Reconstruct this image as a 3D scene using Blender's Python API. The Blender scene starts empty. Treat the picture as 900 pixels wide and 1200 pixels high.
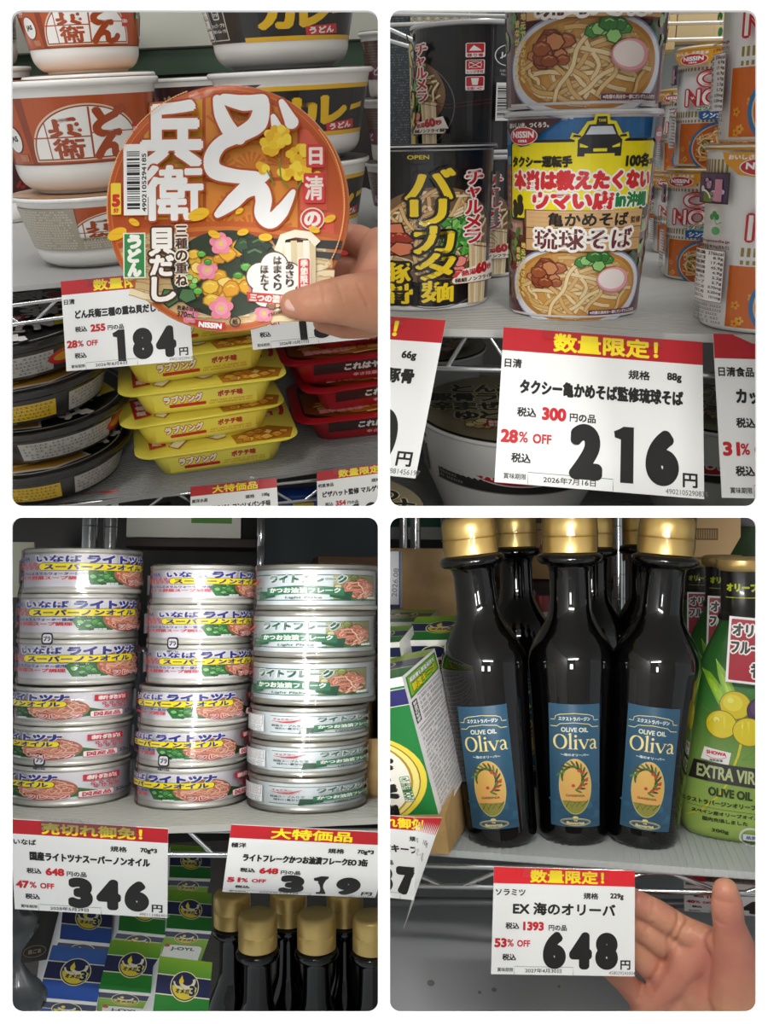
import bpy, bmesh, math, random
import numpy as np
from mathutils import Vector, Matrix, Euler

S = bpy.context.scene
COL = S.collection
F = 1100.0                                  # focal length in pixels of the 900x1200 frame
random.seed(7)

# ------------------------------------------------------------------ camera, world, lamps, exposure
cd = bpy.data.cameras.new('camera')
cd.sensor_fit = 'HORIZONTAL'; cd.sensor_width = 36.0; cd.lens = 36.0 * F / 900.0
cd.clip_start = 0.01; cd.clip_end = 30
cam = bpy.data.objects.new('camera', cd); COL.objects.link(cam)
cam.location = (0, 0, 0); cam.rotation_euler = (math.pi / 2, 0, 0)
S.camera = cam
S.view_settings.view_transform = 'Standard'; S.view_settings.look = 'None'
S.view_settings.gamma = 1.0; S.view_settings.use_curve_mapping = False
S.view_settings.exposure = -0.05
w = bpy.data.worlds.new('shop'); S.world = w; w.use_nodes = True
w.node_tree.nodes['Background'].inputs[0].default_value = (0.93, 0.97, 1.0, 1)
w.node_tree.nodes['Background'].inputs[1].default_value = 0.5
try:
    S.cycles.max_bounces = 6; S.cycles.transparent_max_bounces = 16; S.cycles.use_denoising = True
    S.cycles.sample_clamp_indirect = 4
except Exception: pass

def area(loc, aim, sx, sy, power, col=(1, 0.97, 0.93)):
    l = bpy.data.lights.new('ceiling_or_fill_lamp', 'AREA'); l.shape = 'RECTANGLE'; l.size = sx; l.size_y = sy
    l.energy = power; l.color = col
    o = bpy.data.objects.new('ceiling_or_fill_lamp', l); COL.objects.link(o)
    o.location = loc
    o.rotation_euler = (Vector(aim) - Vector(loc)).to_track_quat('-Z', 'Y').to_euler()
    return o
# fluorescent strips of the shop ceiling, in rows above and behind the photographer
for (x, y, z) in ((-0.75, -0.9, 1.5), (0.75, -0.9, 1.5), (-0.8, -2.2, 1.6), (0.8, -2.2, 1.6), (-0.3, -0.1, 1.45), (0.35, -0.1, 1.45)):
    area((x, y, z), (x * 0.3, 0.5, -0.1), 0.14, 1.0, 11 if y < -0.2 else 5)

for x in (-0.6, 0.6): area((x, -3.2, -0.15), (x * .3, 0.5, -.05), 0.5, 0.8, 50, (1, .98, .95))   # frontal fill lights, added behind the camera to brighten the lower bays
for x in (-0.09, 0.09): area((x, 0.318, -0.004), (x, 0.60, -0.2), 0.14, 0.012, 0.62, (1, .98, .95))     # unseen fill strips added under the middle partition to lift the lower bays
# ------------------------------------------------------------------ materials
def lin(h):
    v = [int(h[i:i + 2], 16) / 255 for i in (0, 2, 4)]
    return tuple(x / 12.92 if x <= .04045 else ((x + .055) / 1.055) ** 2.4 for x in v) + (1,)
_M = {}
def mat(hexc, rough=0.5, metal=0.0, coat=0.0, var=0.0, scale=60, bump=0.0, trans=0.0, ior=1.5, name=None, alpha=1.0, sss=0.0, spec=0.5):
    k = (hexc, rough, metal, coat, var, scale, bump, trans, ior, alpha, sss, spec)
    if k in _M: return _M[k]
    m = bpy.data.materials.new(name or 'surface_' + hexc); m.use_nodes = True
    nt = m.node_tree; b = nt.nodes['Principled BSDF']
    b.inputs['Base Color'].default_value = lin(hexc)
    b.inputs['Roughness'].default_value = rough; b.inputs['Metallic'].default_value = metal
    b.inputs['Coat Weight'].default_value = coat; b.inputs['Coat Roughness'].default_value = 0.06
    b.inputs['Transmission Weight'].default_value = trans; b.inputs['IOR'].default_value = ior
    b.inputs['Alpha'].default_value = alpha
    b.inputs['Specular IOR Level'].default_value = spec
    if sss:
        b.inputs['Subsurface Weight'].default_value = sss
        b.inputs['Subsurface Radius'].default_value = (0.008, 0.003, 0.0015); b.inputs['Subsurface Scale'].default_value = 1.0
    if var or bump:
        tc = nt.nodes.new('ShaderNodeTexCoord'); nz = nt.nodes.new('ShaderNodeTexNoise')
        nz.inputs['Scale'].default_value = scale; nz.inputs['Detail'].default_value = 5
        nt.links.new(tc.outputs['Object'], nz.inputs['Vector'])
        if var:
            mx = nt.nodes.new('ShaderNodeMix'); mx.data_type = 'RGBA'; c = lin(hexc)
            mx.inputs[6].default_value = tuple(max(0, x * (1 - var)) for x in c[:3]) + (1,)
            mx.inputs[7].default_value = tuple(min(1, x * (1 + var)) for x in c[:3]) + (1,)
            nt.links.new(nz.outputs['Fac'], mx.inputs[0]); nt.links.new(mx.outputs[2], b.inputs['Base Color'])
        if bump:
            bp = nt.nodes.new('ShaderNodeBump'); bp.inputs['Strength'].default_value = bump; bp.inputs['Distance'].default_value = 0.001
            nt.links.new(nz.outputs['Fac'], bp.inputs['Height']); nt.links.new(bp.outputs[0], b.inputs['Normal'])
    _M[k] = m
    return m
def two_tone(c1, c2, scale, rough=0.4, coat=0.0, metal=0.0, stretch=(1, 1, 1), lo=0.42, hi=0.58, detail=4):
    k = ('tt', c1, c2, scale, rough, coat, metal, stretch, lo, hi)
    if k in _M: return _M[k]
    m = bpy.data.materials.new('mottled_' + c1); m.use_nodes = True
    nt = m.node_tree; b = nt.nodes['Principled BSDF']
    b.inputs['Roughness'].default_value = rough; b.inputs['Coat Weight'].default_value = coat; b.inputs['Metallic'].default_value = metal
    tc = nt.nodes.new('ShaderNodeTexCoord'); mp = nt.nodes.new('ShaderNodeMapping'); mp.inputs['Scale'].default_value = stretch
    nz = nt.nodes.new('ShaderNodeTexNoise'); nz.inputs['Scale'].default_value = scale; nz.inputs['Detail'].default_value = detail
    cr = nt.nodes.new('ShaderNodeValToRGB'); cr.color_ramp.elements[0].position = lo; cr.color_ramp.elements[1].position = hi
    cr.color_ramp.elements[0].color = lin(c1); cr.color_ramp.elements[1].color = lin(c2)
    nt.links.new(tc.outputs['Object'], mp.inputs[0]); nt.links.new(mp.outputs[0], nz.inputs['Vector'])
    nt.links.new(nz.outputs['Fac'], cr.inputs[0]); nt.links.new(cr.outputs[0], b.inputs['Base Color'])
    _M[k] = m
    return m
def gradient(c1, c2, axis='Y', x0=0.0, x1=0.1, rough=0.35, c3=None):
    """a printed colour gradient along an object axis (print on packaging)"""
    k = ('gr', c1, c2, c3, axis, x0, x1, rough)
    if k in _M: return _M[k]
    m = bpy.data.materials.new('printed_gradient'); m.use_nodes = True
    nt = m.node_tree; b = nt.nodes['Principled BSDF']; b.inputs['Roughness'].default_value = rough
    tc = nt.nodes.new('ShaderNodeTexCoord'); sp = nt.nodes.new('ShaderNodeSeparateXYZ'); mr = nt.nodes.new('ShaderNodeMapRange')
    mr.inputs[1].default_value = x0; mr.inputs[2].default_value = x1
    cr = nt.nodes.new('ShaderNodeValToRGB'); cr.color_ramp.elements[0].color = lin(c1); cr.color_ramp.elements[1].color = lin(c2)
    if c3:
        e = cr.color_ramp.elements.new(0.5); e.color = lin(c3)
    nt.links.new(tc.outputs['Object'], sp.inputs[0]); nt.links.new(sp.outputs[axis], mr.inputs[0])
    nt.links.new(mr.outputs[0], cr.inputs[0]); nt.links.new(cr.outputs[0], b.inputs['Base Color'])
    _M[k] = m
    return m
def clear_film(strength=0.55, rough=0.06):
    """thin cling film: see-through with a sheen and crinkles"""
    k = ('film', strength, rough)
    if k in _M: return _M[k]
    m = bpy.data.materials.new('shrink_film'); m.use_nodes = True
    nt = m.node_tree; nt.nodes.remove(nt.nodes['Principled BSDF']); out = nt.nodes['Material Output']
    tr = nt.nodes.new('ShaderNodeBsdfTransparent'); gl = nt.nodes.new('ShaderNodeBsdfGlossy'); gl.inputs['Roughness'].default_value = rough
    fr = nt.nodes.new('ShaderNodeFresnel'); fr.inputs[0].default_value = 1.45
    mu = nt.nodes.new('ShaderNodeMath'); mu.operation = 'MULTIPLY'; mu.inputs[1].default_value = strength; mu.use_clamp = True
    mx = nt.nodes.new('ShaderNodeMixShader')
    nz = nt.nodes.new('ShaderNodeTexNoise'); nz.inputs['Scale'].default_value = 90; nz.inputs['Detail'].default_value = 3
    tc = nt.nodes.new('ShaderNodeTexCoord'); bp = nt.nodes.new('ShaderNodeBump'); bp.inputs['Strength'].default_value = 0.5; bp.inputs['Distance'].default_value = 0.0012
    nt.links.new(tc.outputs['Object'], nz.inputs['Vector']); nt.links.new(nz.outputs['Fac'], bp.inputs['Height'])
    nt.links.new(bp.outputs[0], gl.inputs['Normal']); nt.links.new(bp.outputs[0], fr.inputs['Normal'])
    nt.links.new(fr.outputs[0], mu.inputs[0]); nt.links.new(mu.outputs[0], mx.inputs[0])
    nt.links.new(tr.outputs[0], mx.inputs[1]); nt.links.new(gl.outputs[0], mx.inputs[2]); nt.links.new(mx.outputs[0], out.inputs[0])
    _M[k] = m
    return m
WHITEP = lambda: mat('F2F2F0', 0.35, coat=0.3)
CHROME = lambda: mat('C9CBCD', 0.16, metal=1.0)
BLACKP = lambda: mat('151414', 0.3, coat=0.5)

# ------------------------------------------------------------------ mesh helpers
def link_mesh(name, me, parent=None, m=None):
    o = bpy.data.objects.new(name, me); COL.objects.link(o)
    if m is not None and not me.materials: me.materials.append(m)
    if parent is not None: o.parent = parent
    return o
def from_bm(bm, smooth=35):
    bmesh.ops.recalc_face_normals(bm, faces=bm.faces)
    me = bpy.data.meshes.new('mesh'); bm.to_mesh(me); bm.free()
    if smooth:
        me.shade_smooth(); me.set_sharp_from_angle(angle=math.radians(smooth))
    return me
def pydata(verts, faces, smooth=0):
    me = bpy.data.meshes.new('mesh'); me.from_pydata([tuple(v) for v in verts], [], faces); me.update()
    if smooth: me.shade_smooth(); me.set_sharp_from_angle(angle=math.radians(smooth))
    return me
def lathe(profile, segs=72, smooth=32, a0=0, a1=2 * math.pi):
    full = abs(a1 - a0 - 2 * math.pi) < 1e-6
    n = segs if full else segs + 1
    V, Fc = [], []; idx = []
    for (r, z) in profile:
        if r < 1e-7:
            idx.append([len(V)] * n); V.append((0, 0, z))
        else:
            row = []
            for i in range(n):
                a = a0 + (a1 - a0) * i / segs
                row.append(len(V)); V.append((r * math.cos(a), r * math.sin(a), z))
            idx.append(row)
    for k in range(len(profile) - 1):
        A, B = idx[k], idx[k + 1]
        for i in range(segs):
            j = (i + 1) % n
            q = [A[i], A[j], B[j], B[i]]; u = []
            for t in q:
                if t not in u: u.append(t)
            if len(u) > 2: Fc.append(u)
    me = pydata(V, Fc); bm = bmesh.new(); bm.from_mesh(me); bpy.data.meshes.remove(me)
    return from_bm(bm, smooth)
def box_bm(bm, x0, x1, y0, y1, z0, z1, bev=0, mtx=None):
    r = bmesh.ops.create_cube(bm, size=1)
    vs = r['verts']
    bmesh.ops.scale(bm, vec=(x1 - x0, y1 - y0, z1 - z0), verts=vs)
    bmesh.ops.translate(bm, vec=((x0 + x1) / 2, (y0 + y1) / 2, (z0 + z1) / 2), verts=vs)
    if bev:
        es = list({e for v in vs for e in v.link_edges})
        g = bmesh.ops.bevel(bm, geom=es, offset=bev, segments=2, profile=0.6, affect='EDGES')
        vs = list({v for f in g['faces'] for v in f.verts} | {v for v in vs if v.is_valid})
    if mtx is not None: bmesh.ops.transform(bm, matrix=mtx, verts=vs)
def box(x0, x1, y0, y1, z0, z1, bev=0):
    bm = bmesh.new(); box_bm(bm, x0, x1, y0, y1, z0, z1, bev); return from_bm(bm, 40 if bev else 0)
def tube(pts, r, segs=12, cap=True):
    pts = [Vector(p) for p in pts]; V, Fc = [], []
    up = Vector((0.123, 0.3, 0.95)).normalized(); n0 = None
    for i, p in enumerate(pts):
        d = (pts[min(i + 1, len(pts) - 1)] - pts[max(i - 1, 0)]).normalized()
        n0 = d.cross(up).normalized() if n0 is None else (n0 - d * n0.dot(d)).normalized()
        b = d.cross(n0); rr = r[i] if isinstance(r, (list, tuple)) else r
        for k in range(segs):
            a = 2 * math.pi * k / segs
            V.append(p + (n0 * math.cos(a) + b * math.sin(a)) * rr)
    for i in range(len(pts) - 1):
        for k in range(segs):
            Fc.append([i * segs + k, i * segs + (k + 1) % segs, (i + 1) * segs + (k + 1) % segs, (i + 1) * segs + k])
    if cap:
        Fc.append(list(range(segs))[::-1]); Fc.append([(len(pts) - 1) * segs + k for k in range(segs)])
    return pydata(V, Fc, 60)
def loft(rings, cap0=True, cap1=True, smooth=40, closed=True):
    V = [p for r in rings for p in r]; n = len(rings[0]); Fc = []
    for i in range(len(rings) - 1):
        for k in range(n if closed else n - 1):
            Fc.append([i * n + k, i * n + (k + 1) % n, (i + 1) * n + (k + 1) % n, (i + 1) * n + k])
    if cap0: Fc.append(list(range(n))[::-1])
    if cap1: Fc.append([(len(rings) - 1) * n + k for k in range(n)])
    me = pydata(V, Fc); bm = bmesh.new(); bm.from_mesh(me); bpy.data.meshes.remove(me)
    return from_bm(bm, smooth)
def rrect_ring(hx, hy, r, z, n=6, cx=0, cy=0):
    P = []
    for (sx, sy, a) in ((1, 1, 0), (-1, 1, 90), (-1, -1, 180), (1, -1, 270)):
        for k in range(n + 1):
            t = math.radians(a + 90 * k / n)
            P.append((cx + sx * (hx - r) + r * math.cos(t), cy + sy * (hy - r) + r * math.sin(t), z))
    return P
def join_meshes(parts):
    """parts: [(mesh, Matrix or None)] of one material set -> one mesh"""
    bm = bmesh.new()
    for me, mx in parts:
        n = len(bm.verts); bm.from_mesh(me); bm.verts.ensure_lookup_table()
        if mx is not None: bmesh.ops.transform(bm, matrix=mx, verts=bm.verts[n:])
    me = bpy.data.meshes.new('mesh'); bm.to_mesh(me); bm.free()
    me.shade_smooth(); me.set_sharp_from_angle(angle=math.radians(35))
    return me

# ------------------------------------------------------------------ the bays: each shelf unit has its own upright
def ray(px, py): return Vector(((px - 450) / F, 1.0, (600 - py) / F))
ALL = []
class Bay:
    """A shelf unit seen with its own eye level. hy: eye level (px) at column cx; s: its slope; vpx: where depth lines meet."""
    def __init__(self, cx, hy, s, vpx, sx, sz):
        r0 = ray(cx, hy); d = Vector((1, 0, s))
        self.z = d.cross(r0).normalized()
        hv = ray(vpx, hy - s * (vpx - cx)); self.y = (hv - self.z * hv.dot(self.z)).normalized()
        self.x = self.y.cross(self.z).normalized()
        self.M = Matrix((self.x, self.y, self.z)).transposed()      # local -> world
        self.Mi = self.M.transposed(); self.sx, self.sz = sx, sz
    def at(self, px, py, Y): return self.Mi @ (ray(px, py) * Y)
    def on(self, px, py, z):
        r = self.Mi @ ray(px, py); return r * (z / r.z)
    def back(self, px, py, y):                       # on the upright plane local y = const
        r = self.Mi @ ray(px, py); return r * (y / r.y)
    def depth(self, p): return (self.M @ Vector(p)).y
    def proj(self, p):
        q = self.M @ Vector(p); return 450 + F * q.x / q.y, 600 - F * q.z / q.y
    def px(self, p, n): return n * self.depth(p) / F             # n pixels at point p, in metres
    def up(self, p, py):                             # height above p that shows at row py
        q = self.M @ Vector(p); k = (600 - py) / F; u = self.z
        return (k * q.y - q.z) / (u.z - k * u.y)
    def root(self, name, loc, rot=(0, 0, 0), R=None):
        o = bpy.data.objects.new(name, None); COL.objects.link(o); o.empty_display_size = 0.01
        L = Matrix.Translation(Vector(loc)) @ (R.to_4x4() if R is not None else Euler(rot).to_matrix().to_4x4())
        o.matrix_basis = self.M.to_4x4() @ L
        ALL.append((o, self)); return o
    def facing(self, p):                              # rotation about the upright so that local -Y looks at the camera
        return math.atan2(p[1], p[0]) - math.pi / 2
def tag(o, label, cat, group=None, kind=None):
    o['label'] = label; o['category'] = cat
    if group: o['group'] = group
    if kind: o['kind'] = kind
    return o
def structure(o, label, cat='shelf', bay=None):
    o['kind'] = 'structure'; o['label'] = label; o['category'] = cat
    return o
def part(name, me, parent, m=None, label=None):
    o = link_mesh(name, me, parent, m)
    if label: o['label'] = label
    return o
def copy_tree(o, parent=None):
    c = o.copy(); COL.objects.link(c); c.parent = parent
    for ch in list(o.children): copy_tree(ch, c)
    return c
def place_copy(bay, src, loc, rot=(0, 0, 0), R=None, scale=1.0):
    c = copy_tree(src)
    L = Matrix.Translation(Vector(loc)) @ (R.to_4x4() if R is not None else Euler(rot).to_matrix().to_4x4())
    c.matrix_basis = bay.M.to_4x4() @ L @ Matrix.Scale(scale, 4)
    ALL.append((c, bay)); return c

# pose of a flat rectangle (width W, height H, metres) from its four corners in the frame
def fit_rect(corners, W, H, Y0=None, rx=0.0):
    c = np.array(corners, float)                      # TL TR BR BL
    uv = np.array([(-W / 2, H / 2), (W / 2, H / 2), (W / 2, -H / 2), (-W / 2, -H / 2)])
    wpx = np.linalg.norm(c[1] - c[0])
    Y0 = Y0 or W * F / wpx
    m = c.mean(0)
    p = np.array([rx, 0., 0., (m[0] - 450) / F * Y0, Y0, (600 - m[1]) / F * Y0])
    def proj(p):
        R = np.array(Euler(p[:3]).to_matrix())
        P = np.stack([uv[:, 0], np.zeros(4), uv[:, 1]], 1) @ R.T + p[3:]
        return np.stack([450 + F * P[:, 0] / P[:, 1], 600 - F * P[:, 2] / P[:, 1]], 1)
    lam = 1.0
    def res(p): return (proj(p) - c).ravel()
    r = res(p)
    for _ in range(80):
        J = np.zeros((8, 6))
        for k in range(6):
            q = p.copy(); q[k] += 1e-5; J[:, k] = (res(q) - r) / 1e-5
        A = J.T @ J; dlt = np.linalg.solve(A + lam * np.diag(np.diag(A) + 1e-6), -J.T @ r)
        q = p + dlt; rq = res(q)
        if (rq ** 2).sum() < (r ** 2).sum(): p, r, lam = q, rq, max(lam / 3, 1e-6)
        else: lam *= 4
    return Euler(p[:3]).to_matrix(), Vector(p[3:]), float(np.sqrt((r ** 2).mean()))

# ------------------------------------------------------------------ flat print: inks laid on a surface
_TX = {}
_tc = bpy.data.curves.new('lettering', 'FONT'); _to = bpy.data.objects.new('lettering', _tc)
def glyphs(s, res=3):
    k = (s, res)
    if k not in _TX:
        _tc.body = s; _tc.size = 1.0; _tc.resolution_u = res
        me = bpy.data.meshes.new_from_object(_to)
        n = len(me.vertices); v = np.zeros(n * 3); me.vertices.foreach_get('co', v); v = v.reshape(-1, 3)[:, :2]
        f = [tuple(p.vertices) for p in me.polygons]; bpy.data.meshes.remove(me)
        if n: v = v - v.min(0)
        _TX[k] = (v, f)
    return _TX[k]
class Art:
    def __init__(self, rough=0.38, coat=0.0, dz=3.5e-5):
        self.big, self.small, self.z, self.dz = [], [], 0, dz
        self.rough, self.coat = rough, coat
        self.T = np.eye(3)
    def at(self, x=0, y=0, s=1, rot=0, sx=1, sy=1, shear=0):
        c, n = math.cos(rot), math.sin(rot)
        self.T = np.array([[c, -n, x], [n, c, y], [0, 0, 1]]) @ np.array([[s * sx, shear * s, 0], [0, s * sy, 0], [0, 0, 1]]); return self
    def up(self, n=1): self.z += n; return self
    def _add(self, v, f, col, big=True, dz=0):
        v = np.asarray(v, float); v = (np.c_[v, np.ones(len(v))] @ self.T.T)[:, :2]
        (self.big if big else self.small).append((v, f, col, (self.z + dz) * self.dz))
        if big: self.z += .02
    def poly(self, pts, col): self._add(pts, [tuple(range(len(pts)))], col)
    def rect(self, x0, y0, x1, y1, col): self.poly([(x0, y0), (x1, y0), (x1, y1), (x0, y1)], col)
    def rrect(self, x0, y0, x1, y1, r, col, n=5):
        P = rrect_ring((x1 - x0) / 2, (y1 - y0) / 2, r, 0, n, (x0 + x1) / 2, (y0 + y1) / 2); self.poly([p[:2] for p in P], col)
    def ell(self, cx, cy, rx, ry, col, n=28, rot=0, a0=0, a1=360):
        c, s = math.cos(rot), math.sin(rot); P = []
        m = n if a1 - a0 >= 360 else n + 1
        for k in range(m):
            a = math.radians(a0 + (a1 - a0) * k / n); x, y = rx * math.cos(a), ry * math.sin(a)
            P.append((cx + c * x - s * y, cy + s * x + c * y))
        self.poly(P, col)
    def line(self, pts, w, col, small=False):
        """a stroked polyline; w may be a list"""
        P = np.asarray(pts, float); n = len(P); V = []; fc = []
        for i in range(n):
            d = P[min(i + 1, n - 1)] - P[max(i - 1, 0)]; d = d / (np.linalg.norm(d) + 1e-12); q = np.array((-d[1], d[0]))
            h = (w[i] if hasattr(w, '__len__') else w) / 2
            V += [P[i] + q * h, P[i] - q * h]
        for i in range(n - 1): fc.append((2 * i, 2 * i + 1, 2 * i + 3, 2 * i + 2))
        self._add(V, fc, col, not small)
    def ring(self, cx, cy, rx, ry, w, col, a0=0, a1=360, n=40):
        self.line([(cx + rx * math.cos(math.radians(a0 + (a1 - a0) * k / n)), cy + ry * math.sin(math.radians(a0 + (a1 - a0) * k / n))) for k in range(n + 1)], w, col)
    def text(self, s, x, y, w, h, col, bold=0, align='l', res=3, rot=0, shear=0, n=4, valign='c'):
        """bounding box of the words: left edge x (or centre), middle y, width w (None keeps proportion), height h"""
        v, f = glyphs(s, res)
        if len(v) == 0: return
        ext = v.max(0); k = h / ext[1]; kx = (w / ext[0]) if w else k
        v = v * (kx, k); W = ext[0] * kx
        v = v - ((W / 2 if align == 'c' else W if align == 'r' else 0), h / 2)
        if shear: v = np.c_[v[:, 0] + v[:, 1] * shear, v[:, 1]]
        if rot: c, sn = math.cos(rot), math.sin(rot); v = v @ np.array([[c, sn], [-sn, c]])
        v = v + (x, y)
        if not bold: self._add(v, f, col, False)
        else:
            n = n if bold < .5 else max(n, 8)
            for i in range(n):
                a = 2 * math.pi * (i + 0.5) / n
                self._add(v + (bold * math.cos(a), bold * math.sin(a)), f, col, False, dz=0.04 * i)
            if bold > .5:
                self._add(v, f, col, False, dz=.5)
                if bold > 1.1:
                    for i in range(6):
                        a = 2 * math.pi * i / 6; self._add(v + (bold * .5 * math.cos(a), bold * .5 * math.sin(a)), f, col, False, dz=.5 + .04 * i)
    def otext(self, s, x, y, w, h, col, ocol, bold, out, **kw):
        """words with an outline"""
        self.text(s, x, y, w, h, ocol, out, n=kw.pop('on', 10), **kw); self.up(1); self.text(s, x, y, w, h, col, bold, **kw); self.up(1)
    def brush(self, pts, widths, col, grow=0.0):
        P = np.array(pts, float); n = len(P); Wd = np.array(widths, float) + grow * 2; out, ow = [], []
        for i in range(n - 1):
            p0, p1, p2, p3 = P[max(i - 1, 0)], P[i], P[i + 1], P[min(i + 2, n - 1)]
            for k in range(7):
                t = k / 7; out.append(.5 * (2 * p1 + (p2 - p0) * t + (2 * p0 - 5 * p1 + 4 * p2 - p3) * t * t + (3 * p1 - p0 - 3 * p2 + p3) * t ** 3)); ow.append(Wd[i] * (1 - t) + Wd[i + 1] * t)
        out.append(P[-1]); ow.append(Wd[-1]); self.line(out, ow, col)
        for i in range(0, len(out), 3): self.ell(out[i][0], out[i][1], ow[i] / 2, ow[i] / 2, col, 14)
        self.ell(out[-1][0], out[-1][1], ow[-1] / 2, ow[-1] / 2, col, 14)
    def vtext(self, s, x, ytop, cw, ch, pitch, col, bold=0, **kw):
        for i, c in enumerate(s):
            if c in 'ー|': self.text('|', x, ytop - pitch * (i + .5), cw * 0.14, ch * .95, col, bold, align='c', **kw)
            else: self.text(c, x, ytop - pitch * (i + .5), cw * (0.8 if c in 'ッャュョぁぃぅェ' else 1), ch * (0.8 if c in 'ッャュョ' else 1), col, bold, align='c', **kw)
    def lines_of_print(self, x0, y0, x1, y1, rows, col, seed=1, h=0.55):
        """columns of characters too small to read"""
        rnd = random.Random(seed); ph = (y1 - y0) / rows
        for r in range(rows):
            y = y1 - ph * (r + .5); x = x0
            while x < x1 - ph * .4:
                w = ph * rnd.uniform(.4, .75)
                if rnd.random() > .12:
                    self._add([(x, y - ph * h / 2), (x + w, y - ph * h / 2), (x + w, y - ph * h / 2 + ph * .1), (x, y - ph * h / 2 + ph * .1)], [(0, 1, 2, 3)], col, False)
                    self._add([(x + w * .4, y - ph * h / 2), (x + w * .55, y - ph * h / 2), (x + w * .55, y + ph * h / 2), (x + w * .4, y + ph * h / 2)], [(0, 1, 2, 3)], col, False)
                    self._add([(x, y + ph * h * .2), (x + w, y + ph * h * .2), (x + w, y + ph * h * .32), (x, y + ph * h * .32)], [(0, 1, 2, 3)], col, False)
                x += w + ph * .12
    def barcode(self, x0, y0, x1, y1, col='161616', seed=3, vertical=False):
        rnd = random.Random(seed); a, b = (y0, y1) if vertical else (x0, x1); t = a
        while t < b:
            wd = (b - a) / 60 * rnd.choice((1, 1, 2, 3)); e = min(b, t + wd)
            self.rect(*((x0, t, x1, e) if vertical else (t, y0, e, y1)), col); t = e + (b - a) / 60 * rnd.choice((1, 1, 2))
    def noodles(self, cx, cy, rx, ry, cols, n=30, w=1.6, seed=1, amp=0.25, ang=None, a_in=1.0):
        """curved strands inside an ellipse"""
        rnd = random.Random(seed)
        for i in range(n):
            th = rnd.uniform(0, math.pi) if ang is None else ang + rnd.uniform(-.35, .35)
            off = rnd.uniform(-.85, .85); hl = math.sqrt(max(0, 1 - off * off)) * rnd.uniform(.5, .95) * a_in
            c, s = math.cos(th), math.sin(th); P = []; bend = rnd.uniform(-amp, amp); ph = rnd.uniform(0, 6)
            for k in range(13):
                t = -hl + 2 * hl * k / 12; o = off + bend * (1 - (t / (hl + .01)) ** 2) * (1 - abs(off)) + .03 * math.sin(ph + k)
                q = math.hypot(t, o)
                if q > .97: t, o = t * .97 / q, o * .97 / q
                P.append((cx + rx * (c * t - s * o), cy + ry * (s * t + c * o)))
            self.line(P, w * 1.35, cols[0], True); self.z += .35
            self.line(P, w, cols[1 + rnd.randrange(len(cols) - 1)], True); self.z += .35
        self.z = math.ceil(self.z)
    def chunks(self, cx, cy, rx, ry, cols, n=6, size=4, seed=1, sides=6):
        """cut pieces of meat, vegetable or fish"""
        rnd = random.Random(seed)
        for i in range(n):
            a, q = rnd.uniform(0, 6.28), math.sqrt(rnd.random()); x, y = cx + rx * q * math.cos(a), cy + ry * q * math.sin(a)
            r0 = rnd.uniform(0, 6.28); sc = size * rnd.uniform(.7, 1.2); el = rnd.uniform(.6, 1)
            P = [(x + sc * rnd.uniform(.8, 1.1) * math.cos(r0 + 6.283 * k / sides), y + sc * el * rnd.uniform(.8, 1.1) * math.sin(r0 + 6.283 * k / sides)) for k in range(sides)]
            self.poly(P, cols[0]); self.z += .4
            m = rnd.choice(cols[1:]); self.poly([(x + (px - x) * .84, y + (py - y) * .84) for px, py in P], m); self.z += .4
            self.line([(x - sc * .4, y + sc * .2), (x, y + sc * .38), (x + sc * .4, y + sc * .2)], sc * .12, cols[-1], True); self.z += .2
        self.z = math.ceil(self.z)
    def build(self, fn, step=None, base=8e-5, unit=0.001, special=None, clip=None):
        """lay the inks on the surface fn(x, y) -> (points, normals); x, y in mm"""
        Vs, Fs, Ms, keys = [], [], [], []; n = 0
        groups = []
        if self.big:
            by = {}
            bm = bmesh.new(); cols = []
            for v, f, c, z in self.big:
                if c not in cols: cols.append(c)
                vs = [bm.verts.new((p[0], p[1], z)) for p in v]
                for q in f:
                    try: fc = bm.faces.new([vs[i] for i in q]); fc.material_index = cols.index(c)
                    except ValueError: pass
            big = [f for f in bm.faces if len(f.verts) > 4]
            bmesh.ops.triangulate(bm, faces=big)
            if step:
                xs = [v.co.x for v in bm.verts]; a, b = min(xs), max(xs)
                k = math.ceil(a / step)
                while k * step < b:
                    bmesh.ops.bisect_plane(bm, geom=bm.verts[:] + bm.edges[:] + bm.faces[:], plane_co=(k * step, 0, 0), plane_no=(1, 0, 0)); k += 1
            bm.verts.index_update()
            V = np.array([v.co[:] for v in bm.verts]); groups.append((V, [(tuple(v.index for v in f.verts), cols[f.material_index]) for f in bm.faces])); bm.free()
        for v, f, c, z in self.small:
            groups.append((np.c_[v, np.full(len(v), z)], [(q, c) for q in f]))
        for V, fs in groups:
            Vs.append(V)
            for q, c in fs:
                Fs.append([i + n for i in q])
                if c not in keys: keys.append(c)
                Ms.append(keys.index(c))
            n += len(V)
        V = np.concatenate(Vs)
        P, N = fn(V[:, 0] * unit, V[:, 1] * unit)
        P = P + N * (base + V[:, 2:3])
        me = bpy.data.meshes.new('print'); me.from_pydata(P.tolist(), [], Fs)
        for k in keys:
            if special and k in special: me.materials.append(special[k])
            else: me.materials.append(mat(k, self.rough, coat=self.coat, name='ink_' + k))
        me.polygons.foreach_set('material_index', Ms); me.update()
        # faces look outwards
        return me
def flat(x0=0, y0=0, R=None):
    def fn(x, y):
        return np.stack([x + x0, np.zeros_like(x), y + y0], 1), np.tile(np.array([0, -1.0, 0]), (len(x), 1))
    return fn
def flat_top(z=0):
    def fn(x, y): return np.stack([x, y, np.full_like(x, z)], 1), np.tile(np.array([0, 0, 1.0]), (len(x), 1))
    return fn
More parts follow.
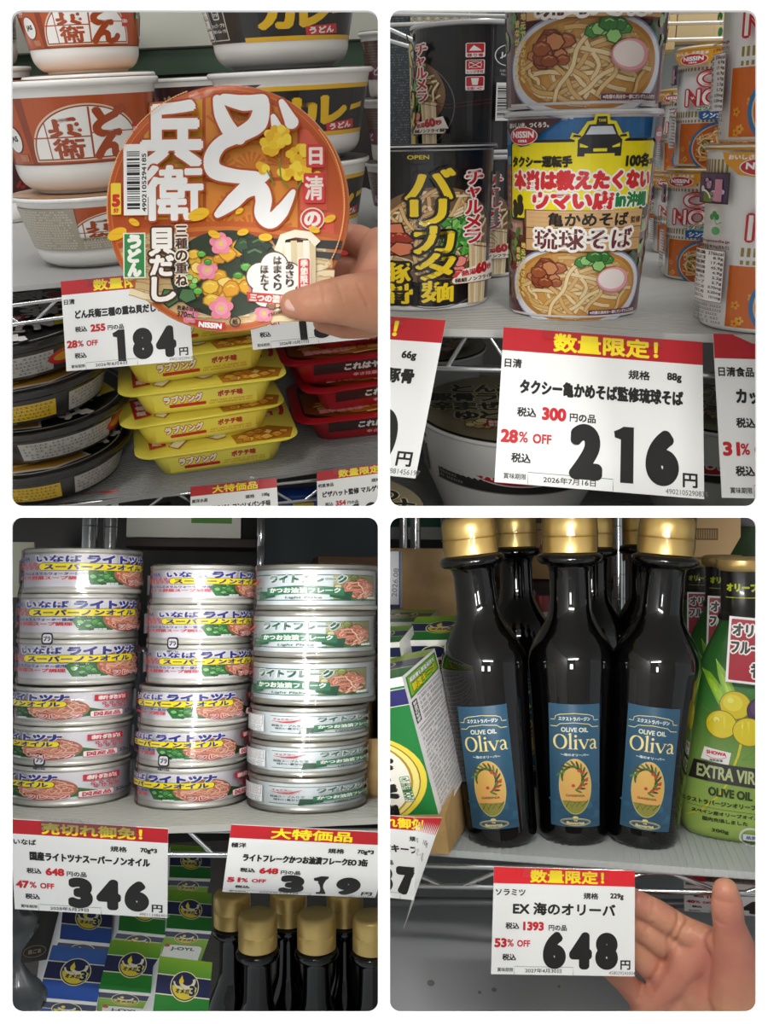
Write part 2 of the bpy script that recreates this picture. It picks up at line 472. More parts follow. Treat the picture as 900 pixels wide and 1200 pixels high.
def wrap(z0, z1, r0, r1, rm=None, y_is_z=True):
    """a cone: y runs from z0 (radius r0) to z1 (radius r1), x is arc length on the middle radius; x=0 faces -Y"""
    rm = rm or (r0 + r1) / 2; sl = (r1 - r0) / (z1 - z0)
    def fn(x, y):
        r = r0 + sl * y; a = x / rm - math.pi / 2
        nz = -sl / math.hypot(1, sl); nr = 1 / math.hypot(1, sl)
        return (np.stack([r * np.cos(a), r * np.sin(a), z0 + y], 1), np.stack([nr * np.cos(a), nr * np.sin(a), np.full_like(a, nz)], 1))
    return fn

# ------------------------------------------------------------------ white board with four openings and its partitions
YB = 0.30
def build_board():
    def X(px): return (px - 450) / F * YB
    def Z(py): return (600 - py) / F * YB
    bm = bmesh.new()
    outer = [(X(-900), Z(-900)), (X(1800), Z(-900)), (X(1800), Z(2100)), (X(-900), Z(2100))]
    holes = []
    for (x0, x1, y0, y1) in ((13, 443, 12, 593), (457, 887, 12, 593), (13, 443, 606.5, 1187.5), (457, 887, 606.5, 1187.5)):
        holes.append([(p[0], p[1]) for p in rrect_ring((X(x1) - X(x0)) / 2, (Z(y0) - Z(y1)) / 2, 12 / F * YB, 0, 6, (X(x0) + X(x1)) / 2, (Z(y0) + Z(y1)) / 2)])
    es = []
    for loop in [outer] + holes:
        vs = [bm.verts.new((x, YB, z)) for x, z in loop]
        es += [bm.edges.new((vs[i], vs[(i + 1) % len(vs)])) for i in range(len(vs))]
    bmesh.ops.triangle_fill(bm, edges=es, use_beauty=True)
    r = bmesh.ops.extrude_face_region(bm, geom=bm.faces[:])
    bmesh.ops.translate(bm, vec=(0, 0.0012, 0), verts=[v for v in r['geom'] if isinstance(v, bmesh.types.BMVert)])
    o = link_mesh('wall_front', from_bm(bm, 0), None, mat('FDFDFD', 0.6, var=0.01, name='white_board'))
    structure(o, 'white board with four round-cornered openings in front of the shelf bays', 'wall')
    structure(link_mesh('wall_back', box(-1.6, 1.6, 1.62, 1.66, -1.3, 1.3), None, mat('2A2622', .8, var=.1, scale=3)), 'dark back wall far behind the shelf bays', 'wall')
    for nm, me, lb in (('trim_1', box(-0.0009, 0.0009, YB + .0013, 1.6, -1.2, 1.2), 'thin white upright partition between left and right bays'),
                       ('trim_2', box(-1.3, 1.3, YB + .0013, 1.6, -0.0013 + Z(599), 0.0013 + Z(599)), 'thin white level partition between upper and lower bays')):
        o = link_mesh(nm, me, None, mat('E9E9E7', 0.6, var=0.02)); structure(o, lb, 'partition')

def clip_to_bays():
    """things stop at the partitions of their own bay"""
    bpy.context.view_layer.update()
    zc = (600 - 599) / F * YB
    def walk(o, bay):
        if o.type == 'MESH' and len(o.data.vertices):
            mw = o.matrix_world; n = len(o.data.vertices); v = np.zeros(n * 3); o.data.vertices.foreach_get('co', v)
            P = v.reshape(-1, 3) @ np.array(mw.to_3x3()).T + np.array(mw.translation)
            for ax, sg, c in ((0, bay.sx, 0.0), (2, bay.sz, zc)):
                lim = 0.0016
                d = (P[:, ax] - c) * sg
                if d.min() < lim and d.max() > -10:
                    me = o.data
                    if me.users > 1: me = me.copy(); o.data = me
                    bm = bmesh.new(); bm.from_mesh(me)
                    co = Vector((0, 0, 0)); co[ax] = c + sg * lim; no = Vector((0, 0, 0)); no[ax] = -sg
                    mi = mw.inverted(); co2 = mi @ co; no2 = (mw.to_3x3().transposed() @ no).normalized()
                    bmesh.ops.bisect_plane(bm, geom=bm.verts[:] + bm.edges[:] + bm.faces[:], plane_co=co2, plane_no=no2, clear_outer=True)
                    ok = len(bm.faces) > 0
                    bm.to_mesh(me); bm.free()
                    if not ok:
                        for ch in list(o.children): ch.parent = o.parent
                        bpy.data.objects.remove(o); return
        for ch in list(o.children): walk(ch, bay)
    for o, bay in ALL:
        try: walk(o, bay)
        except ReferenceError: pass
    for o, bay in ALL:                                 # a thing left with no pieces is gone
        try:
            if o.type == 'EMPTY' and not o.children: bpy.data.objects.remove(o)
        except ReferenceError: pass

# ------------------------------------------------------------------ price card
INK = '1A1816'; RED = 'C8202A'; YEL = 'FFE926'
def price_card(bay, corners, head, maker, spec, name, was, off, price, date, code, label, W=0.120, H=None, namew=None, bend=None, Y0=None, name_h=8.2, head_w=None, header=None, red='BC1C26', split_name=None, Yc=None):
    if H is None: H = 0.091
    best = None
    for h in (H * .9, H * .93, H * .965, H, H * 1.03, H * 1.06, H * 1.1):
        r = fit_rect(corners, W, h, Y0)
        if best is None or r[2] < best[0][2]: best = (r, h)
    (R, p, err), H = best
    if Yc: q = Yc / p.y; W, H, p = W * q, H * q, p * q
    k = 120.0 / (W * 1000)
    a = Art(rough=0.45); HH = 91.0; ky = H / .091
    a.rect(0, 0, 120, HH, 'F3F4F2'); a.up()
    a.rect(0, HH - 14, 120, HH, red); a.up()
    hw = head_w or 62
    a.otext(head, 62, HH - 7.0, hw, 10.6, YEL, YEL, .35, .5, align='c', on=6)
    def tx(s, x, y, w, h, c=INK, b=.18, **kw): a.text(s, x, HH - y, w, h, c, b, **kw)
    tx(maker, 2, 21.5, None, 5.2, b=.22); tx('規格', 76, 23, 12.5, 5.2, b=.22); tx(spec, 99, 23, None, 5.4, b=.3)
    nw = namew or 96
    tx(name, 60, 35, nw, name_h, b=.45, align='c', n=6)
    tx('税込', 11, 50, 11, 5.2, b=.25); tx(was, 26, 50, None, 6.6, RED, .55, res=5); tx('円の品', 27 + 5 * len(was), 51, 15, 4.6, b=.2)
    tx(off, 2.5, 64.5, 4.6 * len(off), 6.8, RED, .55, res=5); tx('%', 3.6 + 4.6 * len(off), 64.5, 5, 6, RED, .2, res=5); tx('OFF', 21, 64.8, 10.5, 5.2, RED, .3)
    tx('税込', 9, 76.5, 11, 5.2, b=.25)
    x0 = 41
    for i, ch in enumerate(price):
        n = len(price); cw = 66 / max(n, 3)
        cx = x0 + cw * (i + .5)
        if ch == '1':
            a.poly([(cx - 6, HH - 57), (cx - 3, HH - 55.6), (cx - .5, HH - 54), (cx + 5.5, HH - 54), (cx + 5.5, HH - 85.8), (cx - 2, HH - 85.8), (cx - 2, HH - 61.5), (cx - 5.5, HH - 60.5)], INK)
        else: tx(ch, cx, 70, cw * .60, 25.6, b=3.0, align="c", res=10, n=30)
    tx('円', 112, 81.5, 8, 7.5, b=.35, align='c')
    tx('賞味期限', 5, HH - 4.0, 13, 3.2, b=.05)
    bx0, by0, bx1, by1 = 19, 1.2, 68, 6.8
    a.line([(bx0, by0 - .8), (bx0, by1), (bx1, by1), (bx1, by0 - .8)], .3, '3E6B55', True)
    tx(date, 43, HH - 3.6, 30, 3.6, b=.06, align='c')
    tx(code, 98, HH - 2.6, 24, 2.8, '6A6A6A', 0)
    def fn(x, y):
        x = x / k - W / 2; y = y * ky - H / 2
        if bend: return bend(x, y, W, H)
        return np.stack([x, np.zeros_like(x), y], 1), np.tile(np.array([0, -1.0, 0]), (len(x), 1))
    t = bpy.data.objects.new('price_card', None); COL.objects.link(t); t.empty_display_size = .01
    t.matrix_basis = Matrix.Translation(p) @ R.to_4x4(); ALL.append((t, bay))
    tag(t, label, 'price card')
    # the card itself: a thin sheet, with its back
    b2 = Art(); b2.rect(0, 0, 120, HH, 'EEEEEC')
    n = 24; V, Fc = [], []
    for sgn, off2 in ((1, 0.0), (-1, -0.0004)):
        for j in range(n + 1):
            for i in range(n + 1):
                P, N = fn(np.array([i / n * 0.120]), np.array([j / n * HH * .001])); V.append(tuple((P[0] + N[0] * off2)))
    m1 = (n + 1) ** 2
    for j in range(n):
        for i in range(n):
            q = j * (n + 1) + i; Fc.append((q, q + 1, q + n + 2, q + n + 1)); Fc.append((m1 + q, m1 + q + n + 1, m1 + q + n + 2, m1 + q + 1))
    for i in range(n):
        Fc.append((i, m1 + i, m1 + i + 1, i + 1)); q = n * (n + 1) + i; Fc.append((q, q + 1, m1 + q + 1, m1 + q))
        q = i * (n + 1); r = q + n + 1; Fc.append((q, r, m1 + r, m1 + q)); q += n; r += n; Fc.append((q, m1 + q, m1 + r, r))
    part('sheet', pydata(V, Fc, 30), t, mat('F3F4F2', 0.5, var=.02))
    part('printed_face', a.build(fn, step=(3 if bend else None)), t)
    # clear tape that holds the card to the shelf rail
    tp = Art(); 
    V = [(-W * .33, -.0012, H / 2 - .006), (W * .33, -.0012, H / 2 - .006), (W * .33, -.001, H / 2 + .004), (-W * .33, -.001, H / 2 + .004)]
    if not bend:
        part('clear_tape', box(-W * .3, W * .3, -.0011, -.0009, H / 2 - .005, H / 2 + .0035), t, clear_film(.9, .12))
    print('card', price, 'fit err px %.2f' % err, 'Y %.3f' % p.y)
    return t

# ------------------------------------------------------------------ bodies: tapered limbs fused into one surface
def capsule(bm, a, b, ra, rb, segs=20, rings=6):
    a, b = Vector(a), Vector(b); d = b - a; L = d.length
    R = d.to_track_quat('Z', 'Y').to_matrix().to_4x4() if L > 1e-6 else Matrix.Identity(4)
    prof = [(ra * math.sin(math.pi / 2 * k / rings), -ra * math.cos(math.pi / 2 * k / rings)) for k in range(rings + 1)]
    prof += [(rb * math.cos(math.pi / 2 * k / rings), L + rb * math.sin(math.pi / 2 * k / rings)) for k in range(rings + 1)]
    me = lathe([(max(r, 0), z) for r, z in prof], segs); n = len(bm.verts); bm.from_mesh(me); bpy.data.meshes.remove(me)
    bm.verts.ensure_lookup_table(); bmesh.ops.transform(bm, matrix=Matrix.Translation(a) @ R, verts=bm.verts[n:])
def fuse(limbs, voxel=.0011, smooth=10, creases=()):
    """limbs: chains of (point, radius) -> one continuous skin; creases: (polyline, width, depth)"""
    bm = bmesh.new()
    for ch in limbs:
        for (a, ra), (b, rb) in zip(ch[:-1], ch[1:]): capsule(bm, a, b, ra, rb)
    me = bpy.data.meshes.new('skin'); bm.to_mesh(me); bm.free()
    o = bpy.data.objects.new('skin', me); COL.objects.link(o)
    m = o.modifiers.new('r', 'REMESH'); m.mode = 'VOXEL'; m.voxel_size = voxel
    m = o.modifiers.new('s', 'SMOOTH'); m.factor = .6; m.iterations = smooth
    dg = bpy.context.evaluated_depsgraph_get(); out = bpy.data.meshes.new_from_object(o.evaluated_get(dg))
    bpy.data.objects.remove(o); bpy.data.meshes.remove(me)
    n = len(out.vertices); v = np.zeros(n * 3); out.vertices.foreach_get('co', v); v = v.reshape(-1, 3)
    nr = np.zeros(n * 3); out.vertices.foreach_get('normal', nr); nr = nr.reshape(-1, 3)
    for pl, wd, dp in creases:
        best = np.full(n, 9.0); w2 = v[:, [0, 2]]            # creases run over the side turned to -Y
        for p, q in zip(pl[:-1], pl[1:]):
            p, q = np.array(p)[[0, 2]], np.array(q)[[0, 2]]; d = q - p; t = np.clip(((w2 - p) @ d) / (d @ d), 0, 1)
            best = np.minimum(best, np.linalg.norm(w2 - (p + t[:, None] * d), axis=1))
        best = np.where(nr[:, 1] < -.25, best, 9.0)
        v = v - nr * (dp * np.exp(-(best / wd) ** 2))[:, None]
    out.vertices.foreach_set('co', v.ravel()); out.update(); out.shade_smooth()
    return out
def skin_mat(c1='DDA183', c2='C97F68'):
    k = ('skin', c1, c2)
    if k in _M: return _M[k]
    m = two_tone(c1, c2, 28, .45, lo=.35, hi=.7, detail=3).copy(); m.name = 'skin'; b = m.node_tree.nodes['Principled BSDF']
    b.inputs['Subsurface Weight'].default_value = .25; b.inputs['Subsurface Radius'].default_value = (1, .35, .2); b.inputs['Subsurface Scale'].default_value = .004
    nt = m.node_tree; nz = nt.nodes.new('ShaderNodeTexVoronoi'); nz.inputs['Scale'].default_value = 900; bp = nt.nodes.new('ShaderNodeBump'); bp.inputs['Strength'].default_value = .25; bp.inputs['Distance'].default_value = .0004
    nt.links.new(nt.nodes['Texture Coordinate'].outputs['Object'], nz.inputs['Vector']); nt.links.new(nz.outputs['Distance'], bp.inputs['Height']); nt.links.new(bp.outputs[0], b.inputs['Normal'])
    _M[k] = m; return m
def fitted_box(bay, name, corners, W, Hd, depth, Yc=None, art_top=None, art_front=None, col='FFFFFF', bev=.0006, m=None, top_special=None, front_special=None, lock=True):
    """box whose TOP face shows at the four corners (TL TR BR BL); depth: how far it goes down"""
    R, p, err = min((fit_rect(corners, W, Hd * k, rx=-1.0) + (Hd * k,) for k in (.7, .8, .9, 1.0, 1.15, 1.3)), key=lambda r: r[2])[:3] if not lock else fit_rect(corners, W, Hd, rx=-1.0)
    q = (Yc / p.y) if Yc else 1.0; W, Hd, p, depth = W * q, Hd * q, p * q, depth * q
    # local frame: x right, y away (up the face), z out of the face
    Rb = R @ Matrix(((1, 0, 0), (0, 0, -1), (0, 1, 0)))
    t = bpy.data.objects.new(name, None); COL.objects.link(t); t.empty_display_size = .01
    base = p - (Rb @ Vector((0, 0, 1))) * depth
    t.matrix_basis = Matrix.Translation(base) @ Rb.to_4x4(); ALL.append((t, bay))
    part('box_body', box(-W / 2, W / 2, -Hd / 2, Hd / 2, 0, depth, bev), t, m or mat(col, .4, coat=.2))
    if art_top:
        def f1(x, y): return np.stack([x * q - W / 2, y * q - Hd / 2, np.full_like(x, depth)], 1), np.tile(np.array([0, 0, 1.0]), (len(x), 1))
        part('printed_top', art_top.build(f1, special=top_special), t)
    if art_front:
        def f2(x, y): return np.stack([x * q - W / 2, np.full_like(x, -Hd / 2), depth + y * q], 1), np.tile(np.array([0, -1.0, 0]), (len(x), 1))
        part('printed_front', art_front.build(f2, special=front_special), t)
    print(name, 'fit', round(err, 2), 'Y', round(p.y, 3))
    return t, W, Hd, depth, q

# ------------------------------------------------------------------ wire rack edge: two bars and a zig-zag
def rack_edge(bay, p0, p1, q0, q1, r=0.0023, zig=(0, 1), n=8, label='chrome wire shelf edge', name='wire_shelf_edge', shift=0.0):
    """p0-p1 the upper bar, q0-q1 the lower bar (local points)"""
    p0, p1, q0, q1 = map(Vector, (p0, p1, q0, q1))
    t = bay.root(name, p0); mi = Matrix.Translation(-p0)
    part('rail', tube([Vector(), p1 - p0], r), t, CHROME()); part('rail', tube([q0 - p0, q1 - p0], r), t, CHROME())
    pts = []
    for i in range(n + 1):
        u = (i + shift) / n
        a, b = p0.lerp(p1, u) - p0, q0.lerp(q1, u) - p0
        c = a if i % 2 == 0 else b
        d0 = (p1 - p0).normalized() * 0.006
        pts += [c - d0 + (b - a) * 0.0, c + d0]
    part('zigzag_wire', tube(pts, r * .8, 8), t, CHROME())
    tag(t, label, 'wire shelf'); return t

# ================================================================== printed sleeves of the cups
def cone_canvas(z0, z1, r0, r1, W=41.5, Hn=110.0):
    """nominal sleeve canvas (x: arc mm on a 41.5 mm radius, y: 0..110) laid on a real cone"""
    sl = (r1 - r0) / (z1 - z0)
    def fn(x, y):
        a = x / (W * .001) - math.pi / 2; z = (z1 - z0) * y / (Hn * .001); r = r0 + sl * z
        q = math.hypot(1, sl)
        return (np.stack([r * np.cos(a), r * np.sin(a), z0 + z], 1), np.stack([np.cos(a) / q, np.sin(a) / q, np.full_like(a, -sl / q)], 1))
    return fn
def food_bowl(a, cx, cy, rx, ry, soup=('C98A3A', 'D9A050'), strands=('B98445', 'EBCB8E', 'F3DCA8', 'E2B973'), bowl='EDEFF6', edge='8FA0CF', seed=1, n=26, w=1.6):
    a.ell(cx, cy, rx, ry, edge, 48); a.up(); a.ell(cx, cy, rx * .975, ry * .965, bowl, 48); a.up()
    a.ell(cx, cy + ry * .04, rx * .88, ry * .86, soup[0], 48); a.up(); a.ell(cx, cy + ry * .05, rx * .82, ry * .78, soup[1], 40); a.up()
    a.noodles(cx, cy, rx * .82, ry * .8, strands, n=n, w=w, seed=seed)
def art_soba():
    a = Art(rough=.3, coat=.6)
    a.rect(-130, 0, 130, 110, '5B1F22'); a.up()
    a.rect(-130, 62, 130, 110, '3C86C4'); a.rect(-130, 100, 130, 110, '2F78B8'); a.up()
    a.ell(-52, 88, 7, 2.4, 'A9CDE6'); a.ell(52, 86, 7, 2.0, 'A9CDE6'); a.up()
    rnd = random.Random(4)
    for side in (-1, 1):                                     # tiled roof of the old house
        a.poly([(side * 36, 66), (side * 44, 84), (side * 66, 86), (side * 82, 66), (side * 70, 50), (side * 36, 46)], 'B88C84'); a.up()
        for r in range(8):
            for c in range(10):
                x = side * (37 + c * 4.2 + (r % 2) * 2); y = 81 - r * 4.2
                a.ell(x, y, 2.0, 1.3, ('E3B3A4', 'CF8F80', 'D9A79A')[(r + c) % 3], 8)
        a.up()
        for k in range(46):
            x, y = side * (34 + rnd.random() * 44), 28 + rnd.random() * 30
            a.ell(x, y, rnd.uniform(1.5, 4), rnd.uniform(1, 2.4), rnd.choice(('3E7A2C', '5E9A3A', '2A5A22', '8CB85A', '7A4A55')), 9, rot=rnd.random() * 3)
        a.up()
        for k in range(7): a.ring(side * (40 + 5 * (k % 4)), 4 + 4 * (k // 2), 2.6, 2.6, .3, '7E3A3C')
    a.up()
    food_bowl(a, 1, 17, 46, 25, seed=5, n=34, w=1.9)
    a.chunks(-17, 25, 10, 6.5, ('6E2E16', 'A4562E', 'B7683C', '9A4A28', 'D08A58'), 16, 5.6, 3, 7)
    a.chunks(9, 33, 9, 4.5, ('1F5A22', '3E8E34', '5DAE47', '2F7A2C', '9AD27A'), 10, 4.2, 8)
    a.ell(22, 21.5, 10.5, 7.5, 'C98F92', rot=-.1); a.up(); a.ell(22, 22, 9.9, 7, 'F2A9B2', rot=-.1); a.up(); a.ell(21, 22.2, 8.4, 5.8, 'FBEFEA', rot=-.1); a.up()
    a.rect(-42, 0, 42, 1.2, 'D9D5D6'); a.up()
    # yellow taxi panel
    a.rrect(-43.5, 55, 44, 99, 2.5, '171512'); a.up(); a.rrect(-42.2, 56.5, 42.8, 97.6, 2, 'F7E500'); a.up()
    a.ell(-35, 62, 3, 4.4, '171512', 16); a.ell(-39, 60, 2.6, 4, '171512', 16); a.ell(-35, 67, 2.4, 2.6, '171512', 16); a.ell(-39.5, 64.5, 2, 2.2, '171512', 16)
    a.ell(38, 62, 2.8, 4.4, '171512', 16); a.ell(41, 60, 2.4, 4, '171512', 16); a.ell(38, 67, 2.2, 2.4, '171512', 16); a.up()
    tx, ty = 8.5, 90.5                                       # the taxi seen from the front
    def T(pts): return [(tx + x, ty + y) for x, y in pts]
    a.poly(T([(-13, -2), (-12.5, 8), (-15, 9), (-14, 12), (-11, 11), (-7, 17.5), (-4, 18), (-3.4, 21.3), (3.4, 21.3), (4, 18), (7, 17.5), (11, 11), (14, 12), (15, 9), (12.5, 8), (13, -2)]), 'F7E500'); a.up()
    a.poly(T([(-11, -.5), (-11, 8), (-8.6, 10.5), (-6, 16), (6, 16), (8.6, 10.5), (11, 8), (11, -.5), (7.5, -.5), (7.5, 1), (-7.5, 1), (-7.5, -.5)]), '14171C')
    a.poly(T([(-13.6, 9.6), (-13, 11), (-9.6, 10.4), (-9.6, 9.4)]), '14171C'); a.poly(T([(13.6, 9.6), (13, 11), (9.6, 10.4), (9.6, 9.4)]), '14171C'); a.poly(T([(-2.8, 16), (-2.3, 20), (2.3, 20), (2.8, 16)]), '14171C'); a.up()
    a.poly(T([(-7.4, 10.8), (-5.2, 15), (5.2, 15), (7.4, 10.8)]), 'D7DEE6'); a.poly(T([(-10, 6.4), (-5.8, 4.6), (-6.4, 4), (-10, 4.4)]), 'F7E500'); a.poly(T([(10, 6.4), (5.8, 4.6), (6.4, 4), (10, 4.4)]), 'F7E500')
    a.rect(tx - 3.4, ty + 2, tx + 3.4, ty + 3.6, 'F7E500'); a.text('TAXI', tx, ty + 18, 3.4, 1.3, 'F7E500', .08, align='c'); a.up()
    a.text('タクシー運転手', -41, 87.5, 36, 5.6, '1A1510', .42, n=6); a.text('100名', 23, 87.5, 15, 6.6, '1A1510', .5, res=5, n=6); a.text('に聞いた', 38.6, 86.6, 7, 3, '1A1510', .15)
    a.otext('本当は教えたくない', -39, 77.5, 80, 9.4, 'D8262B', 'FCFBF3', .85, 1.9, on=12)
    a.otext('ウマい店', -25, 66.5, 42, 8.8, 'D8262B', 'FCFBF3', .85, 1.8, on=12); a.otext('in', 19, 66.6, 5.4, 6.8, '12803F', 'FCFBF3', .6, 1.4); a.otext('沖縄', 25.5, 66.6, 14, 7.6, '12803F', 'FCFBF3', .5, 1.4)
    # wooden board
    a.poly([(-31, 61.5), (38.5, 61), (38, 50.5), (37, 49.5), (36.6, 37.6), (-27.8, 38.4), (-28, 44), (-29.6, 45), (-29.2, 51), (-31, 52)], '6E4423'); a.up()
    for (y0, y1, c) in ((51.7, 61, 'DDB27C'), (45.2, 51.2, 'D3A56E'), (38.6, 44.8, 'D9AD76')):
        a.rect(-29.6, y0, 37.4, y1, c)
    a.up()
    for k in range(9): a.line([(-29 + k, 59.5 - 2.4 * k), (0, 59 - 2.4 * k + .5), (36, 59.4 - 2.4 * k)], .16, 'B98550')
    a.up()
    a.text('亀かめそば', -16, 56.2, 43, 7.2, '17120F', .35); a.text('監修', 29, 55.4, 7.2, 3.6, '3A2A20', .12)
    a.otext('琉球そば', -23.5, 45.3, 54, 11.2, '6B1C22', 'FDFBF5', .42, 1.9, on=14)
    a.vtext('地元で愛される、', -31.5, 43, 3.1, 3.1, 4.1, 'F1D27A', .16); a.vtext('昔ながらの味わい', -35.6, 40, 3.1, 3.1, 4.0, 'F1D27A', .16)
    a.rrect(8, 1.6, 40, 4.6, .6, '6A3B57'); a.up(); a.text('※肉様の具材の一部にだいずたん白使用', 9, 3.1, 30, 1.9, 'F6EDE6', .06)
    # tear-off tab of the lid folded down over the sleeve
    a.up(2); a.poly([(-44, 110), (-46, 106), (-40, 98), (-34, 95.5), (-28, 96.5), (-22, 102), (-16, 106), (-10, 110)], '4A1718'); a.up()
    a.text('おいしいを、つくろう。', -43, 107, 26, 2.6, 'F4EDE9', .22)
    a.ell(-32.5, 101.3, 9.6, 4.9, 'F4F0EE', 30); a.up(); a.ell(-32.5, 101.3, 9.1, 4.5, 'D4232B', 30); a.up(); a.text('NISSIN', -32.5, 102.1, 14.5, 3.2, 'FFFFFF', .28, align='c'); a.text('日清食品', -32.5, 98.7, 6, 1.4, 'FFFFFF', .08, align='c')
    a.poly([(40, 110), (41, 103), (46, 96), (51, 100), (52, 110)], '4A1718'); a.up(); a.ell(45.5, 101, 4, 4.4, 'D4232B', 20); a.up(); a.text('NISSIN', 45.5, 101, 6.5, 2, 'FFFFFF', .15, align='c')
    # back of the sleeve
    for sd in (-1, 1):
        a.rect(sd * 84, 8, sd * 112, 96, 'EFEFEA'); a.up(); a.lines_of_print(*(sorted((sd * 86, sd * 110))[0], 10, sorted((sd * 86, sd * 110))[1], 94), 22, '3A3434', seed=3 + sd)
    return a
def art_black_cup():
    a = Art(rough=.32, coat=.5)
    a.rect(-130, 0, 130, 110, '1B191A'); a.up()
    a.rect(-130, 0, 130, 2, 'E6E4E2')
    a.ring(6, 42, 45, 42, .8, '6C666A'); a.ell(6, 42, 44, 41, '121011', 44); a.up()
    a.ell(6, 52, 38, 34, '8A6A4A', 44); a.up(); a.noodles(6, 54, 37, 33, ('9A6E3C', 'E8C286', 'F2D8A6', 'DDB074', 'F4E2BC'), n=54, w=1.8, seed=11)
    a.chunks(-24, 46, 12, 15, ('4A130C', 'A33421', 'C1492E', '8E2B1B', 'E0825C'), 12, 9, 5, 5)
    a.chunks(14, 50, 13, 17, ('15401A', '2E7A2C', '4A9E38', '256A26', '8FC96A'), 22, 5, 6, 5)
    for k in range(12): a.line([(8 + k * 1.5, 38 + (k % 4) * 6), (15 + k * 1.2, 48 + (k % 3) * 7)], 2.0, ('3F8E33', '2C6E28', '64B04A')[k % 3])
    a.chunks(16, 30, 8, 6, ('7A1216', 'C3242C', 'DC4A48', 'A81A22', 'F09088'), 9, 5, 9, 7); a.up()
    for k in range(7): a.line([(24.5 + k * 2.1, 46), (25.4 + k * 2.0, 30), (25 + k * 2.05, 14), (25.4 + k * 1.95, 2.2)], 1.9, ('E9D2A8', 'D9BC8C', 'F2E2C2')[k % 3])
    a.up()
    a.otext('バ', 2, 88, 24, 20, 'F6D515', '141010', .9, 2.6, align='c', on=12); a.otext('リ', 1, 69, 17, 17, 'F6D515', '141010', .9, 2.6, align='c', on=12)
    a.otext('カ', 4, 50, 20, 18, 'F6D515', '141010', .9, 2.6, align='c', on=12); a.otext('タ', 5, 31, 20, 18, 'F6D515', '141010', .9, 2.6, align='c', on=12)
    a.otext('麺', 6, 13, 17, 15, 'F6D515', '141010', .55, 2.0, align='c', on=12)
    a.otext('豚', -15, 27, 13, 14, 'F6D515', '141010', .55, 2.0, align='c', on=12); a.otext('骨', -14, 12, 13, 14, 'F6D515', '141010', .55, 2.0, align='c', on=12)
    for i, c in enumerate('チャルメラ'):
        a.otext(c, 26 - (i % 2) * .6, 92 - 10.2 * i, 11 if c != 'ャ' else 8, 9 if c != 'ャ' else 6.6, 'C5222C', 'F7F1EC', .5, 1.5, align='c', on=10)
    a.rrect(13, 17.5, 46, 22.5, 2, '8E5A2A'); a.poly([(16, 22.5), (20, 28), (44, 33), (48, 22)], 'FBF3E6'); a.up(); a.rrect(13.5, 18, 45.5, 22.4, 2, 'FBF3E6'); a.poly([(17, 22), (20.5, 27.3), (43.5, 32.2), (47, 22.4)], 'FBF3E6'); a.up()
    a.text('熱湯', 19, 25, 9.5, 4, 'C5222C', .3, rot=.1); a.text('60', 29, 27.2, 8.5, 6.4, 'C5222C', .8, rot=.1, res=5); a.text('秒', 38.4, 27.6, 4.6, 4.2, 'C5222C', .3, rot=.1)
    a.text('極細ノンフライ麺', 15, 20.2, 30, 3, '4A2A1A', .18, rot=.02)
    # pictograms, marks and bar code of the side
    a.at(x=-12)
    for k, nm in enumerate(('移り香', 'レンジ不可', '注ぐ')):
        y = 88 - k * 14; a.rrect(71, y - 5.5, 83, y + 6.5, 1, 'F3E9E6'); a.up(); a.rrect(71.6, y - 1.8, 82.4, y + 6, .8, 'C5222C'); a.up()
        if k == 0: a.poly([(73, y), (76, y + 4.5), (78.5, y + 2.5), (81, y)], 'F7F1EC')
        elif k == 1: a.line([(73, y - .4), (81, y + 4.8)], .5, 'F7F1EC'); a.line([(73, y + 4.8), (81, y - .4)], .5, 'F7F1EC'); a.ring(77, y + 2.2, 4, 2.6, .4, 'F7F1EC')
        else: a.poly([(74.5, y + 5), (79.5, y + 5), (78.7, y - .8), (75.3, y - .8)], 'F7F1EC')
        a.text(nm, 77, y - 3.7, 10, 2.4, 'C5222C', .1, align='c')
    a.line([(88, 0), (88, 106)], .25, '6A6468'); a.line([(38, 48), (60, 43), (88, 47)], .5, '6B2138'); a.line([(38, 45), (60, 40), (88, 44)], .5, '6B2138')
    a.ring(98, 84, 8.5, 8.5, .7, 'E9E6E4'); a.text('JAS', 98, 84, 10, 5, 'E9E6E4', .25, align='c', res=5)
    a.text('日即食麺協', 98, 71, 10, 2, 'B9B5B3', .05, align='c'); a.text('No.190', 98, 68, 8, 2, 'B9B5B3', .05, align='c')
    a.rect(91, 28, 103, 61, 'F2F1EF'); a.up(); a.barcode(92, 31, 100.5, 58, vertical=True); a.text('4902881456197', 101.6, 44, 24, 1.4, '222222', 0, rot=math.pi / 2)
    a.at()
    a.lines_of_print(-84, 8, -48, 100, 24, '8E8A88', 5)
    a.ell(-4, 106, 7, 4, '0C0B0B', 20); a.up(); a.text('OPEN', -4, 106.3, 10, 2.6, 'D9C52A', .15, align='c')
    return a
